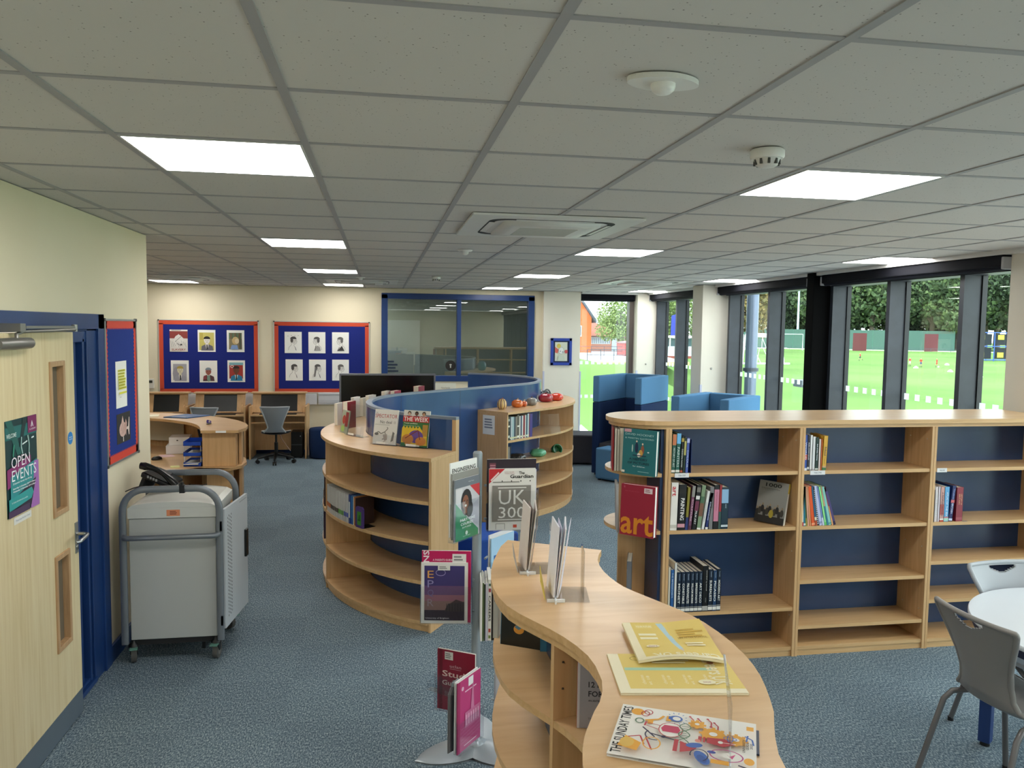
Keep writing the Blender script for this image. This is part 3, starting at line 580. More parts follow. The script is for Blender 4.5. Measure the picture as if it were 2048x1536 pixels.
xs = (-1.495, -1.13, -.765)
for k, (x, z, l) in enumerate(((xs[0], 1.59, 'top left pencil portrait, smiling face with a tie'), (xs[1], 1.59, 'top middle pencil profile facing left in a shaded jacket'), (xs[2], 1.59, 'top right pencil profile facing left in a black jacket'), (xs[0]+.012, 1.155, 'bottom left pencil profile facing right with thick dark hair'), (xs[1]+.006, 1.155, 'bottom middle pencil drawing of a girl with a long ponytail'), (xs[2], 1.155, 'bottom right pencil drawing cut off by the black screen'))):
    sheet(x, z, l, prof(k), w=.262, h=.335)
# ================================================================ STRAIGHT DOUBLE SIDED BOOKCASE
BY0, BYM, BY1, BZ = 4.40, 4.67, 4.94, 1.495
t = thing('bookcase', 'long straight double sided wooden bookcase with a rounded left end and navy back', 'bookcase', (1.68, BYM, 0))
ox, oy = 1.68, BYM
BR = BYM-BY0
def halfround(r, n=20, x=-.0): return [(x-r*sin(pi*k/n), -r*cos(pi*k/n)) for k in range(n+1)]
XR = 4.40-ox
m = MB(); m.prism([(XR, -BR-.015)]+[(p[0], p[1]) for p in halfround(BR+.015)]+[(XR, BR+.015)], BZ-.026, BZ, WOODT, WOODH); m.build('top', t, bevel=.002)
m = MB(); m.prism([(XR, -BR+.004)]+[(p[0], p[1]) for p in halfround(BR-.004)]+[(XR, BR-.004)], BZ-.050, BZ-.028, WOODH); m.build('upper_rail', t)
ups = [1.697-ox, 2.562-ox, 3.469-ox, 4.375-ox]
for u in ups:
    for s in (-1, 1):
        m = MB(); m.box(u-.019, min(s*BR, s*.008), 0, u-.001, max(s*BR, s*.008), BZ-.05, WOODV); m.box(u+.001, min(s*BR, s*.008), 0, u+.019, max(s*BR, s*.008), BZ-.05, WOODV); m.build('upright', t, bevel=.001)
bays = [(1.177, .827, .315, .062), (1.177, .827, .483, .193, .062), (1.177, .827, .571, .318, .062)]
m = MB(); m.box(ups[0]+.019, -.008, 0, XR-.02, .008, BZ-.05, NAVY); m.build('back_panel', t)
SH = {}
for b, zs in enumerate(bays):
    for z in zs:
        for s in (-1, 1):
            m = MB(); y0, y1 = (-BR+.006, -.009) if s < 0 else (.009, BR-.006)
            m.box(ups[b]+.0195, y0, z-.022, ups[b+1]-.0195, y1, z, WOODH); o = m.build('shelf', t)
    for s in (-1, 1):
        m = MB(); y = s*(BR-.02); m.box(ups[b]+.0195, y-.008, 0, ups[b+1]-.0195, y+.008, .039, WOODH); m.build('plinth', t)
    m = MB()
    for zz in (.25, .66, 1.36): 
        for q in (-BR+.04, -BR+.20): m.box(ups[b+1]-.0215, q, zz, ups[b+1]-.019, q+.006, zz+.006, C('e2ddd2', .3, .6))
    m.build('shelf_peg', t)
for z in (1.177, .827, .345, .07):      # rounded end shelves
    m = MB(); m.prism([(p[0], p[1]) for p in halfround(BR-.006, x=-.02)], z-.022, z, WOODT, WOODH); m.build('end_shelf', t)
m = MB(); m.box(-.0215, -BR+.03, 0, -.003, BR-.03, BZ-.05, NAVY); m.build('end_panel', t)
m = MB(); m.box(-.20, -.009, .07, -.0216, .009, BZ-.05, WOODV); m.build('end_divider', t)
for b, (x, w) in enumerate(((.06, .09), (ups[1]+.06, .1), (ups[2]+.03, .07))):
    m = MB(); m.box(x, -BR+.002, 1.152, x+w, -BR+.0055, 1.178, C('e9e9ec', .4)); dr = Draw(m, (x, -BR+.002, 1.152), (1, 0, 0), (0, 0, 1), w, .026, .0004); dr.txt(('700-709', '700-790', '940-949')[b], .25, .3, .5, .35, '555a66'); m.build('shelf_label', t)

# ================================================================ S-SHAPED RUN: partition path
C1 = (1.233, 6.519); r1 = 1.33; C2 = (.68, 9.48); r2 = 1.24
dd = hypot(C2[0]-C1[0], C2[1]-C1[1]); base = math.degrees(atan2(C2[1]-C1[1], C2[0]-C1[0])); ph = math.degrees(math.acos((r1+r2)/dd))
ta = base+ph; tb = base+180+ph-360
PATH = []
def addp(x, y, hx, hy): PATH.append((x, y, hx, hy))
a = 238.0
while a > ta: addp(C1[0]+r1*cos(radians(a)), C1[1]+r1*sin(radians(a)), sin(radians(a)), -cos(radians(a))); a -= 2
p0 = (C1[0]+r1*cos(radians(ta)), C1[1]+r1*sin(radians(ta))); p1 = (C2[0]+r2*cos(radians(tb)), C2[1]+r2*sin(radians(tb)))
L_ = hypot(p1[0]-p0[0], p1[1]-p0[1]); n = int(L_/.05)
for k in range(n+1): addp(p0[0]+(p1[0]-p0[0])*k/n, p0[1]+(p1[1]-p0[1])*k/n, (p1[0]-p0[0])/L_, (p1[1]-p0[1])/L_)
a = tb+2
while a < 68: addp(C2[0]+r2*cos(radians(a)), C2[1]+r2*sin(radians(a)), -sin(radians(a)), cos(radians(a))); a += 2
CUM = [0]
for i in range(1, len(PATH)): CUM.append(CUM[-1]+hypot(PATH[i][0]-PATH[i-1][0], PATH[i][1]-PATH[i-1][1]))
def at(s, d):     # point at arc length s, d metres to the LEFT of travel
    s = max(0, min(CUM[-1], s)); i = max(j for j in range(len(CUM)) if CUM[j] <= s+1e-9); i = min(i, len(PATH)-2)
    f = (s-CUM[i])/max(1e-9, CUM[i+1]-CUM[i]); x, y, hx, hy = [PATH[i][k]*(1-f)+PATH[i+1][k]*f for k in range(4)]
    q = hypot(hx, hy); hx /= q; hy /= q; return (x-hy*d, y+hx*d, hx, hy)
def strip(s0, s1, d, st=.05):
    n = max(2, int(abs(s1-s0)/st)); return [at(s0+(s1-s0)*k/n, d)[:2] for k in range(n+1)]
def nearest(x, y): return CUM[min(range(len(PATH)), key=lambda i: hypot(PATH[i][0]-x, PATH[i][1]-y))]
PT = .022
t = thing('curved_partition', 'tall S-shaped navy screen winding between the curved bookcases', 'partition', (0, 0, 0))
m = MB(); m.band(strip(.03, CUM[-1], -PT), strip(.03, CUM[-1], PT), 0, 1.392, PART); m.build('panel', t)
m = MB(); m.band(strip(0, CUM[-1], -PT-.002), strip(0, CUM[-1], PT+.002), 1.392, 1.412, C('7b8798', .4)); m.build('top_edge', t)
m = MB(); m.band(strip(0, .03, -PT-.002), strip(0, .03, PT+.002), 0, 1.392, WOODV); m.build('end_edge', t)
m = MB()
for s in (1.1, 2.2, 3.05, 3.9, 4.9): m.band(strip(s, s+.004, -PT-.0006, .004), strip(s, s+.004, PT+.0006, .004), 0, 1.392, C('22344f', .5))
m.build('panel_joint', t)
LEV = (.07, .345, .615, .885)
def curved(name, label, s0, s1, side, dep, cuts, plate=None):
    t = thing(name, label, 'bookcase', (0, 0, 0)); d0 = side*(PT+.003); d1 = side*(PT+dep)
    m = MB(); m.band(strip(s0, s1, d0), strip(s0, s1, d1+side*.012), 1.153, 1.177, WOODT, WOODH); m.build('top', t, bevel=.0015)
    for a_, b_ in zip(cuts, cuts[1:]):
        for z in LEV:
            m = MB(); m.band(strip(a_+.010, b_-.010, d0), strip(a_+.010, b_-.010, d1), z-.024, z, WOODT, WOODH); m.build('shelf', t)
        m = MB(); m.band(strip(a_+.010, b_-.010, d1-side*.03), strip(a_+.010, b_-.010, d1-side*.012), 0, .045, WOODH); m.build('plinth', t)
    for c in cuts:
        A = at(c, d0); B_ = at(c, d1); hx, hy = A[2]*.0095, A[3]*.0095
        m = MB(); m.hexa([(A[0]-hx, A[1]-hy, 0), (A[0]+hx, A[1]+hy, 0), (B_[0]+hx, B_[1]+hy, 0), (B_[0]-hx, B_[1]-hy, 0), (A[0]-hx, A[1]-hy, 1.152), (A[0]+hx, A[1]+hy, 1.152), (B_[0]+hx, B_[1]+hy, 1.152), (B_[0]-hx, B_[1]-hy, 1.152)], WOODV); m.build('upright', t)
    return t
u1 = curved('curved_bookcase', 'curved wooden bookcase bulging left, in front of the navy screen, magazines on top', 0.0, 3.02, 1, .35, [.01, 1.02, 2.02, 3.01])
s2a = nearest(1.0, 8.10); s2b = nearest(1.84, 9.05); s2c = nearest(1.80, 9.99)
u2 = curved('curved_bookcase', 'curved wooden bookcase bulging right, behind, with pottery vegetables on top', s2a, CUM[-1]-.02, -1, .40, [s2a+.01, s2b, s2c, CUM[-1]-.03])
# paper notice taped on its near end panel
A = at(s2a+.0, -.10); ux = Vector((A[3], -A[2], 0)); nn = Vector((-A[2], -A[3], 0)); o_ = Vector((A[0], A[1], .93))+nn*.002
m = MB(); dr = Draw(m, o_, ux, (0, 0, 1), .16, .20, .0005); m.hexa([o_, o_+ux*.16, o_+ux*.16-nn*.001, o_-nn*.001, o_+Vector((0, 0, .2)), o_+ux*.16+Vector((0, 0, .2)), o_+ux*.16-nn*.001+Vector((0, 0, .2)), o_-nn*.001+Vector((0, 0, .2))], PAGEW)
dr.lines(.15, .85, .85, .3, 4, '8a8e98', 5); tag(m.build('paper_notice'), 'white paper notice taped on the end panel of the curved bookcase with the pottery', 'paper')

# ================================================================ NEAR WAVY BOOKCASE
LFT = [(.520, 3.137), (.478, 3.05), (.447, 2.95), (.418, 2.85), (.396, 2.75), (.381, 2.65), (.376, 2.55), (.381, 2.46), (.395, 2.38), (.423, 2.306), (.456, 2.24), (.489, 2.176), (.515, 2.115), (.536, 2.05), (.551, 1.98), (.554, 1.915), (.547, 1.83), (.532, 1.775), (.510, 1.722), (.485, 1.68), (.460, 1.63), (.438, 1.585), (.418, 1.53), (.403, 1.469), (.394, 1.39), (.392, 1.30), (.397, 1.20), (.410, 1.10), (.43, 1.0), (.455, .92)]
RGT = [(.867, 2.948), (.838, 2.885), (.815, 2.82), (.803, 2.75), (.799, 2.68), (.802, 2.62), (.809, 2.56), (.820, 2.51), (.840, 2.46), (.866, 2.405), (.893, 2.35), (.921, 2.29), (.945, 2.23), (.962, 2.165), (.973, 2.09), (.979, 2.01), (.977, 1.93), (.969, 1.86), (.957, 1.80), (.940, 1.74), (.920, 1.68), (.898, 1.62), (.872, 1.57), (.845, 1.515), (.818, 1.45), (.802, 1.38), (.795, 1.30), (.797, 1.20), (.805, 1.10), (.83, 1.0)]
t = thing('wavy_bookcase', 'nearest bookcase with a long S-curved wooden top in the foreground', 'bookcase', (0, 0, 0))
def inset(P, Q, d): return [((p[0]+(q[0]-p[0])*d/hypot(q[0]-p[0], q[1]-p[1])), (p[1]+(q[1]-p[1])*d/hypot(q[0]-p[0], q[1]-p[1]))) for p, q in zip(P, Q)]
def lerpP(f): return [(p[0]*(1-f)+q[0]*f, p[1]*(1-f)+q[1]*f) for p, q in zip(LFT, RGT)]
m = MB(); m.band(LFT, RGT, 1.136, 1.16, WOODT, WOODH); m.build('top', t, bevel=.002)
LI, RI = inset(LFT, RGT, .010), inset(RGT, LFT, .010)
m = MB(); m.band(inset(LFT, RGT, .005), inset(RGT, LFT, .005), 1.114, 1.134, WOODH); m.build('upper_rail', t)
CUT = [0, 11, 17, 26, 29]
ML, MR = lerpP(.48), lerpP(.52)
for a_, b_ in zip(CUT, CUT[1:]):
    for z in LEV:
        m = MB(); m.band(LI[a_:b_+1], RI[a_:b_+1], z-.022, z, WOODT, WOODH); m.build('shelf', t)
    m = MB(); m.band(lerpP(.05)[a_:b_+1], lerpP(.09)[a_:b_+1], 0, .046, WOODH); m.band(lerpP(.91)[a_:b_+1], lerpP(.95)[a_:b_+1], 0, .046, WOODH); m.build('plinth', t)
m = MB(); m.band(ML[3:], MR[3:], 0.001, 1.114, NAVY); m.build('back_panel', t)
def upr(p, q, th=.009):
    d = Vector((q[0]-p[0], q[1]-p[1], 0)).normalized(); nx, ny = -d.y*th, d.x*th
    m = MB(); m.hexa([(p[0]-nx, p[1]-ny, 0), (q[0]-nx, q[1]-ny, 0), (q[0]+nx, q[1]+ny, 0), (p[0]+nx, p[1]+ny, 0), (p[0]-nx, p[1]-ny, 1.113), (q[0]-nx, q[1]-ny, 1.113), (q[0]+nx, q[1]+ny, 1.113), (p[0]+nx, p[1]+ny, 1.113)], WOODV); m.build('upright', t)
for k in (11, 17, 26): upr(LI[k], RI[k], .0095)
upr(lerpP(.5)[0], RI[0])
m = MB()
for z in (1.06, .98, .56): 
    p = LI[11]; m.lathe([(.004, 0), (.003, .004)], C('3a2c1e', .5), c=(p[0]+.03, p[1]-.012, z), n=8)
m.build('shelf_peg', t)

# ================================================================ LEAFLET CAROUSEL
RX, RY = .453, 3.635
st = thing('leaflet_stand', 'grey pole leaflet stand with clear acrylic pockets and a three-footed base', 'stand', (RX, RY, 0))
GP = C('9aa3ab', .35, .3)
m = MB(); m.tube([(0, 0, .03), (0, 0, 1.445)], .0225, GP, 20); m.lathe([(.022, 1.445), (.018, 1.452), (.004, 1.454)], GP, n=20); m.build('pole', st)
m = MB()
for k, ang in enumerate((198, 318, 78)):
    a = radians(ang); pr_ = []
    def foot(u, v, a=a):
        # u along, v across
        l = .31*u; w = (.075*(1-u)**.8+.052*sin(pi*min(1, u*1.02))**.6*(.6 if u > .9 else 1)); x = l; y = (v-.5)*2*w; z = .030*(1-u*.75)*(1-((v-.5)*2)**2*.75)+.004
        return (x*cos(a)-y*sin(a), x*sin(a)+y*cos(a), z)
    m.grid(foot, 14, 8, C('a9b0b8', .3, .25))
    m.grid(lambda u, v: tuple(Vector(foot(u, 1-v)[:2]+(.001,))), 14, 8, C('a9b0b8', .3, .25))
m.lathe([(.062, .004), (.058, .026), (.034, .038), (.024, .052)], C('a9b0b8', .3, .25), n=24); m.build('base', st)
def local(p): return Vector((p[0]-RX, p[1]-RY, 0))
def pocket(p, q, z, h, dep=.034, hf=.62):
    """acrylic pocket along plan segment p->q, reading face on the side seen from the camera"""
    P_, Q_ = local(p), local(q); u = (Q_-P_).normalized(); w = (Q_-P_).length; nf = Vector((u.y, -u.x, 0))
    if nf.y > 0: nf = -nf
    m = MB(); e = .0022
    def slab(a, b, z0, z1, th):
        v = (b-a).normalized(); k = Vector((v.y, -v.x, 0))*th
        m.hexa([(a.x, a.y, z0), (b.x, b.y, z0), (b.x+k.x, b.y+k.y, z0), (a.x+k.x, a.y+k.y, z0), (a.x, a.y, z1), (b.x, b.y, z1), (b.x+k.x, b.y+k.y, z1), (a.x+k.x, a.y+k.y, z1)], ACRY)
    slab(P_, Q_, z, z+h*.93, e); f0, f1 = P_+nf*dep, Q_+nf*dep; slab(f0, f1, z, z+h*hf, e); slab(P_, f0, z, z+h*hf, e); slab(Q_, f1, z, z+h*hf, e)
    m.hexa([(P_.x, P_.y, z-e), (Q_.x, Q_.y, z-e), (f1.x, f1.y, z-e), (f0.x, f0.y, z-e), (P_.x, P_.y, z), (Q_.x, Q_.y, z), (f1.x, f1.y, z), (f0.x, f0.y, z)], ACRY)
    m.build('pocket', st)
    near = P_ if P_.length < Q_.length else Q_
    m = MB(); m.tube([(near.x*.8, near.y*.8, z+.05), (near.x*1.05, near.y*1.05, z+.05)], .006, GP, 8); m.tube([(near.x*.8, near.y*.8, z+h*.7), (near.x*1.05, near.y*1.05, z+h*.7)], .006, GP, 8); m.build('pocket_clip', st)
def booklet(name, label, p, q, z, h, w, off, th, cover, art=None, inset_=.006, lean=0, back='f0eee9', cat='brochure', up=0, xoff=0):
    """upright booklet in pocket p->q, 'off' metres in front of the pocket back"""
    P_, Q_ = Vector((p[0], p[1], 0)), Vector((q[0], q[1], 0)); u = (Q_-P_).normalized(); nf = Vector((u.y, -u.x, 0))
    if nf.y > 0: nf = -nf
    if nf.cross(Vector((0, 0, 1))).dot(u) > 0: pass
    ul = Vector((-nf.y, nf.x, 0))     # left-to-right direction for a reader looking at the face
    start = P_ if ul.dot(u) > 0 else Q_
    o = start+ul*(inset_+xoff)+nf*(off+th); o.z = z+.0005+up
    rz = atan2(ul.y, ul.x)
    e = thing(name, label, cat, o, rz, 'brochures in the leaflet stand'); e.rotation_euler = (lean, 0, rz)
    m = MB(); cm = C(cover, .3); m.box(0, .0, 0, w, .0008, h, cm); m.box(0, th-.0008, 0, w, th, h, C(back, .4)); m.box(0, .0, 0, .0008, th, h, cm)
    if art: art(Draw(m, (0, 0, 0), (1, 0, 0), (0, 0, 1), w, h, .0003))
    m.build('cover', e)
    m = MB(); m.box(.001, .0009, .001, w-.0015, th-.0009, h-.0015, PAGEW); m.build('pages', e)
    return e
def pocketrow(p, q, z, h): pocket(p, q, z, h); return p, q
# top right: newspaper guide
g = pocketrow((.492, 3.60), (.735, 3.60), 1.085, .30)
def a_dark(d): d.rect(.05, .78, .18, .95, '6a3846'); d.lines(.06, .17, .93, .8, 4, 'b0707e', 2)
booklet('brochure', 'dark prospectus standing behind the white university guide', g[0], g[1], 1.085, .335, .235, .002, .008, '2b2230', a_dark, inset_=.0)
def a_guard(d):
    d.rect(0, 0, 1, 1, 'e9e5e0'); d.poly([(0, 1), (.34, 1), (0, .76)], 'c4232c'); d.poly([(.05, .80), (.22, .93), (.2, .95), (.03, .82)], 'f0d8d6')
    d.txt('The', .64, .905, .12, .05, '15130f', True); d.txt('Guardian', .45, .845, .50, .06, '15130f', True); d.txt('NOT TO BE', .33, .94, .2, .015, 'b0767a'); d.txt('TAKEN AWAY', .33, .915, .22, .015, 'b0767a')
    d.lines(.08, .9, .80, .77, 1, '8a8782', 3); [d.ell(.28+.2*k, .80, .012, .014, '3a3836', 8) for k in range(4)]
    d.rect(.07, .14, .90, .73, '85807a'); d.rect(.19, .685, .80, .70, 'e9e5e0'); d.rect(.19, .165, .80, .18, 'e9e5e0'); d.txt('UK', .21, .42, .57, .235, 'ece8e3'); d.txt('300', .21, .20, .57, .18, 'ece8e3')
    d.line([(.15, .02), (.15, .11), (.34, .11), (.34, .02)], .01, '7c7a78'); d.rect(.52, .04, .60, .09, 'cf4a34'); d.rect(.70, .03, .95, .13, '3d8f99')
booklet('brochure', 'white university guide reading UK 300 in the top right pocket', g[0], g[1], 1.085, .292, .222, .014, .010, 'e9e5e0', a_guard, inset_=.008)
booklet('brochure', 'thin pale booklet tucked just behind the UK 300 guide', g[0], g[1], 1.085, .285, .222, .011, .0025, 'dcd9e4', None, inset_=.014)
# top left: engineering + part-time courses
g = pocketrow((.440, 3.590), (.298, 3.43), 1.075, .285)
def a_eng(d): d.txt('ENGINEERING', .06, .86, .88, .06, '15150f', True); d.txt('CONVENTIONAL', .06, .78, .88, .05, '2a2a28', True); d.rect(0, 0, .3, .45, 'c0bcb4'); [d.rect(.04, .05+.03*k, .2, .065+.03*k, '4d5f9a') for k in range(6)]
booklet('brochure', 'white booklet headed ENGINEERING in the top left pocket', g[0], g[1], 1.075, .335, .208, .002, .006, 'f0efec', a_eng, inset_=.002, up=.022)
booklet('brochure', 'grey magazine edge between the ENGINEERING booklet and its front pocket', g[0], g[1], 1.075, .30, .208, .010, .006, '8d8a86', None, inset_=.006, up=.010)
def a_pt(d):
    d.rect(0, .86, 1, 1, '70757f'); d.txt('Arts Trust', .55, .92, .22, .02, 'd4d7dc'); d.rect(.04, 0, 1, .86, 'c9c6cc'); d.rect(.04, .60, .3, .84, 'd9d6da'); d.poly([(.6, .86), (1, .86), (1, .64)], 'c8323a')
    d.poly([(.04, 0), (.04, .62), (.4, .40), (.95, .1), (.95, 0)], '2f8b5f'); d.poly([(.6, .5), (.95, .6), (.95, .15), (.7, .25)], 'b9b4c0')
    d.ell(.46, .60, .22, .22, '1d1416'); d.ell(.58, .48, .14, .14, '1d1416'); d.ell(.42, .60, .125, .125, '8a5138'); d.rect(.36, .42, .48, .52, '7c4731'); d.ell(.37, .63, .02, .01, '14100e', 8); d.ell(.48, .63, .02, .01, '14100e', 8); d.ell(.42, .55, .045, .02, 'f3ece4', 10)
    d.txt('PART-TIME', .2, .30, .6, .045, 'ffffff', True); d.txt('COURSES', .22, .235, .5, .045, 'ffffff', True); d.txt('2019-2020', .27, .185, .36, .03, 'dcefe4', True); d.ell(.45, .10, .05, .035, 'dff0e6', 10); d.txt('college', .3, .045, .3, .02, 'dff0e6')
booklet('brochure', 'PART-TIME COURSES brochure with a smiling young woman, front of the top left pocket', g[0], g[1], 1.075, .280, .195, .018, .006, '8b8f98', a_pt, inset_=.012)
# middle left: pink parents guide + pier at sunset
g = pocketrow((.190, 3.64), (.432, 3.60), .640, .29)
def a_pink(d): d.txt('SNU', .03, .74, .12, .26, 'f6e9ef', True, rot=-90); d.txt('A PARENTS GUIDE', .22, .86, .4, .03, 'f3cfdc', True); d.rect(.62, .84, .9, .96, 'e8e5e2'); d.lines(.65, .87, .94, .86, 2, '8a8a8a', 3); d.rect(.2, .83, .95, .835, 'a81248')
booklet('brochure', 'pink parents guide standing behind the sunset pier prospectus', g[0], g[1], .640, .345, .232, .004, .010, 'c21a5c', a_pink, inset_=.004)
def a_pier(d):
    d.rect(0, 0, 1, 1, 'e7e4e0'); d.rect(.07, .05, .93, .95, '3d3470'); d.rect(.07, .46, .93, .62, '6d4a78'); d.rect(.07, .36, .93, .47, '9a6476'); d.rect(.07, .22, .93, .37, '8a6a66'); d.rect(.07, .05, .93, .22, '2d1c2e')
    d.poly([(.5, .2), (.93, .2), (.93, .36), (.58, .33)], '3a2a30'); [d.line([(.55+.06*k, .2), (.55+.06*k, .33)], .012, '1f151c') for k in range(6)]; d.poly([(.62, .33), (.75, .40), (.9, .36)], '4a2f34')
    for k, s_ in enumerate('EPQR'): d.txt(s_, .14, .75-.155*k, .13, .12, ('e0a25c', '8f86b8', '7a6a9a', '9a8a94')[k])
    d.ring(.42, .84, .1, .05, .012, 'a79bd0'); d.rect(.36, .88, .62, .965, 'e6e3df'); d.lines(.39, .59, .95, .9, 2, '8a8a8a', 3); d.txt('University of Brighton', .1, .075, .5, .03, 'e8e2ea')
booklet('brochure', 'prospectus with a purple sunset pier cover in the middle left pocket', g[0], g[1], .640, .292, .220, .018, .008, 'e7e4e0', a_pier, inset_=.002)
# middle right: careers guides seen by the spine
g = ((.515, 3.50), (.66, 3.72))
pocket((.475, 3.52), (.62, 3.70), .60, .30)
sp = [('f4f3f0', .268, .008, None), ('5f6f48', .272, .006, None), ('2e3b30', .266, .006, None), ('c9c6d6', .27, .010, None), ('e8e4dd', .285, .016, 'CAREERS'), ('18171a', .275, .012, None)]
x = 0
for k, (cc, h, th, tx) in enumerate(sp):
    e = thing('brochure', ('white booklet at the pole side of the spine-on pocket', 'olive green booklet seen by its spine in the right pocket', 'dark green booklet seen by its spine in the right pocket', 'lilac booklet seen by its spine in the right pocket', 'thick guide with CAREERS down its spine', 'black booklet to the right of the CAREERS spine')[k], 'brochure', (.450+x, 3.455+.10*x, .602), -.10, 'brochures in the leaflet stand')
    m = MB(); m.box(0, 0, 0, th, .19, h, C(cc, .35))
    if tx: d = Draw(m, (0, 0, 0), (1, 0, 0), (0, 0, 1), th, h, .0004); d.txt('CAREERS', .2, .32, .6, .42, '141414', True, rot=-90); d.rect(.2, .80, .8, .86, 'a8404a'); d.rect(.2, .90, .8, .94, '4a6a5a'); d.rect(.2, .14, .8, .2, 'b04a3a'); d.rect(.2, .04, .8, .09, '7a8a4a')
    m.build('cover', e); m = MB(); m.box(.001, .0005, h, th-.001, .188, h+.0008, PAGEW); m.build('pages', e); x += th+.0012
# upper pair behind the near unit
g = pocketrow((.52, 3.76), (.70, 3.95), .70, .29)
booklet('brochure', 'brochure with a brown picture edge behind the foreground bookcase', g[0], g[1], .70, .31, .2, .002, .008, 'e6e4e6', lambda d: d.rect(.06, .3, .4, .9, '6a3c28'))
booklet('brochure', 'pale blue brochure just showing above the foreground bookcase', g[0], g[1], .70, .295, .2, .014, .008, 'a9cdea', lambda d: (d.rect(0, .0, 1, .5, '7fb4de'), d.rect(.1, .6, .5, .7, '2d63a8')))
# lower left: dark red students guide, pink open booklet, grey magazines
g = pocketrow((.275, 3.70), (.44, 3.60), .185, .29)
def a_uc(d): d.rect(.05, .0, .14, 1, '6d1228'); d.rect(.2, .84, .42, .97, 'e3dfda'); d.lines(.22, .4, .95, .86, 3, '8a8a8a', 3); d.txt('uclan', .34, .72, .3, .05, 'd9b4bc'); d.rect(.34, .695, .64, .70, 'd9b4bc'); d.txt('Stud', .14, .56, .6, .10, 'e7c9c4', True); d.txt('Guide', .14, .42, .5, .08, 'e7c9c4', True)
booklet('brochure', 'dark red students guide in the lowest left pocket', g[0], g[1], .185, .30, .200, .004, .012, '8c1a34', a_uc)
g2 = ((.325, 3.40), (.455, 3.56)); pocket(g2[0], g2[1], .105, .30, hf=.5)
def a_pc(d):
    d.rect(0, 0, .10, 1, 'a8285f'); d.rect(.45, .86, .66, .98, 'eeeaec'); d.ell(.2, .88, .05, .03, 'e9b9cf', 10); d.lines(.3, .8, .83, .80, 1, 'f0c9db', 2); d.poly([(.55, .5), (.62, .86), (.66, .88), (.70, .5)], 'cf7aa0'); d.rect(.3, .30, .95, .52, 'cc6f98')
    [d.rect(.34+.1*k, .33, .39+.1*k, .48, 'e3a9c3') for k in range(6)]; [d.line([(.12, .12+.05*k), (.95, .16+.05*k)], .006, 'd487aa') for k in range(5)]; d.lines(.25, .8, .08, .06, 1, 'f0c9db', 2)
booklet('brochure', 'bright pink brochure with a line drawing of a clock tower, lowest front pocket', g2[0], g2[1], .105, .335, .195, .016, .006, 'c23a78', a_pc, inset_=.0)
booklet('brochure', 'white booklet fanned open behind the bright pink brochure', g2[0], g2[1], .105, .335, .19, .006, .005, 'efeef0', None, inset_=-.004, up=.004)
for k in range(4):
    e = thing('brochure', ('grey magazine nearest the pole in the lowest spine-on bundle', 'second grey magazine of the lowest spine-on bundle', 'third grey magazine of the lowest spine-on bundle', 'outer dark magazine of the lowest spine-on bundle')[k], 'brochure', (.298+.0075*k, 3.40+.006*k, .11), -.25, 'brochures in the leaflet stand')
    m = MB(); m.box(0, 0, 0, .006, .15, .275-.004*k, C(('6f6b6d', '8d898c', '59565c', '37343c')[k], .35)); m.build('cover', e)
# lower right: white 'Complete' guide
g = pocketrow((.545, 3.60), (.73, 3.54), .20, .30)
def a_con(d): d.rect(.12, .80, .55, .93, 'c5283a'); d.txt('TREASURE', .14, .87, .4, .035, 'f6e3e3', True); d.txt('your future', .14, .82, .38, .03, 'f6e3e3'); d.txt('Connect', .12, .64, .6, .07, '22252b'); d.lines(.12, .7, .61, .58, 1, '8a8d94', 3); d.rect(.1, .30, .7, .50, '5a2d7c'); d.txt('2019', .14, .36, .3, .08, 'e6dcf0'); d.rect(.02, .06, .14, .16, 'c5283a')
booklet('brochure', 'white brochure with red and purple labels in the lowest right pocket', g[0], g[1], .20, .305, .2, .014, .010, 'f0eff2', a_con)
booklet('brochure', 'thin white booklet behind the red and purple labelled brochure', g[0], g[1], .20, .30, .2, .004, .006, 'dfdee3', None, inset_=-.004)
pocket((.60, 3.74), (.74, 3.80), 1.06, .22)
pocket((.235, 3.545), (.33, 3.46), .36, .06)

# ================================================================ CHARGING TROLLEY
t = thing('charging_trolley', 'light grey laptop charging trolley with tubular hoop handles, against the left wall', 'trolley', (-1.225, 4.83, 0))
BG = C('b2b4b1', .42); TU = C('80858c', .38, .45)
DX = .245; DL = .50
m = MB(); m.box(-DX, .02, .145, DX, DL, .88, BG); m.build('body', t, bevel=.004)
m = MB(); m.box(-DX-.004, .012, .884, DX+.01, DL+.01, .945, C('c9cac5', .4));
lx0, lx1 = -DX-.003, DX+.009; LPR = [(lx0, .9455)]+[(lx0+(lx1-lx0)*k/16, .9455+.034*sin(pi*k/16)**.4) for k in range(1, 16)]+[(lx1, .9455)]
nL = len(LPR); m.add([(x, .013, z) for x, z in LPR]+[(x, DL+.009, z) for x, z in LPR], [(k, k+1, nL+k+1, nL+k) for k in range(nL-1)]+[(nL-1, 0, nL, 2*nL-1)], C('d5d3cb', .4)); m.add([(x, .013, z) for x, z in LPR]+[(x, DL+.009, z) for x, z in LPR], [tuple(range(nL))[::-1], tuple(range(nL, 2*nL))], C('c9cac5', .4))
m.build('lid', t)
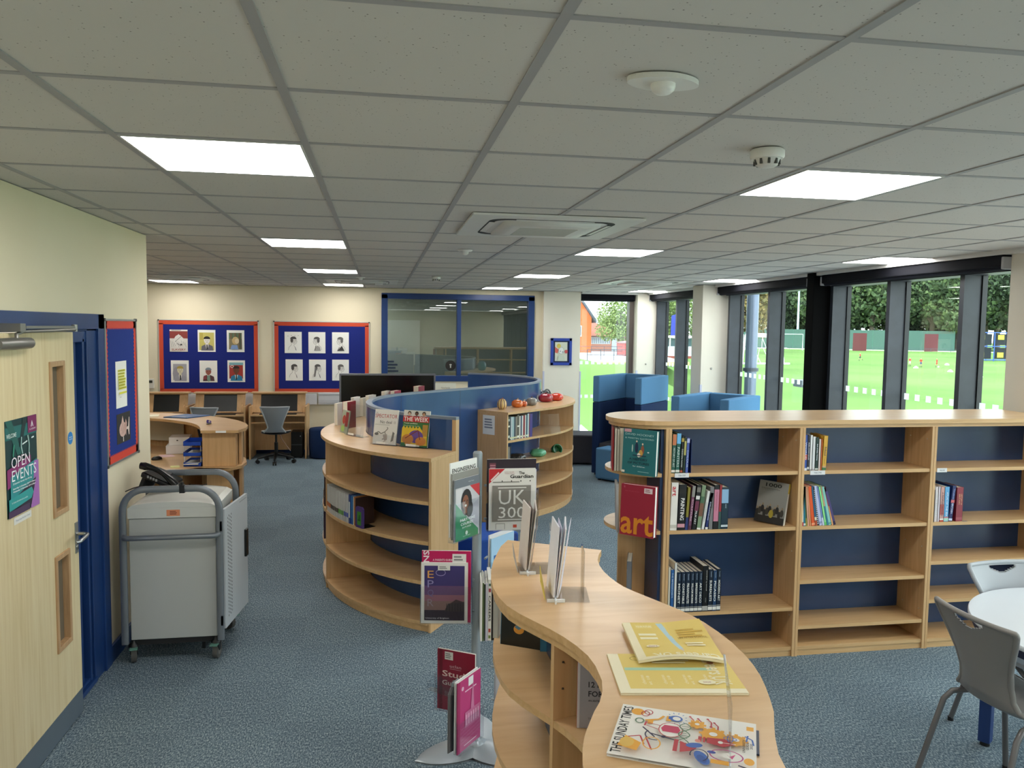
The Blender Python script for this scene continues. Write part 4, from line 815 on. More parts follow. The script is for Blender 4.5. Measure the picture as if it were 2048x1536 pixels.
def hoop(y, name='hoop_handle'):
    pts = [(-.272, y, .13)]+[(-.272, y, z) for z in (.5, .93)]
    for k in range(1, 8): a = pi-pi/2*k/8; pts.append((-.272+.13+.13*cos(a), y, .93+.13*sin(a)))
    pts.append((-.142, y, 1.06)); pts.append((.142, y, 1.06))
    for k in range(1, 8): a = pi/2-pi/2*k/8; pts.append((.142+.13*cos(a), y, .93+.13*sin(a)))
    pts += [(.272, y, .93), (.272, y, .5), (.272, y, .13)]
    m = MB(); vs = []; w, d = .019, .012
    for i, p in enumerate(pts):
        p = Vector(p); tt = (Vector(pts[min(i+1, len(pts)-1)])-Vector(pts[max(i-1, 0)])).normalized(); nn = Vector((-tt.z, 0, tt.x))
        for a_, b_ in ((-.8, -1), (.8, -1), (1, -.6), (1, .6), (.8, 1), (-.8, 1), (-1, .6), (-1, -.6)): vs.append(p+nn*(w*a_)+Vector((0, 1, 0))*(d*b_))
    fs = [(i*8+k, i*8+(k+1) % 8, (i+1)*8+(k+1) % 8, (i+1)*8+k) for i in range(len(pts)-1) for k in range(8)]
    m.add(vs, fs, TU, True); m.add(vs[:8], [list(range(8))[::-1]], TU); m.add(vs[-8:], [list(range(8))], TU); return m.build(name, t)
hoop(.0); hoop(DL+.035)
m = MB(); m.tube([(-.262, -.008, .78), (-.255, -.035, .78), (-.23, -.045, .78), (.23, -.045, .782), (.255, -.035, .782), (.265, -.008, .782)], .016, TU, 10); m.build('bump_rail', t)
m = MB(); m.box(.05, -.016, 1.036, .078, .016, 1.083, BLACKM); m.box(.058, -.014, 1.083, .070, .010, 1.10, BLACKM); m.build('strap', t)
m = MB(); m.box(-.03, .0105, .895, .045, .0118, .932, C('dd8a62', .5)); d = Draw(m, (-.03, .0105, .895), (1, 0, 0), (0, 0, 1), .075, .037, .0004); d.lines(.25, .9, .85, .2, 3, '8a4a30', 3); m.build('warning_label', t)
m = MB(); MT = Matrix.Translation((.282, .02, 0)) @ Matrix.Rotation(radians(-7), 4, 'Z'); m.T = MT
m.box(0, 0, .19, .016, .46, .925, C('c4c8cc', .38))
for c in range(4):
    for k in range(28): m.box(.0155, .055+.022*c, .245+.0225*k+(.011 if c % 2 else 0), .0168, .060+.022*c, .256+.0225*k+(.011 if c % 2 else 0), C('2a2c30', .8))
m.add([(.0165, .29, .90), (.0165, .44, .90), (.0165, .44, .905), (.0165, .29, .905)], [(0, 1, 2, 3)], C('8f9398', .4)); dm = m.build('perforated_door', t)
m = MB(); m.T = MT; m.box(.016, .385, .52, .030, .435, .70, BLACK); m.build('latch', dm, bevel=.004)
m = MB(); m.box(.274, -.012, .80, .29, .02, .86, TU); m.box(.274, -.012, .22, .29, .02, .28, TU); m.build('door_hinge', t)
m = MB(); m.box(.15, .05, .06, .17, .5, .10, BLACK); m.box(-DX, .03, .11, DX, DL-.01, .145, BLACKM); m.build('chassis', t)
def caster(x, y, rz):
    c_ = bpy.data.objects.new('caster', None); COL.objects.link(c_); 
    m = MB(); m.T = Matrix.Translation((x, y, 0)) @ Matrix.Rotation(rz, 4, 'Z')
    m.tube([(-.014, .02, .05), (.014, .02, .05)], .05, C('54524f', .6), 24); m.tube([(-.016, .02, .05), (.016, .02, .05)], .028, C('7c7873', .5), 20); bpy.data.objects.remove(c_); w_ = m.build('caster', t)
    m = MB(); m.T = Matrix.Translation((x, y, 0)) @ Matrix.Rotation(rz, 4, 'Z')
    m.hexa([(-.02, .005, .05), (-.016, .005, .05), (-.016, .035, .05), (-.02, .035, .05), (-.02, -.03, .105), (-.016, -.03, .105), (-.016, .03, .105), (-.02, .03, .105)], BLACK); m.hexa([(.016, .005, .05), (.02, .005, .05), (.02, .035, .05), (.016, .035, .05), (.016, -.03, .105), (.02, -.03, .105), (.02, .03, .105), (.016, .03, .105)], BLACK)
    m.lathe([(.03, .102), (.03, .118), (.012, .13), (.012, .145)], BLACK, n=16); m.box(-.022, -.055, .098, .022, -.005, .106, C('5d8a7c', .5)); m.build('caster_fork', w_)
for x, y, rz in ((-.235, .03, .25), (.235, .03, -.1), (-.235, .47, 1.2), (.235, .50, 1.0)): caster(x, y, rz)
# desk phone on the trolley
t = thing('desk_phone', 'black desk telephone tilted on its stand on top of the grey trolley', 'telephone', (-1.385, 5.19, .982), radians(-8)); t.scale = (1.2, 1.2, 1.2)
m = MB(); prof = [(-.10, .012), (-.085, .0), (-.06, .0)]
m.hexa([(-.085, -.04, .075), (.065, -.04, .012), (.065, .14, .012), (-.085, .14, .075), (-.075, -.04, .105), (.075, -.04, .035), (.075, .14, .035), (-.075, .14, .105)], BLACK); m.build('body', t, bevel=.010)
m = MB(); pts = []
for k in range(9): u = k/8; pts.append((-.088+.185*u, -.018, .132-.105*u+.028*sin(pi*u)))
m.tube(pts, [.018, .021, .016, .013, .0125, .013, .016, .021, .018], C('0b0b0c', .25), 12); m.build('handset', t)
m = MB(); m.hexa([(-.05, .045, .092), (.02, .045, .062), (.02, .125, .062), (-.05, .125, .092), (-.048, .045, .097), (.022, .045, .067), (.022, .125, .067), (-.048, .125, .097)], C('3a3a3c', .4)); m.build('keypad', t)
m = MB()
for k in range(4): m.box(-.045+.014*k, -.0425, .071-.006*k, -.036+.014*k, -.040, .084-.006*k, C('9c9c9e', .4))
m.build('side_buttons', t)
m = MB(); m.hexa([(-.105, -.03, .0), (-.085, -.03, .0), (-.085, .13, .0), (-.105, .13, .0), (-.07, -.03, .085), (-.055, -.03, .08), (-.055, .13, .08), (-.07, .13, .085)], BLACKM); m.box(-.02, -.03, 0, .06, .13, .014, BLACKM); m.build('stand', t)
m = MB(); pts = [(.09+.012*cos(k*1.6)+.0016*k, -.02+.004*k, .006+.006*sin(k*1.6)+.004) for k in range(26)]; m.tube([(.095, -.018, .03), (.1, -.01, .008)]+pts+[(.19, .09, .008), (.21, .11, .01)], .0022, BLACKM, 6); m.tube([(-.09, .02, .02), (-.13, -.02, .012), (-.14, -.08, .008)], .003, BLACKM, 6); m.build('cord', t)
# ================================================================ BOOKS
def book(label, loc, th, h, d, cover, text=None, tc='f2f2f2', lean=0, rz=0, group='books', bands=(), tbox=(.2, .15, .6, .7), bold=True, pages='p', front=None, name='book'):
    e = thing(name, label, 'book', loc, rz, group)
    if lean:
        e.rotation_euler = (0, radians(lean), rz)
        if lean > 0: e.location.z += th*sin(radians(lean))+.0004
    else: e.location.z += .0004
    cm = C(cover, .38); m = MB(); c = .0016
    m.box(0, 0, 0, c, d, h, cm); m.box(th-c, 0, 0, th, d, h, cm); m.box(0, 0, 0, th, c, h, cm)
    dr = Draw(m, (0, 0, 0), (1, 0, 0), (0, 0, 1), th, h, .0004)
    for y0, y1, cc in bands: dr.rect(.02, y0, .98, y1, cc)
    if text:
        for q in (text if isinstance(text, list) else [(text, tbox, tc)]): dr.txt(q[0], q[1][0], q[1][1], q[1][2], q[1][3], q[2], bold, rot=-90)
    if front: front(Draw(m, (0, d, 0), (0, -1, 0), (0, 0, 1), d, h, .0004))
    m.build('cover', e)
    m = MB(); m.box(c+.0003, c, .002, th-c-.0003, d-.003, h-.003, PAGE); m.build('pages', e)
    return e
FY = BY0+.016
def x_of(px): return B_x.get(px)
# --- first bay, top shelf
g = 'art books on the top shelf of the first bay'; z = 1.177
X = 1.722
for lab, th, h, cov, tx, bands, ln in (
    ('green book with an orange top on the top shelf, against the end upright', .024, .235, '1f5a4c', 'HISTORY OF ART', ((.72, 1, 'c77a52'), (.02, .08, 'e9e6dd')), 1.5),
    ('green book with a light blue top, second on the first top shelf', .026, .240, '23655a', 'PAINTERS', ((.74, 1, '6fb7e6'), (.02, .08, 'e9e6dd')), 1.5),
    ('black book with fine gold marks, third on the first top shelf', .017, .222, '16191a', 'DESIGN NOW', ((.85, .95, 'b09a4a'), (.02, .07, 'b4502e')), 2),
    ('dark green thin book, fourth on the first top shelf', .013, .215, '243a2c', None, ((.5, .9, 'b7b36a'),), 2),
    ('violet blue book near the navy bookend on the first top shelf', .018, .212, '4c62b4', 'COLOUR', ((.86, .98, 'b9c2e8'),), 2)):
    book(lab, (X, FY, z), th, h, .19, cov, tx, 'dfe8e4', lean=ln, group=g, bands=bands, tbox=(.25, .15, .5, .5), bold=False); X += th+.0022
m = MB(); BE = C('1c3270', .35, .2); m.box(X+.013, FY-.005, 1.177, X+.015, FY+.14, 1.38, BE); m.box(X-.0, FY-.005, 1.177, X+.015, FY+.14, 1.1775, BE); tag(m.build('bookend', bevel=.0006), 'navy metal bookend holding the few green and violet books on the first top shelf', 'bookend')
# --- first bay, second shelf
g = 'large art books on the second shelf of the first bay'; z = .827
L2 = [('white book with red art on its spine, leftmost of its row', .045, .292, 'f1eee6', [('art', (.15, .72, .55, .2), 'c42a34')], ((.05, .12, 'cfcbbf'),), 1.2, 'f'),
 ('black book with PAINTING on its spine', .048, .280, '111013', [('PAINTING', (.3, .22, .5, .48), 'f3f1ee')], ((.06, .14, 'd99aa6'), (.80, .9, '24221f')), 1.6, 'f'),
 ('mustard and navy thin book beside the PAINTING book', .018, .262, '8d8330', None, ((0, .30, '23306b'),), 3, 'f'),
 ('mauve and brown thin book in the leaning group of the second shelf', .020, .27, '7c4a66', [('SCULPTURE', (.3, .2, .4, .5), 'd6b8c4')], ((.75, 1, '8c8a86'), (0, .1, '5a2b3f')), 5, 'f'),
 ('black book with white blocks on its spine in the leaning group', .026, .275, '1a191b', [('FILM ART', (.3, .12, .4, .3), 'e6e4e2')], ((.68, .76, 'dcdad8'), (.42, .64, '6e2c48'), (.84, .95, '77746f')), 6, 'f'),
 ('green and brown picture spine book in the leaning group', .026, .272, '7d9474', None, ((.3, .6, '7a5340'), (.0, .04, 'efece6'), (.6, .75, '4b6a50')), 6, 'f'),
 ('white slim book leaning on the green one', .018, .238, 'e6e5e3', [('modernism', (.3, .2, .4, .5), '9a9a9a')], (), 8, 'f'),
 ('navy slim book leaning behind the white slim one', .018, .226, '27336f', [('DRAWING', (.3, .25, .4, .5), 'c4cae6')], ((0, .06, 'e6e4df'),), 8, 'f'),
 ('grey book with STUDIO lettering on the second shelf', .026, .262, '7b7a7d', [('STUDIO', (.3, .5, .4, .25), '3c3b3e')], (), 1, 'f'),
 ('black book with a wide pink spine panel', .032, .272, '17161a', [('Impressionism', (.35, .42, .3, .42), 'a8566f')], ((.18, .9, 'c97f98'),), 1, 'f'),
 ('thin red and teal book right of the pink panelled one', .016, .27, 'a4343c', None, ((0, .4, '35524f'),), 1, 'f'),
 ('dark teal book with a pale blue label, rightmost of its row', .045, .258, '15303f', [('essential', (.55, .5, .2, .1), 'b0c4d0')], ((.62, .95, '8fb6da'), (.05, .10, 'c9d4da')), 0, 'f')]
X = 1.720
for lab, th, h, cov, tx, bands, ln, _ in L2:
    book(lab, (X, FY-.006, z), th, h, .215, cov, tx, lean=ln, group=g, bands=bands); X += th+.0018+(.003 if ln > 4 else .0)
# the face-out grey book leaning on the upright at the right of that shelf
def a1000(d): d.rect(0, 0, 1, 1, '8f8d88'); d.txt('1000', .22, .86, .55, .09, '1b1a19', True); d.txt('Masterworks', .1, .80, .62, .03, '3c3a38'); d.txt('to explore', .1, .765, .4, .022, '55534f'); \
    [d.ell(.05+.085*k, .22+.05*(k % 3), .06, .09, ('2a2724', '3b352e', '1f1d1b')[k % 3], 10) for k in range(11)]; [d.ell(.06+.085*k, .33+.05*(k % 3), .03, .03, ('8d7a62', 'a08a70')[k % 2], 8) for k in range(11)]; d.rect(0, 0, 1, .16, '262320'); d.ell(.55, .22, .08, .1, 'a9962f', 10)
e = thing('book', 'grey face-out book with a crowd of figures, leaning at the right of the second shelf', 'book', (2.345, 4.565, .829), radians(-48), g); e.rotation_euler = (radians(-13), radians(2), radians(-48)); e.location.z += .0075
m = MB(); m.box(0, 0, 0, .185, .0015, .262, C('8f8d88', .3)); m.box(0, .028, 0, .185, .0295, .262, C('8f8d88', .3)); m.box(.1835, 0, 0, .185, .0295, .262, C('e9e6dd', .35)); m.box(.1851, 0, .20, .1855, .0295, .262, C('c9b53c', .4)); a1000(Draw(m, (0, 0, 0), (1, 0, 0), (0, 0, 1), .185, .262, .0004)); m.build('cover', e)
m = MB(); m.box(.001, .002, .002, .183, .0275, .26, PAGE); m.build('pages', e)
# --- first bay, third shelf
g = 'artist monographs on the third shelf of the first bay'; z = .315
L3 = [('thin cream book leaning at the far left of the monographs', .014, .285, 'dcd8c9', None, ((0, .03, 'a9a698'),)), ('blue book titled THE IMPRESSIONISTS', .022, .268, '2a5f9e', [('THE IMPRESSIONISTS', (.3, .35, .4, .58), 'b6cde6')], ()), ('tall thin white book right of the blue IMPRESSIONISTS book', .016, .31, 'e4e3df', None, ())]
LB = {'MONET': 'first of the matching dark blue monographs, right of the tall white book', 'CONSTABLE': 'second of the matching dark blue monographs on the third shelf', 'PRE-RAPHAELITE': 'dark blue monograph on the PRE-RAPHAELITES, third of its set', 'WILLIAM MORRIS': 'fourth of the dark blue monographs, between PRE-RAPHAELITES and IMPRESSIONISTS', 'IMPRESSIONIST': 'dark blue monograph titled IMPRESSIONISTS, left of ART DECO', 'ART DECO': 'dark blue monograph titled ART DECO, left of the tall black book', 'SURREALISTS': 'dark blue monograph titled SURREALISTS, right of the tall black book', 'PICASSO': 'brighter blue monograph between SURREALISTS and MODERN ART', 'MODERN ART': 'dark blue monograph titled MODERN ART, rightmost of its set'}
for nm, ti, th in (('MONET', 'MONET', .027), ('CONSTABLE', 'CONSTABLE', .027), ('PRE-RAPHAELITE', 'PRE-RAPHAELITES', .029), ('WILLIAM MORRIS', 'WILLIAM MORRIS', .025), ('IMPRESSIONIST', 'IMPRESSIONISTS', .025), ('ART DECO', 'ART DECO', .026)):
    L3.append((LB[nm], th, .252, '1b2a3f', [(ti, (.28, .22, .5, .5), 'f0efe9'), ('Essential', (.45, .80, .3, .15), '8fa0b4')], ((.03, .10, 'e9e8e2'), (.12, .135, 'b9b9b4'))))
L3.append(('tall black book with a blank-looking spine between ART DECO and SURREALISTS', .036, .285, '0c0c0e', [('VINCENT by himself', (.55, .45, .22, .46), 'c9c8c4'), ('Little Brown', (.5, .2, .2, .1), '8a8a88')], ((.02, .12, 'b5b4b0'),)))
for nm, th, hh in (('SURREALISTS', .029, .262), ('PICASSO', .025, .255), ('MODERN ART', .025, .262)):
    L3.append((LB[nm], th, hh, '1a2638' if nm != 'PICASSO' else '28456a', [(nm, (.26, .24, .5, .5), 'f4f3ee'), ('Essential', (.45, .82, .3, .13), '8fa0b4')], ((.03, .11, 'eceae4'), (.13, .145, 'b9b9b4'))))
X = 1.722
for lab, th, h, cov, tx, bands in L3:
    book(lab, (X, FY-.004, z), th, h, .21, cov, tx, lean=0, group=g, bands=bands); X += th+.0012
# --- second bay, top shelf
g = 'books on the top shelf of the second bay'; z = 1.177; X = 2.586
for lab, th, h, cov, tx, bands, ln in (
    ('blue book with a red patch, first on the second bay top shelf', .020, .222, '2d50a8', 'WORLD', ((.3, .45, 'c8605c'), (.0, .07, 'd9dff0')), 0),
    ('charcoal book, second on the second bay top shelf', .015, .218, '2c2a38', 'RELIGIONS', ((.03, .1, 'c9c9c9'),), 0),
    ('white book, third on the second bay top shelf', .016, .220, 'e6e6e8', None, ((.0, .03, '9a9aa0'),), 0), ('second white book beside the dark green one on the top shelf', .018, .21, 'dfe0e3', None, ((.0, .04, 'b0b0b8'),), 0),
    ('dark green book with small lettering on the second bay top shelf', .021, .206, '16332c', 'Bank of Ideas Thinking', ((.02, .06, 'dfe6e2'),), 0), ('pinkish white slim book right of the dark green one', .013, .195, 'e8d8d4', None, (), 0), ('thin orange book beside the yellow School book', .009, .195, 'd9692c', None, (), 0),
    ('yellow book with School on its spine', .028, .215, 'e0ae3a', [('School', (.3, .42, .45, .26), '26304a'), ('Treasury', (.35, .18, .3, .2), '9a7a2a')], ((.0, .07, '3f7a4a'), (.07, .12, 'c9a07a')), 2)):
    book(lab, (X, FY+.002, z), th, h, .16, cov, tx, 'e6e9f4', lean=ln, group=g, bands=bands, tbox=(.3, .3, .4, .5), bold=True); X += th+.0014
# --- second bay, second shelf: leaning thin books
g = 'thin leaning books on the second shelf of the second bay'; z = .827; X = 2.586
tints = [('e9e6e0', 'white and red slim book, first of the leaning row', ((0, .1, 'b5303c'),), .012, 0), ('1f7f96', 'turquoise slim book in the leaning row', ((.02, .07, 'e6e6e0'),), .014, -3), ('4c5a34', 'olive slim book in the leaning row', ((.0, .2, '8f8a3a'),), .011, -5), ('e8a98f', 'salmon pink book in the leaning row', (), .013, -6), ('eaa070', 'peach book left of the bright orange one', (), .012, -7),
 ('e85a22', 'bright orange book in the leaning row', ((.02, .07, 'f2a27a'),), .024, -8), ('2f6c94', 'steel blue book with a cream label near its foot', ((.14, .22, 'e8dcc0'), (0, .13, 'b0502f')), .014, -9), ('3a3a40', 'spiral bound dark book in the leaning row', tuple((.05*k, .05*k+.022, 'c4c8dc') for k in range(1, 19)), .012, -10), ('c3caf0', 'pale lilac book in the leaning row', ((.05, .1, '8f98c8'),), .020, -11), ('7e97d6', 'cornflower blue book in the leaning row', ((0, .2, 'cdd6ee'),), .012, -12),
 ('8fe092', 'light green book in the leaning row', ((0, .08, '62c46a'),), .016, -12), ('e9b08c', 'pale orange slim book after the light green one', ((0, .5, '2b7d95'),), .010, -13), ('8fd0c8', 'mint book in the leaning row', ((.03, .07, '5aa6a0'),), .020, -14), ('c8484a', 'red topped slim book beside the mint one', ((0, .5, 'e0a06a'),), .010, -15), ('2b2248', 'dark violet book at the right end of the leaning row', ((.1, .9, '4b3f7a'),), .016, -17)]
for cov, lab, bands, th, ln in tints:
    h = {8: .255}.get(tints.index((cov, lab, bands, th, ln)), .25)
    e = book(lab, (X, FY+.0, z), th, h, .19, cov, None, lean=ln, group=g, bands=bands); X += th/cos(radians(ln))+.0010
# --- third bay, second shelf
g = 'british history books on the second shelf of the third bay'; z = .827; X = 3.494
for lab, th, h, cov, tx, bands, ln in (
    ('thin dark brown book at the left of the British history row', .010, .232, '3a2420', None, ((.9, 1, 'd9cfc4'),), 0), ('greyish white book with fine lettering in the British history row', .022, .228, 'd6ccce', 'WORLD HISTORY', (), 0), ('pale pink white book in the British history row', .014, .228, 'dcd0da', None, (), 0), ('dusty pink book with dark lettering in the British history row', .029, .226, 'cf9f98', 'A PEOPLES HISTORY', ((.0, .04, 'b4402c'), (.05, .09, 'efece6'), (.2, .5, 'b8605c')), 0),
    ('light blue book in the British history row', .034, .226, '5ba6da', 'ATLAS OF THE SEA', ((.1, .14, 'c07a86'), (.02, .1, 'a8d4c4')), 0), ('navy book with a flag and BRITAIN on its leaning spine', .026, .232, '1d2a66', [('BRITAIN', (.3, .22, .45, .28), 'c8d2f0'), ('Timelines', (.3, .62, .4, .3), '8fa0dc')], ((.52, .60, 'd06a72'), (.02, .08, 'c8d2f0')), 5)):
    book(lab, (X, FY, z), th, h, .19, cov, tx, '5a3c44' if 'pink' in lab else 'e8f0f8', lean=ln, group=g, bands=bands, tbox=(.35, .15, .35, .7)); X += th+.0012
book('thick crimson book at the right end of the British history row', (X+.021, FY-.004, z), .048, .222, .17, '8f2a3c', [('HISTORY OF', (.62, .48, .22, .32), 'd9a07a'), ('BRITAIN', (.3, .50, .22, .30), 'd9a07a')], lean=0, group=g, bands=((.04, .12, 'a8505a'),))
m = MB(); m.box(X+.0705, FY, .827, X+.0725, FY+.13, .99, BE); m.box(X+.071, FY-.01, .827, X+.105, FY+.0, .8276, BE); tag(m.build('bookend', bevel=.0006), 'navy bookend right of the thick crimson book', 'bookend')
# --- rounded end of the bookcase: face-out books
def faceout(label, loc, rz, w, h, th, cov, art, tilt=-4, pages=True, spine=None):
    e = thing('book', label, 'book', loc, rz, 'face-out books on the rounded end'); e.rotation_euler = (radians(tilt), 0, rz)
    m = MB(); m.box(0, 0, 0, w, .002, h, C(cov, .3)); m.box(0, th-.002, 0, w, th, h, C(cov, .3)); m.box(0, 0, 0, .002, th, h, C(spine or cov, .3))
    if art: art(Draw(m, (0, 0, 0), (1, 0, 0), (0, 0, 1), w, h, .0004))
    m.build('cover', e); m = MB(); m.box(.002, .0021, .003, w-.005, th-.0021, h-.004, PAGEW); m.build('pages', e); return e
def a_teal(d):
    d.rect(0, 0, 1, 1, '1f7076'); d.rect(.03, .93, .24, 1.0, 'd9a3ad'); d.txt('DAVID HOCKNEY', .06, .865, .86, .045, 'b9dede'); d.txt('& MARTIN GAYFORD', .06, .785, .86, .035, 'b9dede')
    d.ell(.42, .60, .05, .12, '17284a', 12); d.ell(.6, .56, .05, .1, '9a5a44', 12); d.ell(.55, .48, .06, .08, 'd2a24c', 12); d.ell(.42, .74, .025, .022, 'e6d4c0', 8); d.ell(.6, .69, .025, .022, 'e6d4c0', 8); d.ell(.30, .58, .02, .09, 'bcd6d0', 8); d.ell(.5, .44, .05, .05, 'ece6da', 10); d.rect(.32, .42, .72, .44, '17284a'); d.ell(.78, .52, .03, .015, 'dfeaea', 8)
    d.txt('A HISTORY', .22, .32, .55, .05, '0f2f3f', True); d.txt('OF PICTURES', .18, .235, .64, .05, '0f2f3f', True); d.txt('for children', .34, .175, .36, .03, 'dceeee'); d.rect(.0, .03, .10, .08, 'e6e3d0'); d.lines(.5, .97, .09, .07, 1, '9cc8c8', 3)
faceout('teal picture-history book facing out on the top rounded end shelf', (1.425, 4.452, 1.179), atan2(-.165, .150), .222, .268, .030, '1f7076', a_teal, -3)
def a_art(d):
    d.rect(0, 0, 1, 1, '9c1733'); d.txt('art', .02, .03, .96, .40, 'e08a1e', True); d.rect(.68, .86, .92, .96, 'ecd9dc'); d.lines(.71, .89, .945, .88, 2, 'a8707c', 3); d.txt('the whole story', .12, .86, .42, .02, 'b8485e'); d.rect(.08, .93, .12, .97, 'b8485e')
faceout('crimson book with huge orange art lettering on the second rounded end shelf', (1.395, 4.375, .829), atan2(-.135, .150), .213, .300, .042, '9c1733', a_art, -3)
m = MB(); m.hexa([(1.385, 4.40, .829), (1.40, 4.40, .829), (1.44, 4.56, .829), (1.425, 4.56, .829), (1.375, 4.40, 1.118), (1.39, 4.40, 1.118), (1.43, 4.56, 1.118), (1.415, 4.56, 1.118)], C('a9a6a4', .5)); tag(m.build('book'), 'pale book edge showing behind the crimson art book', 'book', 'face-out books on the rounded end')
for k, (lab, th, cov, xx, yy) in enumerate((('red slim book outermost on the top rounded end shelf', .008, 'a3232c', 1.388, 4.53), ('cream book left of the punched file box on the rounded end', .012, 'd6cdbd', 1.400, 4.525), ('tall beige book beside the file box on the rounded end', .014, 'c9bfae', 1.414, 4.52))):
    book(lab, (xx, yy, 1.177), th, .262-.004*k, .17, cov, None, rz=radians(-14), group='books on the top rounded end shelf')
t = thing('file_box', 'beige magazine file with round finger holes on the top rounded end shelf', 'file box', (1.430, 4.520, 1.1775), radians(-14))
m = MB(); FB = C('d3c6b2', .6); m.box(0, 0, 0, .075, .004, .262, FB); m.box(0, 0, 0, .003, .16, .262, FB); m.box(.072, 0, 0, .075, .16, .262, FB); m.box(0, 0, 0, .075, .16, .003, FB)
d = Draw(m, (0, 0, 0), (1, 0, 0), (0, 0, 1), .075, .262, .0005); d.ell(.45, .40, .18, .055, '5f5044'); d.ell(.80, .30, .17, .05, '5f5044'); d.rect(.66, .5, .95, .9, '6a4f2c'); m.build('casing', t, bevel=.0012)
m = MB(); m.box(.006, .012, .004, .068, .15, .245, PAGE); m.build('papers', t)
book('grey book standing on the third rounded end shelf', (1.46, 4.42, .345), .028, .30, .2, '77787f', None, rz=radians(-20), group='books on the third rounded end shelf')

# ================================================================ CURVED BOOKCASE: books on its middle shelf
g = 'row of white revision guides on the left curved bookcase'
s = 1.008-.004; z = .615; SD = PT+.345
def on_curve(s, d, z): q = at(s, d); return (q[0], q[1], z), atan2(-q[3], -q[2])
cols = ['d9722a']*5+['3a241c']*7+['4f9a2e']*4+['3a53b0']*3
for k, cb in enumerate(cols):
    th = .0185; s -= th+.0008
    loc, rz = on_curve(s+th, SD, z)
    nm = {'d9722a': 'orange', '3a241c': 'brown', '4f9a2e': 'green', '3a53b0': 'blue'}[cb]; first = cols.index(cb); pos = k-first; n_ = cols.count(cb)
    word = 'leftmost' if pos == 0 else ('rightmost' if pos == n_-1 else ('second', 'third', 'fourth', 'fifth', 'sixth')[pos-1]+' from the left')
    book('white guide, %s of the %s-banded group on the left curved bookcase' % (word, nm), loc, th, .205+.004*sin(k*1.7), .15, 'd7d6d4', None, rz=rz, group=g, bands=((.2, .36, cb), (.0, .02, 'c4b8b8')))
for lab, th, h, cov, bands in (('dark blue and white patterned guide right of the white guides', .022, .212, '1f3f86', ((.2, .75, 'd5dbdc'),)), ('bright blue guide right of the white guides', .024, .208, '1e6fb4', ((.02, .2, '2e56a6'),)), ('white slim guide beside the bright blue one', .010, .205, 'dcdbd6', ()), ('orange slim guide next to the purple bookend', .012, .206, 'c9824a', ()), ('dark brown guide behind the purple bookend', .012, .20, '3a2620', ())):
    s -= th+.001; loc, rz = on_curve(s+th, SD, z); book(lab, loc, th, h, .15, cov, None, rz=rz, group='coloured guides on the left curved bookcase', bands=bands)
loc, rz = on_curve(s-.004, SD+.004, z); t = thing('bookend', 'purple foam bookend with a green panel on the left curved bookcase', 'bookend', loc, rz)
m = MB(); pts = [(-.0, .005), (.004, 0), (.088, 0), (.092, .005), (.092, .135), (.078, .15), (.014, .15), (0, .135)]
m.T = Matrix(((1, 0, 0, 0), (0, 0, 1, 0), (0, 1, 0, 0), (0, 0, 0, 1))); m.prism(pts, -.006, .006, C('4b3278', .6)); m.T = None; m.build('panel', t)
m = MB(); m.box(.022, -.0072, .02, .070, -.0060, .115, C('3f8a24', .6)); d = Draw(m, (.022, -.0072, .02), (1, 0, 0), (0, 0, 1), .048, .095, .0004); d.poly([(.3, .4), (.5, .75), (.8, .8), (.8, .4)], '1f5a18'); d.rect(.2, .32, .85, .40, '143a12'); m.build('logo_panel', t)
m = MB(); m.box(0, 0, 0, .09, .10, .002, BLACK); m.build('foot', t)
# things on the module beyond the first upright, seen edge-on at the far left
for lab, z, s_, cov, th, h in (('dark maroon book edge on the left curved bookcase, upper hidden shelf', .615, 1.10, '3a1f26', .03, .24), ('brown and cream book edge on the middle hidden shelf of the left curved bookcase', .615, 1.16, '6b3a2c', .03, .12), ('dark violet file edge on the third hidden shelf of the left curved bookcase', .345, 1.12, '3a2c44', .09, .22)):
    loc, rz = on_curve(s_+th, SD+.0, z); book(lab, loc, th, h, .18, cov, None, rz=rz, group='books round the far side of the left curved bookcase', bands=((.3, .34, 'd9d3c4'),))
# ---------------------------------------------------------------- on top of the left curved bookcase
def holder(label, loc, rz, w, h, content=None, tilt=-14, clabel='', ccat='magazine'):
    t = thing('acrylic_holder', label, 'display holder', loc, rz); m = MB(); e = .002
    m.T = Matrix.Rotation(radians(tilt), 4, 'X')
    m.box(0, .030, .004, w, .030+e, h, ACRY); m.box(0, 0, .006, w, e, h*.30, ACRY); m.box(0, 0, .006, e, .030, h*.35, ACRY); m.box(w-e, 0, .006, w, .030, h*.35, ACRY); m.box(0, 0, .006, w, .032, .008, ACRY); m.T = None
    m.box(0, .02, 0, w, .09, .002, ACRY); m.build('shell', t)
    m = MB(); m.box(w*.25, -.0012-.006*0, .012, w*.62, -.0004, .028, WHITE); m.T = None; m.build('sticker', t)
    if content:
        q = thing('magazine', clabel, ccat, t.location, rz); q.rotation_euler = (radians(tilt), 0, rz); q.location = t.location+Vector((0, 0, .003))
        m = MB(); m.box(.004, .020, .0075, w-.004, .0285, h+.004, C('e9e8e4', .35)); content(Draw(m, (.004, .020, .0075), (1, 0, 0), (0, 0, 1), w-.008, h-.004, .0004)); m.build('cover', q)
        m = MB(); m.box(.005, .0205, h+.004, w-.005, .028, h+.0046, PAGEW); m.build('pages', q)
    return t
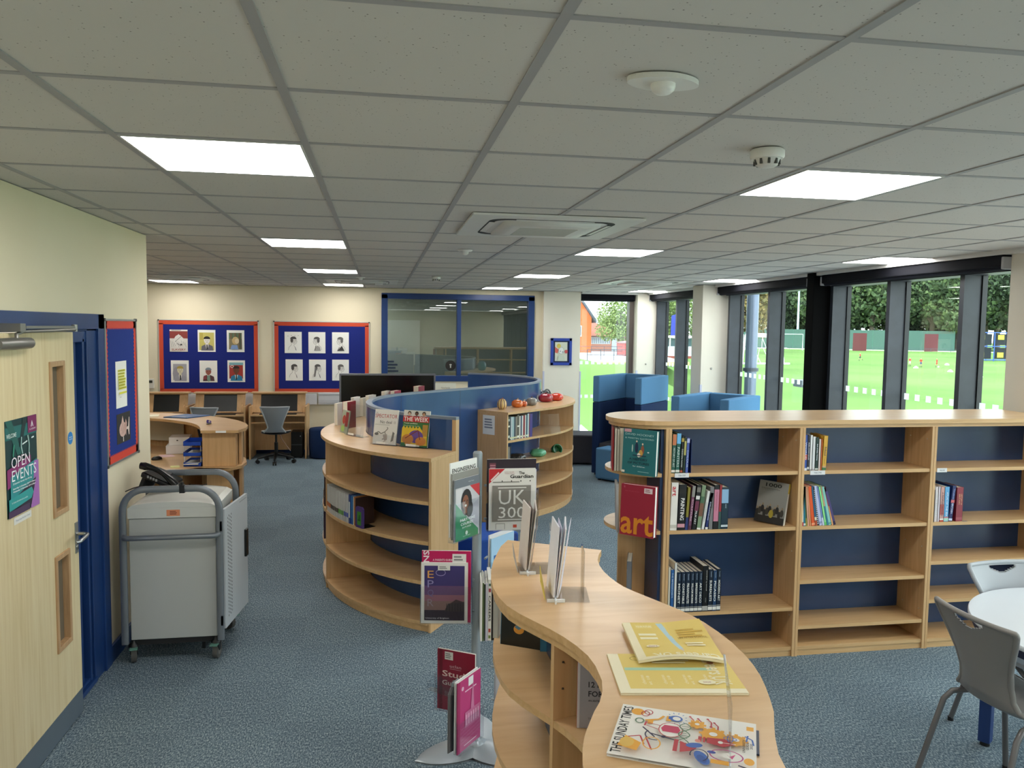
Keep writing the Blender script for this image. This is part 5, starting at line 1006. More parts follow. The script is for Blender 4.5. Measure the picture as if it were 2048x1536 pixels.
def a_week(d):
    d.rect(0, 0, 1, 1, '3b7a3f'); d.rect(0, .83, 1, 1, 'ddd9d2')
    for k in range(3): c = .22+.28*k; d.ell(c, .92, .07, .06, ('2a1d18', '16110f', '2c2018')[k]); d.ell(c, .90, .05, .045, ('d9b79c', '6b4634', 'b98a68')[k]); d.rect(c-.1, .82, c+.1, .85, ('22202a', '1c2236', '5a6b4a')[k])
    d.rect(0, .68, 1, .84, 'bf2e30'); d.txt('THE WEEK', .03, .70, .94, .12, 'f6efe9', True); d.txt('Toxic politics', .05, .615, .52, .045, 'f3f0d8', True); d.txt('The Commons at war', .05, .56, .6, .03, 'd9e6d2')
    d.poly([(.0, .5)]+[(.06*k, .50+.07*(k % 2)) for k in range(1, 13)]+[(.85, .4), (.95, .44), (1, .05), (0, .05)], 'e3bf2e'); d.rect(.78, .3, .98, .62, 'b58a3a'); d.ell(.55, .28, .28, .18, '6a4a96'); d.ell(.25, .2, .22, .14, 'c9843a'); d.ell(.75, .16, .2, .12, 'd98a3a'); d.line([(.15, .22), (.62, .46), (.72, .2)], .03, '7c2f28'); d.rect(0, 0, .16, .1, '2f6a38'); d.rect(.3, .01, .72, .05, 'ece9e4')
def a_spec(d):
    d.rect(0, 0, 1, 1, 'e6e3dc'); d.txt('SPECTATOR', .03, .76, .94, .11, 'b8323a'); d.txt('THE', .03, .89, .1, .03, '5a5552'); d.txt('No deal', .26, .60, .5, .085, '3a3836'); d.lines(.05, .95, .57, .55, 1, 'a8a49e', 3); d.rect(.84, .6, .94, .68, 'cfcbc4')
    for p, q in (((.1, .28), (.22, .36)), ((.22, .36), (.34, .30)), ((.34, .3), (.5, .36)), ((.5, .36), (.62, .46)), ((.5, .36), (.58, .18)), ((.58, .18), (.40, .14)), ((.62, .46), (.58, .5))): d.line([p, q], .035, '8b8780')
    d.ell(.15, .29, .09, .04, '6f6b66', 10); d.poly([(.42, .28), (.6, .3), (.62, .14), (.5, .10)], 'a39f98'); d.poly([(.84, .38), (.92, .34), (.88, .12), (.78, .08)], '77736d'); d.ell(.5, .06, .05, .02, '4a4744', 8); d.rect(.06, .02, .7, .05, 'f2f0ec')
holder('clear holder with the green and red news magazine, right end of the display row', (.128, 5.575, 1.177), radians(-33), .222, .262, a_week, -10, 'news magazine with a red banner, three heads and a yellow and green cartoon cover')
holder('clear holder with the white satirical magazine, left of the green and red one', (-.075, 5.71, 1.177), radians(-33), .205, .255, a_spec, -10, 'magazine with thin red masthead letters and a pale grey cartoon cover')
holder('empty clear holder left of the two news magazines', (-.285, 6.225, 1.177), radians(-55), .22, .25, None, -7)
m = MB(); m.hexa([(-.325, 6.40, 1.179), (-.265, 6.27, 1.179), (-.258, 6.273, 1.179), (-.318, 6.403, 1.179), (-.30, 6.41, 1.36), (-.24, 6.28, 1.36), (-.233, 6.283, 1.36), (-.293, 6.413, 1.36)], C('9fa892', .4)); d = Draw(m, (-.325, 6.40, 1.179), (.06, -.13, 0), (.025, .01, .181), .143, .18, .0006)
d.ell(.35, .6, .22, .2, 'a63a2c'); d.rect(.55, .3, .95, .95, '8e2f30'); d.ell(.35, .2, .25, .14, 'a3c46a'); tag(m.build('magazine'), 'green and dark red magazine standing sideways beside the empty holder', 'magazine')
bks = [(-.395, 6.84, 'ece9e4', .03, .19, 'white paperback at the left end of the display', -25), (-.315, 6.63, '9c2f38', .048, .225, 'thick red paperback with cream page edges, left end of the display', -30), (-.275, 7.40, 'efeeec', .030, .19, 'white paperback behind the thick red one', -25), (-.30, 7.15, 'e9e6e2', .022, .15, 'low white paperback in the middle of the standing books', -25), (-.195, 7.50, 'dcd8c8', .034, .175, 'cream paperback left of the tallest one', -25),
       (-.140, 7.33, 'dcd8d2', .036, .215, 'tallest cream paperback standing beside the navy screen', -30), (-.075, 7.40, 'e6e6ee', .014, .19, 'thin lilac white paperback leaning right of the tallest one', -35), (.005, 7.66, 'cfc8bc', .035, .225, 'grey cream paperback just before the black screen', -25), (.09, 7.72, 'b04058', .05, .225, 'magenta paperback with white top edge before the black screen', -30), (.325, 7.93, '8e2034', .06, .255, 'dark red hardback nearest the cream sign', -30)]
for x, y, c_, th, h, lab, a_ in bks:
    i = nearest(x, y); q = at(i, 0); dx, dy = x-q[0], y-q[1]; dist = hypot(dx, dy)
    if dist < .09: x, y = q[0]-q[3]*.16, q[1]+q[2]*.16
    e = thing('book', lab, 'book', (x, y, 1.1775), radians(a_), 'paperbacks standing on the left curved bookcase'); m = MB(); m.box(0, 0, 0, .002, .13, h, C(c_, .4)); m.box(th-.002, 0, 0, th, .13, h, C(c_, .4)); m.box(0, .128, 0, th, .13, h, C(c_, .4)); m.build('cover', e)
    m = MB(); m.box(.002, .003, .002, th-.002, .128, h-.002, PAGE); m.build('pages', e)
q = at(nearest(.66, 7.79)+.12, .12); m = MB(); m.T = Matrix.Translation((q[0], q[1], 1.1775)) @ Matrix.Rotation(radians(-4), 4, 'Z') @ Matrix.Rotation(radians(-6), 4, 'X'); m.box(-.105, 0, 0, .105, .004, .285, C('eeeedd', .5)); m.box(-.105, .004, 0, .105, .07, .003, C('eeeedd', .5)); d = Draw(m, (-.105, 0, 0), (1, 0, 0), (0, 0, 1), .21, .285, .0008); d.txt('New books', .3, .80, .42, .06, '8a8a7a'); d.txt('in the library', .25, .62, .5, .06, '6f6f66'); d.lines(.2, .8, .5, .45, 1, 'a5a598', 1)
tag(m.build('desk_sign'), 'cream card sign standing behind the navy screen, right of the black display', 'sign')
# shelf under the right curved bookcase: its books, right way along
g = 'books on the top shelf of the right curved bookcase'; s = s2a+.035
SD2 = -(PT+.385)
for k, (th, h, cov, bands, lab) in enumerate(((.030, .245, '23241f', ((.1, .2, 'c9cfc4'), (.55, .62, 'd9d9c9'), (.8, .9, '9aa39a')), 'black book with silver blocks'), (.020, .238, '4d5a66', ((.05, .12, 'dcd8b0'),), 'slate grey book'), (.016, .238, 'dfe4e6', ((.05, .12, 'dcd8b0'),), 'white slim book'), (.030, .236, '9fb8bc', ((.05, .12, 'dcd8b0'),), 'pale teal book'), (.024, .234, '3b4654', ((.05, .12, 'dcd8b0'),), 'dark slate book'), (.024, .236, '8a7f72', ((.05, .12, 'dcd8b0'),), 'taupe patterned book'), (.034, .250, '5f574c', ((.05, .14, 'efece0'), (.5, .56, 'efece0')), 'thick brown book'), (.022, .236, 'd9d3c8', ((.05, .12, 'dcd8b0'),), 'cream book'), (.022, .238, '41516c', ((.05, .12, 'e9e6cc'),), 'dusty blue book'), (.020, .236, 'e4e3de', ((.05, .12, 'dcd8b0'),), 'white book before the red one'), (.030, .236, '8e2430', ((.05, .12, 'e0c8c4'),), 'dark red book'), (.018, .24, 'dedbd3', ((.05, .12, 'dcd8b0'),), 'white book after the red one'), (.022, .24, '1f5068', ((.05, .12, 'e6e6d2'),), 'petrol blue book'), (.024, .25, 'c4d3d6', ((.05, .12, 'e6e6d2'),), 'pale blue grey book'), (.014, .25, '8c4a48', (), 'brownish red slim book'), (.045, .245, '4a3c86', (), 'violet book at the right end'))):
    q = at(s, SD2); rz = atan2(q[3], q[2]); book(lab+' in the short row under the pottery vegetables', (q[0], q[1], .885), th, h, .16, cov, None, rz=rz, group=g, bands=bands); s += th+.0012
q = at(s+.22, SD2); t = thing('acrylic_holder', 'empty clear leaflet holder on the shelf right of the violet book', 'display holder', (q[0], q[1], .885), atan2(q[3], q[2])-.5); m = MB(); m.T = Matrix.Rotation(radians(-10), 4, 'X'); m.box(0, .02, .004, .2, .023, .22, ACRY); m.box(0, 0, .004, .2, .002, .08, ACRY); m.box(0, 0, .004, .2, .023, .006, ACRY); m.build('shell', t)
for k, (th, cov, lab) in enumerate(((.018, '2a2b30', 'black slim book on the second shelf under the pottery'), (.014, 'b9b4ae', 'grey slim book on the second shelf under the pottery'), (.016, '3e3c44', 'charcoal slim book on the second shelf under the pottery'))):
    q = at(s2a+.03+.02*k, SD2); book(lab, (q[0], q[1], .615), th, .20, .16, cov, None, rz=atan2(q[3], q[2]), group='slim books on the second shelf of the right curved bookcase')
# ---------------------------------------------------------------- pottery vegetables
def veg(name, label, loc, prof, mats, lobes=0, amp=0, sx=1, sy_=1, tilt=0, rz=0, stem=None, stripes=None):
    t = thing(name, label, 'pottery', loc, rz, 'pottery vegetables on the right curved bookcase'); m = MB(); mm = C(mats, .22, coat=.5)
    m.lathe(prof, mm, n=32, sx=sx, sy_=sy_, lobes=lobes, amp=amp); o = m.build('body', t); o.rotation_euler = (tilt, 0, 0)
    if tilt: o.location = (0, 0, prof[-1][1]*.42)
    if stripes:
        m = MB()
        for k in range(lobes or 8):
            a = 2*pi*(k+.5)/(lobes or 8); pts = [(p[0]*sx*cos(a)*(1+amp*.12)+0, p[0]*sy_*sin(a)*(1+amp*.12), p[1]) for p in prof[1:-1]]
            m.tube(pts, .0045, C(stripes, .25, coat=.4), 6)
        o2 = m.build('glaze_stripes', t); o2.rotation_euler = o.rotation_euler; o2.location = o.location
    if stem:
        m = MB(); m.tube([(0, 0, prof[-1][1]-.006), (.004, 0, prof[-1][1]+.008), (.012, 0, prof[-1][1]+.014)], [.008, .006, .007], C(stem, .4), 8); o3 = m.build('stem', t); o3.rotation_euler = o.rotation_euler; o3.location = o.location
ball = lambda r, h: [(r*.45, 0), (r*.80, h*.08), (r*.98, h*.3), (r, h*.5), (r*.9, h*.75), (r*.62, h*.93), (r*.25, h*1.0), (r*.06, h*.97)]
def onu2(px_s, d, z=1.1775): q = at(px_s, d); return (q[0], q[1], z)
veg('pottery_gourd', 'tall cream and purple striped pottery gourd, leftmost on the curved bookcase', (1.262, 8.10, 1.1775), ball(.048, .11), 'd9b878', 8, .12, stem='8a5a4a', stripes='6a4450')
veg('pottery_pepper', 'orange speckled pottery squash left of the grey one', (1.455, 8.27, 1.1775), ball(.052, .085), 'd9702c', 6, .1, sx=1.1, stem='d9c8a0')
veg('pottery_pepper', 'small orange pottery squash touching the larger orange one', (1.545, 8.36, 1.1775), ball(.035, .062), 'd0602a', 6, .1, stem='d9c8a0')
veg('pottery_squash', 'grey and brown pottery squash right of the orange pair', (1.655, 8.50, 1.1775), ball(.056, .085), '8a8782', 7, .12, sx=1.05, stem='5a4a42')
veg('pottery_pepper', 'dark crimson pottery pepper, large, in front of the red one', (1.895, 8.87, 1.1775), ball(.068, .10), '9c2030', 5, .16, sx=1.15, stem='6a1420')
veg('pottery_pepper', 'bright red orange pottery pepper behind the crimson one', (2.06, 9.02, 1.1775), ball(.062, .09), 'd23a22', 5, .16, sx=1.15, stem='e8d8d0')
veg('pottery_squash', 'black and silver pottery squash with an open handle behind the red peppers', (2.0, 9.46, 1.1775), ball(.07, .085), '4a4e50', 6, .14, sx=1.1, stem='c9cccc')
veg('pottery_squash', 'turquoise pottery piece half hidden by the top of the navy screen', (1.98, 10.28, 1.1775), ball(.075, .19), '2f8a9c', 6, .12)
m = MB(); pts = [(.055*cos(a), 0, .03+.06*sin(a)) for a in [pi*k/10 for k in range(11)]]; m.tube(pts, .010, C('3a3e40', .25, coat=.5), 8); t_ = thing('pottery_loop', 'looped black pottery piece lying on the curved bookcase top', 'pottery', (2.02, 9.38, 1.19), .5, 'pottery vegetables on the right curved bookcase'); m.build('loop', t_)
veg('pottery_leaf', 'black crumpled pottery leaf on the second shelf of the right curved bookcase', (1.44, 8.18, .6155), ball(.07, .075), '2e3032', 5, .25, sx=1.2)
veg('pottery_cabbage', 'glossy light green pottery pepper on the second shelf of the right curved bookcase', (1.72, 8.42, .6155), ball(.072, .085), '5fae86', 5, .18, sx=1.15, stem='dfe9e0')
veg('pottery_cup', 'dark green pottery cup lying on its side on the second shelf', (1.98, 8.74, .6155), [(.03, 0), (.055, .01), (.062, .05), (.060, .09), (.050, .09), (.048, .02)], '1a6a3c', 0, 0, tilt=radians(70), rz=.3)
# ================================================================ ON THE NEAR WAVY BOOKCASE
Z = 1.1604
def a_st(d):
    d.rect(0, 0, 1, 1, 'ece7df')
    d.txt('THE SUNDAY TIMES', .015, .04, .075, .92, '1b1813', True, rot=90)
    O, R_, B_, K, G = 'e5a43a', 'b5373f', '3f66b0', '2a2440', '5c7a5e'
    d.ell(.13, .88, .05, .07, O); d.ring(.21, .90, .03, .05, .008, R_); d.ring(.19, .86, .03, .05, .008, R_); d.ring(.16, .70, .03, .05, .010, G); d.line([(.20, .72), (.30, .78), (.33, .86)], .02, O); d.rect(.22, .66, .26, .74, O); d.rect(.35, .77, .385, .87, O)
    d.ell(.42, .84, .05, .06, B_); d.ell(.425, .84, .03, .04, 'ece7df'); d.rect(.365, .81, .385, .87, B_); [d.line([(.425+.065*cos(a), .84+.095*sin(a)), (.425+.08*cos(a), .84+.12*sin(a))], .006, B_) for a in [k*pi/6-1.7 for k in range(9)]]
    for x0, y0 in ((.52, .92), (.58, .90), (.65, .92), (.70, .86)): d.line([(x0, y0), (x0+.03, y0-.06), (x0+.03, y0-.15)], .010, R_); d.ell(x0, y0, .010, .014, R_, 8); d.ell(x0+.03, y0-.15, .012, .018, R_, 8)
    for cx, cy_, rr in ((.70, .62, .085), (.58, .76, .05), (.86, .56, .07)): d.ell(cx, cy_, rr, rr*1.35, O, 20); [d.rect(cx+rr*1.05*cos(a)-.012, cy_+rr*1.4*sin(a)-.02, cx+rr*1.05*cos(a)+.012, cy_+rr*1.4*sin(a)+.02, O) for a in [k*pi/4 for k in range(8)]]; d.ell(cx, cy_, rr*.35, rr*.45, 'ece7df')
    d.ell(.40, .55, .085, .14, 'ece7df'); d.ring(.40, .55, .085, .14, .007, R_); d.poly([(.345, .50), (.455, .50), (.47, .56), (.45, .63), (.35, .63), (.33, .56)], 'c23a5c'); d.line([(.32, .60), (.22, .63)], .007, R_); d.line([(.32, .52), (.22, .57)], .007, R_); d.line([(.215, .64), (.21, .56)], .014, R_)
    for k in range(9): y = .70-.045*k; d.line([(.50-.035*sin(k*.9), y), (.50+.035*sin(k*.9), y)], .006, G)
    d.line([(.50+.04*sin(k*.45), .72-.022*k) for k in range(18)], .009, G); d.line([(.50-.04*sin(k*.45), .72-.022*k) for k in range(18)], .009, G)
    d.line([(.20, .52), (.30, .36)], .012, K); d.line([(.26, .42), (.44, .36)], .014, K); d.ring(.30, .40, .07, .10, .010, K, a0=140, a1=290); d.ell(.36, .385, .018, .024, K, 10)
    d.rect(.60, .40, .625, .50, R_); d.rect(.635, .40, .65, .50, R_); d.poly([(.66, .40), (.66, .50), (.78, .52), (.86, .45), (.78, .37)], R_); d.ell(.755, .445, .018, .026, 'ece7df', 10); d.line([(.76, .445), (.86, .45)], .006, 'ece7df')
    d.ring(.82, .54, .045, .03, .006, B_); d.ring(.82, .54, .02, .07, .006, B_); d.poly([(.06, .10), (.20, .05), (.22, .20), (.10, .30)], O); d.ell(.12, .18, .05, .09, 'dfb55a'); d.line([(.12, .28), (.20, .33), (.24, .18)], .012, R_); d.line([(.24, .32), (.30, .10)], .012, R_); d.ring(.29, .22, .06, .11, .010, O)
    d.rect(.44, .14, .47, .36, R_); d.poly([(.48, .34), (.49, .14), (.58, .20), (.60, .26)], R_); d.ell(.58, .30, .06, .045, B_, rot=20); d.ell(.64, .10, .045, .12, B_, rot=25); d.ell(.64, .08, .03, .07, '2f5296', rot=25); d.ring(.62, .14, .06, .10, .008, K, a0=-60, a1=200)
    d.ring(.80, .20, .11, .10, .010, 'b0477e', n=24); d.ell(.70, .22, .03, .025, '3a4a9a'); d.ell(.82, .20, .05, .05, 'ece7df'); d.poly([(.79, .24), (.82, .19), (.86, .24), (.84, .15)], 'c4477a'); d.rect(.70, .03, .82, .10, O); d.ell(.60, .38, .02, .03, 'd98a7a')
    d.txt('UNIVERSITY', .905, .30, .018, .24, '2b2a28', True, rot=90); d.txt('GUIDE', .930, .36, .018, .13, '2b2a28', True, rot=90); d.txt('2020', .955, .38, .018, .10, '2b2a28', True, rot=90)
    d.rect(.93, .72, .98, .8, O); d.line([(.92, .6), (.97, .55), (.98, .45)], .012, B_); d.line([(.94, .62), (.93, .5)], .012, B_); d.ell(.95, .15, .035, .06, O); d.line([(.88, .06), (.97, .02)], .015, K)
t = thing('magazine', 'glossy supplement covered in colourful science doodles, lowest on the near bookcase top', 'magazine', (.459, 1.493, Z), radians(-26.5))
ux = Vector((.985, .17, 0))
def curl(u, v): return (u*.296, v*.222, .006+.0025*sin(pi*u)**2*(1-v)*.5)
m = MB(); nU, nV = 24, 4; m.grid(lambda u, v: curl(u, v), nU, nV, C('ece7df', .35)); m.grid(lambda u, v: tuple(Vector(curl(u, 1-v))-Vector((0, 0, .005))), nU, nV, C('d8d4cc', .5))
b0 = len(m.v); d = Draw(m, (0, 0, .006), (1, 0, 0), (0, 1, 0), .296, .222, .00012); a_st(d)
m.v[b0:] = [(x, y, z+.0025*sin(pi*min(1, max(0, x/.296)))**2*(1-y/.222)*.5+.0008) for x, y, z in m.v[b0:]]
m.build('cover', t); m = MB(); m.box(.001, .001, 0, .295, .221, .0015, PAGEW); m.box(.29, .10, .0, .302, .20, .004, C('20304a', .5)); m.build('pages', t)
def a_yel(d):
    Y = 'e6cb70'; W_ = 'f1e7c0'; d.rect(0, 0, 1, 1, 'f3e8c8'); d.rect(.09, .10, 1, 1, Y); d.rect(.10, .55, .82, .62, 'a9cfb4'); d.poly([(.82, .56), (.90, .585), (.82, .61)], 'd9c27a'); d.ring(.22, .86, .04, .05, .006, 'a88f3a')
    d.txt('Careers UK', .78, .18, .14, .75, W_, True, rot=-90)
    for k in range(4): d.txt('choices', .20+.17*k, .20, .03, .22, W_, False, rot=90); d.txt('at 18', .25+.17*k, .18, .025, .22, W_, False, rot=90)
    d.ell(.72, .24, .07, .06, W_); d.txt('issue', .69, .22, .06, .035, 'a03a5c'); d.lines(.35, .75, .92, .70, 4, W_, 6); d.ell(.84, .72, .03, .04, '8a5a3a', 10)
t = thing('newspaper', 'lower flat yellow careers newspaper, under the folded one', 'newspaper', (.570, 1.747, Z), radians(-8)); t.scale = (.93, 1.06, 1)
m = MB(); m.box(0, 0, 0, .335, .215, .004, C('efe3c2', .7)); m.box(.004, .002, .004, .333, .213, .0055, C('f3e8c8', .7)); b0 = len(m.v); d = Draw(m, (0, 0, .0055), (1, 0, 0), (0, 1, 0), .334, .213, .00015); a_yel(d); m.build('pages', t)
t = thing('newspaper', 'upper folded yellow careers newspaper with a pencil picture, curling at its edge', 'newspaper', (.664, 1.893, Z+.0062), radians(-8)); t.scale = (.87, 1.07, 1)
def yc(x, y): return (x, y, .010+.020*max(0, sin(pi*min(1, x/.26)))*max(0, .5-y/.22)*1.2+.012*max(0, (x-.14)/.12)*(y/.24))
def a_yel2(d):
    Y = 'e4c86a'; W_ = 'f1e7c0'; d.rect(0, 0, 1, 1, 'f0e4bf'); d.rect(.10, .06, 1, 1, Y); d.poly([(.42, .97), (.50, .97), (.58, .25), (.53, .22)], 'b4cfd6'); d.poly([(.53, .22), (.58, .25), (.57, .15)], 'cfc0b4'); d.rect(.14, .82, .36, .93, 'e6cd74'); d.txt('YOUR FUTURE', .15, .85, .2, .05, W_, True)
    d.txt('Careers UK', .18, .0, .78, .12, W_, True, rot=180); d.lines(.14, .36, .7, .5, 2, W_, 2); d.lines(.62, .95, .78, .55, 4, 'cfa638', 8); d.txt('LIFE AFTER SCHOOL', .6, .52, .36, .04, 'a8842a'); d.ell(.24, .32, .08, .04, W_); d.txt('more', .19, .30, .1, .035, 'a03a5c'); d.lines(.65, .9, .42, .3, 2, W_, 5)
m = MB(); m.grid(lambda u, v: yc(u*.262, v*.245), 20, 12, C('f0e4bf', .7)); m.grid(lambda u, v: (u*.262, (1-v)*.245, max(.0005, yc(u*.262, (1-v)*.245)[2]-.007)), 20, 12, C('e6d8b4', .7))
for (a_, b_) in (((0, 0), (1, 0)), ((1, 0), (1, 1)), ((1, 1), (0, 1)), ((0, 1), (0, 0))):
    n = 20; P0 = [yc((a_[0]+(b_[0]-a_[0])*k/n)*.262, (a_[1]+(b_[1]-a_[1])*k/n)*.245) for k in range(n+1)]
    m.add(P0+[(p[0], p[1], max(.0005, p[2]-.007)) for p in P0], [(k, n+1+k, n+2+k, k+1) for k in range(n)], C('e9dcb8', .7))
b0 = len(m.v); tmp = MB(); tmp.ms = m.ms; d = Draw(tmp, (0, 0, 0), (1, 0, 0), (0, 1, 0), .262, .245, .00012)
a_yel2(d)
bm = bmesh.new(); bv = [bm.verts.new(v) for v in tmp.v]
for f, k in zip(tmp.f, tmp.fm):
    try: ff = bm.faces.new([bv[i] for i in f]); ff.material_index = k
    except ValueError: pass
for k in range(1, 20):
    for co, no in (((.262*k/20, 0, 0), (1, 0, 0)), ((0, .245*k/20, 0), (0, 1, 0))) if k < 14 else (((.262*k/20, 0, 0), (1, 0, 0)),):
        bmesh.ops.bisect_plane(bm, geom=bm.verts[:]+bm.edges[:]+bm.faces[:], plane_co=co, plane_no=no)
bm.verts.index_update()
m.v += [(v.co.x, v.co.y, yc(v.co.x, v.co.y)[2]+v.co.z+.0006) for v in bm.verts]
for f in bm.faces: m.f.append([b0+v.index for v in f.verts]); m.fm.append(f.material_index); m.sm.append(False)
bm.free(); m.build('pages', t)
# acrylic stand in the very front, seen edge-on
t = thing('acrylic_stand', 'clear acrylic sign stand seen edge-on over the yellow and science magazines', 'display stand', (0, 0, 0))
m = MB(); m.hexa([(.685, 1.40, Z+.0105), (.687, 1.399, Z+.0105), (.792, 1.624, Z+.0105), (.790, 1.625, Z+.0105), (.685, 1.40, Z+.14), (.687, 1.399, Z+.14), (.775, 1.626, Z+.14), (.773, 1.627, Z+.14)], ACRY); m.build('sheet', t)
m = MB(); m.tube([(.686, 1.40, Z+.012), (.791, 1.6245, Z+.012), (.774, 1.6265, Z+.14)], .0026, C('dfe3e8', .1, spec=.8), 6); m.build('polished_edge', t)
# fanned leaflets in clear clips
def fan(label, x, y, rz, hh, w, n, c1, c2, tint):
    t = thing('leaflet_bundle', label, 'leaflets', (x, y, Z), rz); 
    for k in range(n):
        m = MB(); a0 = (k-(n-1)/2)*.005; a1 = (k-(n-1)/2)*.017; ln = .022; e_ = .0012+.003*((k+1) % 2)
        m.hexa([(a0, 0, .012), (a0+e_, 0, .012), (a1+e_, w, .012), (a1, w, .012), (a0*2.2+ln, -.006, hh-.004*(k % 3)), (a0*2.2+ln+e_, -.006, hh-.004*(k % 3)), (a1*1.25+ln+e_, w, hh+.004-.004*(k % 2)), (a1*1.25+ln, w, hh+.004-.004*(k % 2))], C((c1, c2)[k % 2], .45)); m.build('leaflet', t)
    m = MB(); m.hexa([(-.035, .0, .004), (-.032, .0, .004), (-.032, w*.8, .004), (-.035, w*.8, .004), (-.05, .02, .06), (-.048, .02, .06), (-.048, w*.7, .09), (-.05, w*.7, .09)], C(tint, .5)); m.build('tab_sheet', t)
    s_ = thing('leaflet_clip', label.replace('leaflets', 'base holding leaflets').replace('bundle of ', 'clear '), 'display stand', (x, y, Z), rz)
    m = MB(); m.box(-.028, -.01, 0, .11, w+.02, .0022, ACRY); m.box(-.028, -.012, 0, .03, -.006, .010, C('eef0f2', .2)); m.box(-.003, -.03, 0, .003, .02, .012, C('eef0f2', .2)); m.box(.09, .01, 0, .093, w, .16, ACRY); m.build('base', s_)
fan('bundle of grey brown edged leaflets standing at the back of the near bookcase', .518, 2.69, radians(-6), .24, .11, 4, 'd9cfc9', '8a7a74', 'c9c2bc')
fan('bundle of white leaflets standing in front of the grey brown ones', .556, 2.40, radians(-10), .245, .12, 4, 'eceaf2', 'dcd9ea', 'e2c95a')
# books inside the near bookcase
book('grey book with an orange spine facing out inside the near bookcase', (.566, 2.005, .885), .030, .215, .13, 'd7d3ce', None, group='books in the near bookcase', rz=0)
o = [x for x in bpy.data.objects if x.get('label', '').startswith('grey book with an orange spine facing')][0]
for c_ in list(o.children): bpy.data.objects.remove(c_)
o.location = (.560, 2.118, .8855); o.rotation_euler = (radians(-3), 0, radians(-14))
m = MB(); m.box(0, 0, 0, .145, .0015, .222, C('9c98a0', .35)); m.box(0, .022, 0, .145, .0235, .222, C('9c98a0', .35)); m.box(-.001, 0, 0, .0015, .0235, .222, C('c4542a', .35)); d = Draw(m, (0, 0, 0), (1, 0, 0), (0, 0, 1), .145, .222, .0003)
d.rect(0, 0, .05, 1, 'c9c5cc'); d.txt('JORDAN B', .18, .88, .6, .05, '3f3c46'); d.txt('PETERSON', .18, .80, .66, .055, '3f3c46'); d.txt('12 RULES', .22, .54, .6, .075, '26242c', True); d.txt('FOR LIFE', .22, .42, .6, .075, '26242c', True); d.txt('AN ANTIDOTE TO CHAOS', .22, .355, .6, .025, '26242c', True); d.txt('THE BESTSELLER', .22, .12, .5, .025, '3f3c46'); m.build('cover', o)
m = MB(); m.box(.002, .0016, .001, .142, .0219, .220, PAGEW); m.build('pages', o)
def a_blk(d): d.ell(.45, .28, .13, .075, 'e09a3a', 20); d.poly([(.34, .31), (.45, .27), (.56, .33), (.5, .35), (.4, .35)], '5a88a8')
e = thing('book', 'black book with a small orange disc facing out in the near bookcase', 'book', (.432, 2.742, .8855), radians(-32), 'books in the near bookcase'); e.rotation_euler = (radians(-3), 0, radians(-30))
m = MB(); m.box(0, 0, 0, .155, .0015, .225, C('08080a', .3)); m.box(0, .012, 0, .155, .0135, .225, C('2f6f9e', .35)); m.box(-.001, 0, 0, .001, .0135, .225, C('2f7fb0', .35)); a_blk(Draw(m, (0, 0, 0), (1, 0, 0), (0, 0, 1), .155, .225, .0004)); m.build('cover', e); m = MB(); m.box(.002, .0016, .001, .152, .0118, .223, PAGEW); m.build('pages', e)
e = book('blue book with white marks behind the black one in the near bookcase', (.562, 2.655, .885), .012, .222, .03, '3f86b4', None, rz=radians(-10), group='books in the near bookcase'); e.scale = (3.1, 1, 1)
book('white book with DE lettering at the open end of the near bookcase', (.412, 2.80, .885), .020, .232, .14, 'c9c6c0', [('DESIGN', (.2, .6, .6, .35), '3c3c40')], rz=radians(-20), group='books in the near bookcase')
# ================================================================ RECEPTION COUNTER
t = thing('reception_desk', 'curved wooden reception counter with a raised top, behind the grey trolley', 'desk', (-1.6, 7.4, 0))
O_ = (-1.6, 7.4)
def lp(P): return [(x-O_[0], y-O_[1]) for x, y in P]
OUT = [(-1.275, 7.335), (-1.235, 7.50), (-1.245, 7.68), (-1.30, 7.88), (-1.41, 8.10), (-1.56, 8.31), (-1.75, 8.50), (-2.0, 8.68), (-2.3, 8.82), (-2.7, 8.93), (-3.3, 9.0), (-4.0, 9.02)]
INN = [(-1.60, 7.335), (-1.625, 7.45), (-1.665, 7.60), (-1.72, 7.75), (-1.80, 7.90), (-1.90, 8.02), (-2.03, 8.15), (-2.2, 8.28), (-2.42, 8.40), (-2.75, 8.52), (-3.3, 8.62), (-4.0, 8.66)]
m = MB(); m.band(lp(INN), lp(OUT), 1.052, 1.078, WOODT, WOODH); m.build('counter_top', t, bevel=.002)
def mix(P, Q, f): return [(a[0]*(1-f)+b[0]*f, a[1]*(1-f)+b[1]*f) for a, b in zip(P, Q)]
m = MB(); m.band(lp(mix(INN, OUT, .84)[1:]), lp(mix(INN, OUT, .90)[1:]), 0, 1.051, WOODV); m.build('front_fascia', t)
m = MB(); m.box(-1.595-O_[0], 7.375-O_[1], .742, -1.305-O_[0], 7.395-O_[1], 1.051, WOODV); m.box(-1.325-O_[0], 7.395-O_[1], .742, -1.305-O_[0], 7.62-O_[1], 1.051, WOODV); m.build('end_panel', t, bevel=.002)
WI = [(-1.72, 7.0), (-1.85, 7.05), (-1.98, 7.12), (-2.1, 7.2), (-2.3, 7.3), (-2.5, 7.36), (-2.8, 7.4), (-3.1, 7.42), (-3.4, 7.43), (-3.6, 7.44), (-3.8, 7.45), (-4.0, 7.45)]
WO = [(-1.34, 7.30), (-1.262, 7.42), (-1.25, 7.62), (-1.30, 7.86), (-1.44, 8.05), (-1.6, 8.25), (-1.8, 8.43), (-2.05, 8.60), (-2.35, 8.72), (-2.7, 8.82), (-3.3, 8.88), (-4.0, 8.9)]
WI[0] = (-1.64, 7.33); WI[1] = (-1.78, 7.22)
m = MB(); m.band(lp(WI), lp(WO), .714, .740, WOODT, WOODH); m.build('worktop', t, bevel=.002)
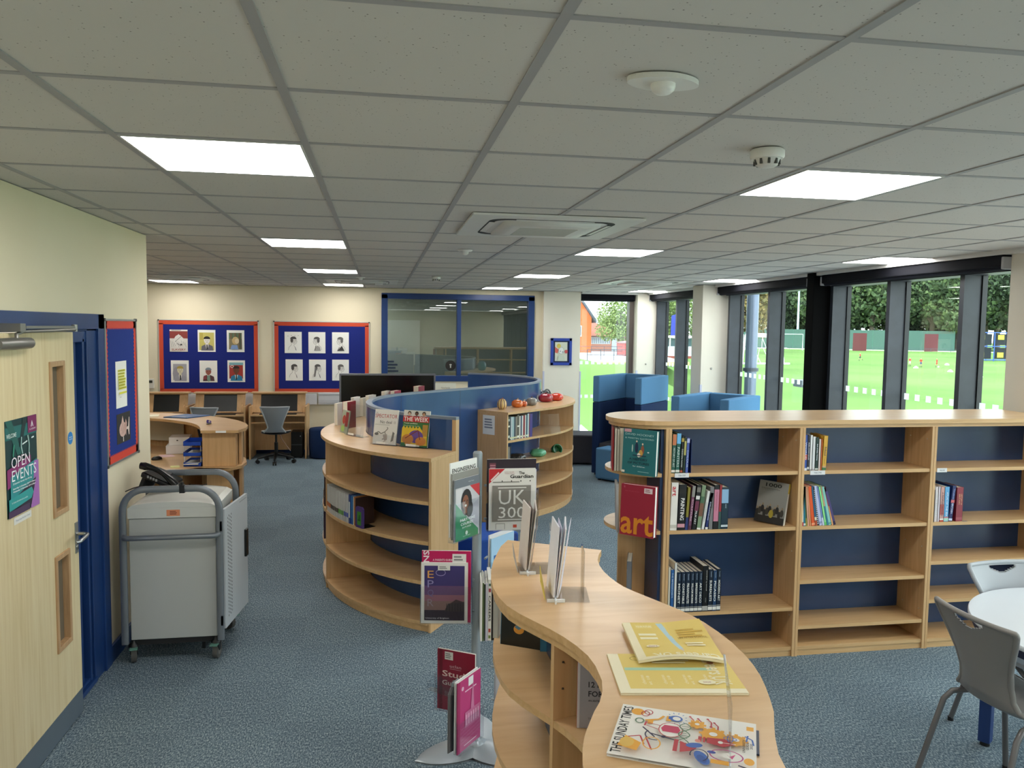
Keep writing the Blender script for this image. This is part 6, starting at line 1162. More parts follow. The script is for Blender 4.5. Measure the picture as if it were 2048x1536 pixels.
m = MB(); m.box(-1.56-O_[0], 7.37-O_[1], 0, -1.33-O_[0], 7.40-O_[1], .713, WOODV); m.box(-1.80-O_[0], 7.42-O_[1], 0, -1.78-O_[0], 8.2-O_[1], .713, WOODV); m.build('leg_panel', t)
m = MB(); ff = mix(INN, OUT, .80); a_, b_ = ff[7], ff[9]; m.hexa([(a_[0]-O_[0], a_[1]-O_[1]-.01, .80), (b_[0]-O_[0], b_[1]-O_[1]-.01, .80), (b_[0]-O_[0], b_[1]-O_[1], .80), (a_[0]-O_[0], a_[1]-O_[1], .80), (a_[0]-O_[0], a_[1]-O_[1]-.01, 1.04), (b_[0]-O_[0], b_[1]-O_[1]-.01, 1.04), (b_[0]-O_[0], b_[1]-O_[1], 1.04), (a_[0]-O_[0], a_[1]-O_[1], 1.04)], C('c4bfae', .6)); m.build('pin_panel', t)
m = MB(); m.box(-1.47-O_[0], 7.331-O_[1], 1.056, -1.38-O_[0], 7.334-O_[1], 1.075, WHITE); m.build('edge_label', t)
# letter trays on the worktop
BT = C('1b49b4', .35)
for k in range(3):
    t = thing('letter_tray', ('lowest blue letter tray on the reception worktop', 'middle blue letter tray of the stack beside the end panel', 'topmost blue letter tray of the stack beside the end panel')[k], 'letter tray', (-1.765, 7.40, .7405+.095*k), radians(0), 'blue letter trays on the reception desk')
    m = MB(); w, dd_, hh = .155, .26, .040
    m.box(0, 0, 0, w, dd_, .003, BT); m.box(0, 0, 0, .003, dd_, hh, BT); m.box(w-.003, 0, 0, w, dd_, hh, BT); m.box(0, dd_-.003, 0, w, dd_, hh, BT); m.box(0, 0, 0, w, .003, hh*.8, BT); m.build('tray', t)
    m = MB()
    for x, y in ((.004, .01), (w-.01, .01), (.004, dd_-.02), (w-.01, dd_-.02)): m.box(x, y, hh, x+.006, y+.006, .095, C('c9ccd6', .3))
    if k < 2: m.build('riser', t)
m = MB(); m.box(.01, .01, .0035, .14, .24, .020, PAGEW); m.hexa([(0, -.02, .021), (.13, -.02, .021), (.14, .22, .021), (.01, .22, .021), (0, -.02, .024), (.13, -.02, .030), (.14, .22, .030), (.01, .22, .024)], C('e9e6dc', .6)); o = m.build('paper_stack', loc=(-1.765, 7.40, .7405)); tag(o, 'papers lying in the lowest blue letter tray', 'papers')
m = MB(); m.box(.0, .0, .0, .12, .2, .012, C('8e5a48', .6)); m.box(.01, .01, .012, .11, .19, .020, PAGEW); o = m.build('paper_stack', loc=(-1.75, 7.42, .841)); tag(o, 'brown topped papers in the middle blue letter tray', 'papers')
m = MB(); m.box(0, 0, 0, .24, .30, .085, C('e9e6e4', .5)); tag(m.build('storage_box', loc=(-2.10, 8.12, .7405), rz=.12, bevel=.003), 'lower white box on the reception worktop', 'box', 'white boxes on the reception desk')
m = MB(); m.box(0, 0, 0, .19, .24, .075, C('efedeb', .5)); m.box(.07, -.001, .04, .085, .0, .05, BLACK); tag(m.build('storage_box', loc=(-2.08, 8.16, .8262), rz=.12, bevel=.003), 'upper white box stacked on the lower one on the reception worktop', 'box', 'white boxes on the reception desk')
m = MB(); m.box(0, 0, 0, .12, .16, .0008, C('ecc9cc', .6)); tag(m.build('paper_sheet', loc=(-2.08, 7.93, .7405), rz=.5), 'pink paper note on the reception worktop', 'paper')
m = MB(); m.box(0, 0, 0, .075, .075, .008, C('e6e5a4', .6)); tag(m.build('sticky_notes', loc=(-1.86, 7.34, .7405), rz=.3), 'pale yellow sticky note pad in front of the blue trays', 'note pad')
t = thing('computer_mouse', 'black computer mouse on the reception worktop', 'mouse', (-2.10, 7.80, .7405), .6); m = MB(); m.lathe([(.030, 0), (.034, .008), (.030, .022), (.018, .032), (.004, .035)], BLACK, n=18, sx=1.5); m.build('body', t); m = MB(); m.lathe([(.006, .031), (.006, .036), (.002, .037)], C('c9c9c9', .3), n=10); m.build('wheel', t)
t = thing('headset_case', 'small black rounded case beside the white boxes', 'case', (-2.32, 8.22, .7405), .2); m = MB(); m.lathe([(.035, 0), (.042, .02), (.040, .05), (.028, .066)], BLACK, n=18, sx=1.3); m.build('casing', t); m = MB(); m.lathe([(.012, .0), (.012, .02)], C('5a3a34', .5), c=(.0, -.03, .07), n=10); m.build('knob', t)
t = thing('waste_bin', 'dark blue bin with a grey rim on the reception worktop at the wall corner', 'bin', (-2.52, 8.12, .7405)); m = MB(); m.lathe([(.075, 0), (.095, .26)], C('1a2238', .5), n=24); m.build('body', t); m = MB(); m.tube([(.096*cos(a), .096*sin(a), .262) for a in [2*pi*k/24 for k in range(25)]], .007, C('8f959c', .4), 8, False); m.build('rim', t)
m = MB(); m.hexa([(-1.70, 7.80, .85), (-1.68, 7.80, .85), (-1.68, 7.84, .85), (-1.70, 7.84, .85), (-1.725, 7.78, 1.03), (-1.685, 7.78, 1.03), (-1.685, 7.84, 1.03), (-1.725, 7.84, 1.03)], BLACK); m.box(-1.70, 7.78, .7405, -1.665, 7.86, .85, BLACK); tag(m.build('card_reader'), 'narrow black upright device under the inner edge of the counter top', 'device')
t = thing('stapler', 'small purple and silver stapler on the counter top', 'stapler', (-1.622, 7.80, 1.0785), radians(75)); m = MB(); m.box(-.03, -.012, 0, .03, .012, .008, BLACK); m.build('base', t, bevel=.003); m = MB(); m.hexa([(-.03, -.011, .012), (.03, -.011, .010), (.03, .011, .010), (-.03, .011, .012), (-.03, -.009, .045), (.03, -.009, .030), (.03, .009, .030), (-.03, .009, .045)], C('4a3a8c', .25)); m.build('arm', t, bevel=.004); m = MB(); m.box(-.028, -.012, .020, .0, .012, .034, C('d9d9e6', .2, .6)); m.build('chrome_band', t)
m = MB(); m.prism([(-2.18, 8.36), (-1.93, 8.27), (-1.76, 8.50), (-2.02, 8.62)], 1.0785, 1.088, C('2f5688', .5)); tag(m.build('folder', bevel=.001), 'dark blue document folder on the counter top', 'folder')
m = MB(); m.prism([(-2.10, 8.34), (-1.96, 8.31), (-1.95, 8.33), (-2.09, 8.36)], 1.0882, 1.0888, C('b9c4d6', .5)); tag(m.build('paper_slip'), 'pale slip lying on the dark blue folder', 'paper')
for k, (x, y, a_) in enumerate(((-2.42, 8.52, .2), (-2.62, 8.60, -.1), (-2.86, 8.66, .15))):
    m = MB(); m.box(-.15, -.10, 0, .15, .10, .003, C('efe6cc', .6)); tag(m.build('paper_sheet', loc=(x, y, 1.0785+.0032*k*0), rz=a_), ('cream paper sheet next to the blue folder on the counter', 'cream paper sheet in the middle of the counter top', 'cream paper sheet nearest the wall corner on the counter top')[k], 'paper')
# ================================================================ COMPUTER DESKS
def cdesk(x0, x1, label):
    t = thing('computer_desk', label, 'desk', (x0, 12.13, 0)); w = x1-x0; D = .54
    m = MB(); m.box(0, 0, 0, .022, D, .80, WOODV); m.build('side_panel', t); m = MB(); m.box(w-.022, 0, 0, w, D, .80, WOODV); m.build('side_panel', t)
    m = MB(); m.box(.023, .02, .652, w-.023, D, .676, WOODT); m.build('worktop', t, bevel=.002); m = MB(); m.box(.023, .42, .08, w-.023, .438, .65, WOODV); m.build('modesty_panel', t)
    m = MB(); m.box(.023, .06, .54, w-.023, .075, .56, WOODH); m.build('keyboard_rail', t)
    m = MB(); b = .12; z0, z1, y0, y1 = .70, .985, .16, .24
    def pan(xa, xb, za, zb):
        ya = y0+(y1-y0)*(za-z0)/(z1-z0); yb = y0+(y1-y0)*(zb-z0)/(z1-z0)
        m.hexa([(xa, ya, za), (xb, ya, za), (xb, ya+.018, za), (xa, ya+.018, za), (xa, yb, zb), (xb, yb, zb), (xb, yb+.018, zb), (xa, yb+.018, zb)], WOODV)
    pan(.03, .03+b, z0, z1); pan(w-.03-b, w-.03, z0, z1); pan(.03+b, w-.03-b, z1-.018, z1); pan(.03+b, w-.03-b, z0, z0+.015); m.build('monitor_surround', t)
    m = MB(); m.hexa([(.03+b, y0+.008, z0+.012), (w-.03-b, y0+.008, z0+.012), (w-.03-b, y0+.03, z0+.012), (.03+b, y0+.03, z0+.012), (.03+b, y1+.006, z1-.018), (w-.03-b, y1+.006, z1-.018), (w-.03-b, y1+.03, z1-.018), (.03+b, y1+.03, z1-.018)], C('131618', .35)); m.build('screen', t)
    m = MB(); m.box(.01, y1-.07, z1+.002, w-.01, y1+.10, z1+.020, WOODT); m.build('top_flap', t, bevel=.002)
    m = MB(); m.box(.15, .03, .6775, w-.15, .12, .690, BLACKM); m.build('keyboard', t)
    for xx in (.045, w-.06):
        m = MB(); m.tube([(xx, .05, .70), (xx, .05, .80), (xx, .12, .82)], .006, WOODV, 8); m.build('hinge_arm', t)
    return t
cdesk(-1.955, -1.115, 'rightmost wooden computer desk with a raised black screen, swivel chair in front')
cdesk(-2.785, -2.005, 'middle wooden computer desk with a raised black screen on the far wall')
cdesk(-3.50, -2.835, 'left wooden computer desk, its screen cut off by the near wall corner')
for k, (x, lab) in enumerate(((-1.27, 'black computer tower under the rightmost desk'), (-2.15, 'black computer tower under the middle desk'))):
    t = thing('computer_tower', lab, 'computer', (x, 12.24, 0)); m = MB(); m.box(-.085, 0, .012, .085, .30, .40, BLACK); m.build('casing', t, bevel=.004); m = MB(); m.box(-.08, -.003, .20, .08, 0, .205, C('6d7076', .3)); m.box(.05, -.003, .33, .06, 0, .34, C('e6e9ec', .3)); m.build('front_trim', t)
    m = MB(); [m.box(x_, y_, 0, x_+.03, y_+.03, .012, BLACKM) for x_ in (-.07, .04) for y_ in (.03, .24)]; m.build('feet', t)
def shell_back(u, v, w_top=.21, w_mid=.12, H0=.0, H1=.42, flare=.07):
    pass
def swivel(label, x, y, rz):
    t = thing('office_chair', label, 'chair', (x, y, 0), rz, 'grey swivel chairs at the computer desks'); G_ = C('7f868c', .45); GE = C('a9afb4', .4)
    # seat faces +Y locally; back is at -Y
    def wd(v): return .095+.108*(abs(v-.2)/.8)**1.25 if v > .2 else .095+.06*((.2-v)/.2)**1.3
    def bk(u, v): w = wd(v); q = (u-.5)*2; return (q*w, -.20-.035*v+.055*q*q*(.4+v*.6)-.03*sin(pi*v), .47+.37*v)
    m = MB(); m.grid(bk, 14, 16, G_); m.grid(lambda u, v: tuple(Vector(bk(1-u, v))+Vector((0, .012, 0))), 14, 16, C('4a5056', .6)); m.build('backrest', t)
    m = MB(); e = [bk(0, v/16) for v in range(17)]+[bk(u/14, 1) for u in range(1, 15)]+[bk(1, 1-v/16) for v in range(1, 17)]; m.tube([(p[0], p[1]+.006, p[2]) for p in e], .013, GE, 8); m.build('back_rim', t)
    m = MB(); m.grid(lambda u, v: ((u-.5)*2*(.21-.03*(v-.5)**2*4), -.19+.40*v, .452+.02*((u-.5)*2)**2+.02*(1-v)**3-.02*v**4), 12, 10, GE); m.grid(lambda u, v: ((.5-u)*2*(.21-.03*(v-.5)**2*4), -.19+.40*v, .438+.02*((u-.5)*2)**2-.02*v**4), 12, 10, C('5c6268', .5)); m.build('seat', t)
    m = MB(); m.tube([(0, 0, .14), (0, 0, .30)], .026, BLACK, 14); m.tube([(0, 0, .30), (0, 0, .43)], .016, BLACK, 12); m.box(-.09, -.08, .425, .09, .08, .44, BLACK); m.build('gas_column', t)
    m = MB(); m.tube([(.05, .02, .42), (.08, .02, .34), (.20, .05, .16)], .005, C('b59a88', .4), 6); m.build('cable', t)
    m = MB()
    for k in range(5):
        a = 2*pi*k/5-pi/2; m.tube([(0, 0, .13), (.14*cos(a), .14*sin(a), .11), (.27*cos(a), .27*sin(a), .075)], [.030, .022, .015], BLACK, 10)
    m.build('star_base', t)
    for k in range(5):
        a = 2*pi*k/5-pi/2; x_, y_ = .27*cos(a), .27*sin(a); m = MB()
        for s in (-1, 1): m.tube([(x_-sin(a)*(.006*s), y_+cos(a)*(.006*s), .028), (x_-sin(a)*(.026*s), y_+cos(a)*(.026*s), .028)], .028, BLACKM, 14)
        m.tube([(x_, y_, .03), (x_, y_, .075)], .008, BLACK, 8); m.build('castor', t)
    return t
swivel('grey swivel chair with a black star base at the rightmost computer desk', -1.525, 11.86, radians(2))
swivel('grey swivel chair half hidden behind the reception counter', -2.44, 11.80, radians(-14))
t = thing('stool', 'round navy upholstered stool beside the rightmost computer desk', 'stool', (-.88, 12.25, 0)); m = MB(); m.lathe([(.19, .012), (.205, .02), (.212, .2), (.21, .43), (.195, .455), (.12, .462), (.01, .463)], FABD, n=36); m.build('cushion', t); m = MB(); [m.lathe([(.015, 0), (.015, .012)], BLACK, c=(.14*cos(a), .14*sin(a), 0), n=10) for a in (0.6, 2.2, 3.8, 5.3)]; m.build('feet', t)
# black display on a stand
t = thing('display_screen', 'large black display with a grey frame standing behind the curved bookcase', 'screen', (.085, 9.55, 0), 0)
m = MB(); m.box(-.575, -.02, .80, .575, .02, 1.462, C('6f7076', .4, .3)); m.build('frame', t, bevel=.004); m = MB(); m.box(-.553, -.0225, .822, .553, -.0195, 1.44, C('050506', .16)); m.build('screen', t)
m = MB(); m.tube([(-.2, .04, .05), (-.2, .04, 1.1)], .02, GREYM, 10); m.tube([(.2, .04, .05), (.2, .04, 1.1)], .02, GREYM, 10); m.box(-.4, -.25, .03, -.36, .3, .06, GREYM); m.box(.36, -.25, .03, .4, .3, .06, GREYM); m.box(-.4, .02, .03, .4, .06, .06, GREYM); m.box(-.25, .018, 1.0, .25, .045, 1.2, GREYM); m.build('floor_stand', t)
m = MB(); [m.tube([(x_-.012, y_, .017), (x_+.012, y_, .017)], .017, BLACK, 12) for x_ in (-.38, .38) for y_ in (-.22, .27)]; m.build('castors', t)
# ================================================================ SOFT SEATING
def slabw(m, A, u, v, a0, a1, b0, b1, z0, z1, mt):
    p = lambda a, b: (A[0]+u[0]*a+v[0]*b, A[1]+u[1]*a+v[1]*b)
    P_ = [p(a0, b0), p(a1, b0), p(a1, b1), p(a0, b1)]
    if (P_[1][0]-P_[0][0])*(P_[2][1]-P_[0][1])-(P_[1][1]-P_[0][1])*(P_[2][0]-P_[0][0]) < 0: P_ = P_[::-1]
    m.hexa([(x, y, z0) for x, y in P_]+[(x, y, z1) for x, y in P_], mt)
def pod(label, A, u, v, L, W_, zt, zs, th=.10):
    """u: depth direction from the open front to the back, v: across"""
    t = thing('booth_seat', label, 'seat', (A[0], A[1], 0)); A = (0, 0)
    for nm, r in (('side_screen', (0, L, 0, th)), ('side_screen', (0, L, W_-th, W_)), ('back_screen', (L-th, L, th+.004, W_-th-.004))):
        m = MB(); slabw(m, A, u, v, *r, zs+.004, zt, FABB); m.build(nm, t, bevel=.014, seg=3)
        m = MB(); slabw(m, A, u, v, *r, .03, zs, FABD); m.build('lower_panel', t, bevel=.010)
    m = MB(); slabw(m, A, u, v, .02, L-th-.01, th+.006, W_-th-.006, .05, .30, FABD); m.build('seat_base', t, bevel=.01); m = MB(); slabw(m, A, u, v, .0, L-th-.01, th+.006, W_-th-.006, .305, .46, FABG); m.build('seat_cushion', t, bevel=.025, seg=3)
    m = MB(); [slabw(m, A, u, v, a, a+.04, b, b+.04, 0, .03, BLACK) for a in (.04, L-.08) for b in (.03, W_-.07)]; m.build('feet', t)
pod('high-backed blue fabric booth seat by the corner window', (2.90, 10.45), (.68, .733), (.733, -.68), .94, .73, 1.385, 1.02)
pod('low blue fabric booth seat just behind the straight bookcase, right of the tall booth', (3.345, 8.65), (.762, .647), (.647, -.762), .88, .72, 1.265, .98, .11)
def cube(label, x, y, rz, w, d_, h, mat, top=None):
    t = thing('ottoman', label, 'ottoman', (x, y, 0), rz); m = MB(); m.box(-w/2, -d_/2, .02, w/2, d_/2, h, mat); m.build('cushion', t, bevel=.025, seg=3); m = MB(); [m.box(a, b, 0, a+.03, b+.03, .021, BLACK) for a in (-w/2+.03, w/2-.06) for b in (-d_/2+.03, d_/2-.06)]; m.build('feet', t)
cube('dark grey ottoman between the right curved bookcase and the tall booth', 3.00, 11.50, radians(-12), .62, .55, .445, FABG)
cube('small blue ottoman just left of the straight bookcase end', 3.10, 10.02, radians(40), .30, .42, .44, FABB)
cube('royal blue ottoman seen between the carousel pole and the near bookcase', .80, 6.08, radians(32), .42, .42, .42, C('2f55a6', .9, bump=.4, bscale=260, spec=.2))
# ================================================================ ROUND TABLE AND CHAIRS
TX, TY, TR = 3.235, 2.875, .585
t = thing('round_table', 'round pale grey table with navy legs at the right edge', 'table', (TX, TY, 0))
m = MB(); m.lathe([(TR-.003, .708), (TR, .712), (TR, .726), (TR-.003, .730)], C('d9dee4', .22), n=96); m.build('tabletop', t)
NB = C('223c74', .38)
m = MB(); n = 72; A_ = [((TR-.02)*cos(2*pi*k/n), (TR-.02)*sin(2*pi*k/n)) for k in range(n+1)]; B_ = [((TR-.045)*cos(2*pi*k/n), (TR-.045)*sin(2*pi*k/n)) for k in range(n+1)]; m.band(B_, A_, .668, .7075, C('262f4c', .5)); m.build('rim_frame', t)
for k in range(4):
    a = radians(123+90*k); x, y = .50*cos(a), .50*sin(a); m = MB(); m.box(-.027, -.027, .02, .027, .027, .70, NB); m.T = None; o = m.build('leg', t, bevel=.004); o.location = (x, y, 0); o.rotation_euler = (0, 0, a)
    m = MB(); m.tube([(0, 0, 0), (0, 0, .02)], .022, BLACKM, 14); f = m.build('foot', o)
m = MB(); m.prism([(-.21, .10), (.0, .19), (.09, -.02), (-.12, -.11)], .7305, .7312, C('eef0d2', .6)); d = Draw(m, (-.12, -.11, .7312), (.21, .09, 0), (-.09, .21, 0), .228, .228, .0003); d.lines(.1, .8, .8, .3, 6, 'c9cba8', 2); d.ring(.7, .3, .1, .1, .02, 'b9bba0')
tag(m.build('paper_sheet', loc=(TX+.02, TY+.08, 0)), 'pale yellow printed sheet on the round table', 'paper')
def sst_(a, b, x): x = max(0, min(1, (x-a)/(b-a))); return x*x*(3-2*x)
def plastic_chair(label, x, y, rz, col='8f9296', lean=0):
    t = thing('plastic_chair', label, 'chair', (x, y, 0), rz, 'grey plastic chairs at the round table'); G_ = C(col, .38); 
    # faces +Y ; seat .46 high ; back at -Y
    prof = [(.215, .448), (.20, .452), (.14, .450), (.06, .443), (-.03, .438), (-.10, .444), (-.150, .470), (-.178, .52), (-.192, .58), (-.207, .65), (-.222, .72), (-.238, .79), (-.250, .835), (-.254, .850)]
    wid = [.19, .198, .20, .20, .198, .188, .160, .136, .130, .140, .166, .196, .212, .210]
    cur = [.006, .010, .014, .018, .024, .030, .038, .045, .048, .045, .040, .036, .034, .032]
    K_ = 8; PF = []
    for i in range(len(prof)-1):
        for j in range(K_):
            f = j/K_; PF.append((prof[i][0]*(1-f)+prof[i+1][0]*f, prof[i][1]*(1-f)+prof[i+1][1]*f, wid[i]*(1-f)+wid[i+1]*f, cur[i]*(1-f)+cur[i+1]*f, i+f))
    PF.append((prof[-1][0], prof[-1][1], wid[-1], cur[-1], len(prof)-1.0)); nP = len(PF); NQ = 56
    def pt(i, q, off=0):
        y_, z_, w_, c_, s_ = PF[i]; c = c_*abs(q)**2.2; b_ = sst_(4.0, 7.5, s_)      # 0 on the seat, 1 on the back
        return (q*w_, y_+(c+off)*b_, z_+(c+off)*(1-b_))
    def hole(i, k):
        s_ = (PF[i][4]+PF[i+1][4])/2; q = abs(-1+2*(k+.5)/NQ); return 11.3 < s_ < 12.1 and q < .10+.25*sst_(11.2, 11.8, s_)
    vs1 = [pt(i, -1+2*k/NQ, 0) for i in range(nP) for k in range(NQ+1)]; vs2 = [pt(i, -1+2*k/NQ, .010) for i in range(nP) for k in range(NQ+1)]
    fs = [(i*(NQ+1)+k, i*(NQ+1)+k+1, (i+1)*(NQ+1)+k+1, (i+1)*(NQ+1)+k) for i in range(nP-1) for k in range(NQ) if not hole(i, k)]
    nv = len(vs1); ec = {}
    for f in fs:
        for a_, b_ in zip(f, f[1:]+f[:1]): ec[tuple(sorted((a_, b_)))] = ec.get(tuple(sorted((a_, b_))), 0)+1
    m = MB(); m.add(vs1+vs2, [f[::-1] for f in fs]+[tuple(i+nv for i in f) for f in fs]+[(a_, b_, b_+nv, a_+nv) for (a_, b_), c_ in ec.items() if c_ == 1], G_, True); m.build('seat_shell', t)
    m = MB(); rim = [pt(i, -1, .005) for i in range(nP)]+[pt(nP-1, -1+2*k/NQ, .005) for k in range(1, NQ)]+[pt(i, 1, .005) for i in range(nP-1, -1, -1)]; rim += [pt(0, 1-2*k/NQ, .005) for k in range(1, NQ)]+[rim[0]]
    m.tube(rim, .0115, C(col, .36), 8, False); m.build('rolled_rim', t)
    TB = C('6e6c6c', .35, .3)
    for s in (-1, 1):
        m = MB(); m.tube([(s*.13, -.02, .432), (s*.165, -.06, .435), (s*.185, -.13, .428), (s*.195, -.165, .39), (s*.225, -.27, .012)], .0125, TB, 12); m.tube([(s*.225, -.27, .0), (s*.225, -.271, .02)], .0145, BLACKM, 12); m.build('leg', t)
        m = MB(); m.tube([(s*.13, .02, .430), (s*.175, .10, .432), (s*.19, .15, .42), (s*.195, .165, .38), (s*.215, .215, .012)], .0125, TB, 12); m.tube([(s*.215, .215, .0), (s*.215, .2155, .02)], .0145, BLACKM, 12); m.build('leg', t)
    m = MB(); m.tube([(-.135, -.02, .430), (.135, -.02, .430)], .010, TB, 8); m.tube([(-.135, .02, .428), (.135, .02, .428)], .010, TB, 8); m.build('under_frame', t)
    return t
plastic_chair('grey moulded plastic chair with its back to the camera at the round table', 2.69, 2.86, radians(-87), '86827f')
plastic_chair('light grey moulded plastic chair on the far side of the round table', 3.195, 3.27, radians(180), 'a9adb3')
# ================================================================ OUTSIDE
GZ = -4.0
def sst(a, b, x): x = max(0, min(1, (x-a)/(b-a))); return x*x*(3-2*x)
def gh(x, y):
    q = x/max(y, 1); return GZ+3.1*sst(50, 65, y)*(1-sst(.365, .40, q))
m = MB(); GRS = ramp_mat('sports_field_grass', [(.3, '5b7a3e'), (.5, '678747'), (.7, '719150')], .05, .95, stretch=(1, 1, 1), detail=6, specular=.1)
NX, NY = 90, 90
m.grid(lambda u, v: (-40+460*u, 13.4+420*v**1.6, gh(-40+460*u, 13.4+420*v**1.6)), NX, NY, GRS); m.grid(lambda u, v: (5.3+414*u, -60+73.4*v, GZ), 2, 2, GRS)
struct('trim_4', m).name = 'trim_4_playing_field'
bpy.data.objects['trim_4_playing_field'].name = 'floor_playing_field'
m = MB(); m.box(2.5, -60, GZ-.05, 30, 22, GZ+.04, ramp_mat('pale_paving', [(.4, 'b4b3b0'), (.6, 'c0bfbb')], 1.5, .9)); tag(m.build('unseen_paving'), 'unseen pale paving added outside the side windows, limiting green bounce from the grass', 'pavement')  # out of view, added so less green bounces from grass onto the ceiling
def leafy(name, label, x, y, z, r, h, cols, seed, trunk=True, n=2600, squash=1.0, group='trees beyond the playing field', q=.42):
    t = thing(name, label, 'tree', (x, y, z), 0, group); R_ = random.Random(seed); m = MB(); mats = [C(c, .9, spec=.15) for c in cols]
    blobs = [(R_.uniform(-.55, .55)*r, R_.uniform(-.55, .55)*r, h*R_.uniform(.35, .82), r*R_.uniform(.38, .62)) for _ in range(9)]+[(0, 0, h*.6, r*.8)]
    for k in range(n):
        b = blobs[R_.randrange(len(blobs))]; th_, u = R_.uniform(0, 2*pi), R_.uniform(-1, 1); s_ = (1-u*u)**.5; rr = b[3]*(R_.random()**.25)
        c = Vector((b[0]+rr*s_*cos(th_), b[1]+rr*s_*sin(th_), b[2]+rr*u*squash)); e = q*R_.uniform(.5, 1.3)*max(.5, r/6)
        a = Vector((R_.gauss(0, 1), R_.gauss(0, 1), R_.gauss(0, 1))).normalized(); d_ = a.cross(Vector((R_.gauss(0, 1), R_.gauss(0, 1), R_.gauss(0, 1)))).normalized()
        m.add([c-a*e, c+d_*e*.7, c+a*e, c-d_*e*.7], [(0, 1, 2, 3)], mats[R_.randrange(len(mats))])
    m.build('crown', t)
    if trunk:
        m = MB(); BK = C('6e6358', .9); m.tube([(0, 0, 0), (.1, 0, h*.3), (0, .1, h*.6)], [r*.07, r*.05, r*.03], BK, 10)
        for k in range(5): a = R_.uniform(0, 6.28); m.tube([(0, 0, h*.28), (r*.3*cos(a), r*.3*sin(a), h*.5), (r*.55*cos(a), r*.55*sin(a), h*.66)], [r*.035, r*.025, r*.012], BK, 7)
        m.build('trunk', t)
    return t
DK = ('34402f', '3e4c38', '4b5a44', '2b352a', '55644c'); MID = ('4b5c42', '576949', '43533b', '65764f'); AUT = ('8f7d50', '826f48', '9c885a', '6f6944'); LT = ('72854c', '82945a', '647744', '92a368')
pr1 = leafy('dense_tree', 'dark green tree behind the fence, seen right of the black column', 168, 275, GZ, 13, 27, DK, 1, n=9000, q=.36)
pr2 = leafy('dense_tree', 'mid green tree behind the fence, in the window right of the black column', 190, 272, GZ, 14, 30, MID, 2, n=9000, q=.36)
# (x/y direction ratio, distance along y, scale, which, label)
rows = [(.575, 285, 1.0, 0, 'dark green tree behind the lamp mast'), (.605, 262, .9, 1, 'mid green tree behind the black window column'), (.645, 268, 1.05, 0, 'dark green tree left in the pane with the running child'), (.68, 250, 1.0, 1, 'mid green tree right in the pane with the running child'), (.735, 258, 1.1, 0, 'dark tree at the left of the middle right pane'), (.775, 240, 1.05, 1, 'mid green tree above the three children'), (.815, 250, 1.1, 0, 'dark tree right of the three children'), (.86, 238, 1.1, 1, 'mid green tree behind the blue rig'), (.90, 228, 1.0, 0, 'dark green tree at the right edge behind the blue rig'), (.94, 230, 1.1, 1, 'mid green tree by the right pier'), (.545, 300, .95, 1, 'mid green tree left of the lamp mast'), (.71, 290, 1.3, 0, 'tall dark tree in the second row behind the dark mullion'), (.80, 285, 1.35, 0, 'tall dark tree in the second row above the fence corner'), (.62, 300, 1.25, 0, 'tall dark tree in the second row behind the column'), (.88, 280, 1.35, 1, 'tall mid green tree in the second row at the right'), (.66, 320, 1.4, 1, 'tall mid green tree, farthest in the second row'), (.745, 300, 1.4, 1, 'tall mid green tree between the middle right panes'), (.57, 330, 1.4, 0, 'tall dark tree farthest left behind the mast')]
pr1.location = (.575*285, 285, GZ); pr1['label'] = rows[0][4]; pr2.location = (.605*262, 262, GZ); pr2['label'] = rows[1][4]; pr2.scale = (.9,)*3
for k, (r_, y, s_, w_, lab) in enumerate(rows[2:]): dup((pr1, pr2)[w_], (r_*y, y, GZ), 1.3*k, lab, scale=(s_, s_, s_))
pa = leafy('autumn_tree', 'yellow brown autumn tree seen left of the dark mullion, above the stacked goals', .500*200, 200, GZ, 8.0, 24, AUT, 5, n=4200, q=.45)
dup(pa, (.462*205, 205, GZ), 2.0, 'yellow brown autumn tree just right of the middle white pier')
pl = leafy('leafy_tree', 'bright green tree in front of the brick house, seen through the end window', .316*87, 87, -1.2, 3.6, 8.0, LT, 7, n=5200, squash=.9, q=.22, group='trees by the brick houses')
dup(pl, (.285*114, 114, -1), 1.6, 'bright green tree behind the grey roof in the end window', scale=(.8, .8, .75))
dup(pl, (.37*100, 100, -1.2), 2.6, 'green tree in the narrow window left of the dark mullion', scale=(1.1, 1.1, 1.15)); dup(pl, (.395*110, 110, -1.2), .6, 'green tree behind the purple flag', scale=(1.3, 1.3, 1.3))
# fence along the pitch
def fenceline(name, label, pts, h, post, net, step=6, mat=None, rails=None):
    t = thing(name, label, 'fence', (pts[0][0], pts[0][1], pts[0][2])); o = Vector(pts[0]); k0 = 0
    for a, b in zip(pts, pts[1:]):
        a_, b_ = Vector(a)-o, Vector(b)-o; L = (b_-a_).length
        if net: m = MB(); m.hexa([a_-Vector((0, .02, 0)), b_-Vector((0, .02, 0)), b_+Vector((0, .02, 0)), a_+Vector((0, .02, 0)), a_+Vector((0, -.02, h)), b_+Vector((0, -.02, h)), b_+Vector((0, .02, h)), a_+Vector((0, .02, h))], net); m.build('mesh_panel', t)
        n = max(1, int(L/step))
        for k in range(n+1): p = a_+(b_-a_)*k/n; m = MB(); m.tube([p, p+Vector((0, 0, h))], post, mat, 6); m.build('post', t)
        if rails:
            m = MB()
            for z_ in rails: m.tube([a_+Vector((0, 0, z_)), b_+Vector((0, 0, z_))], post*.8, mat, 6)
            m.build('rail', t)
    return t
NETG = C('48655f', .8)
fenceline('mesh_fence', 'tall green mesh fence along the far side of the field', [(108, 262, GZ), (156, 243, GZ), (185, 228, GZ)], 6.6, .12, NETG, 8, C('4a7468', .6))
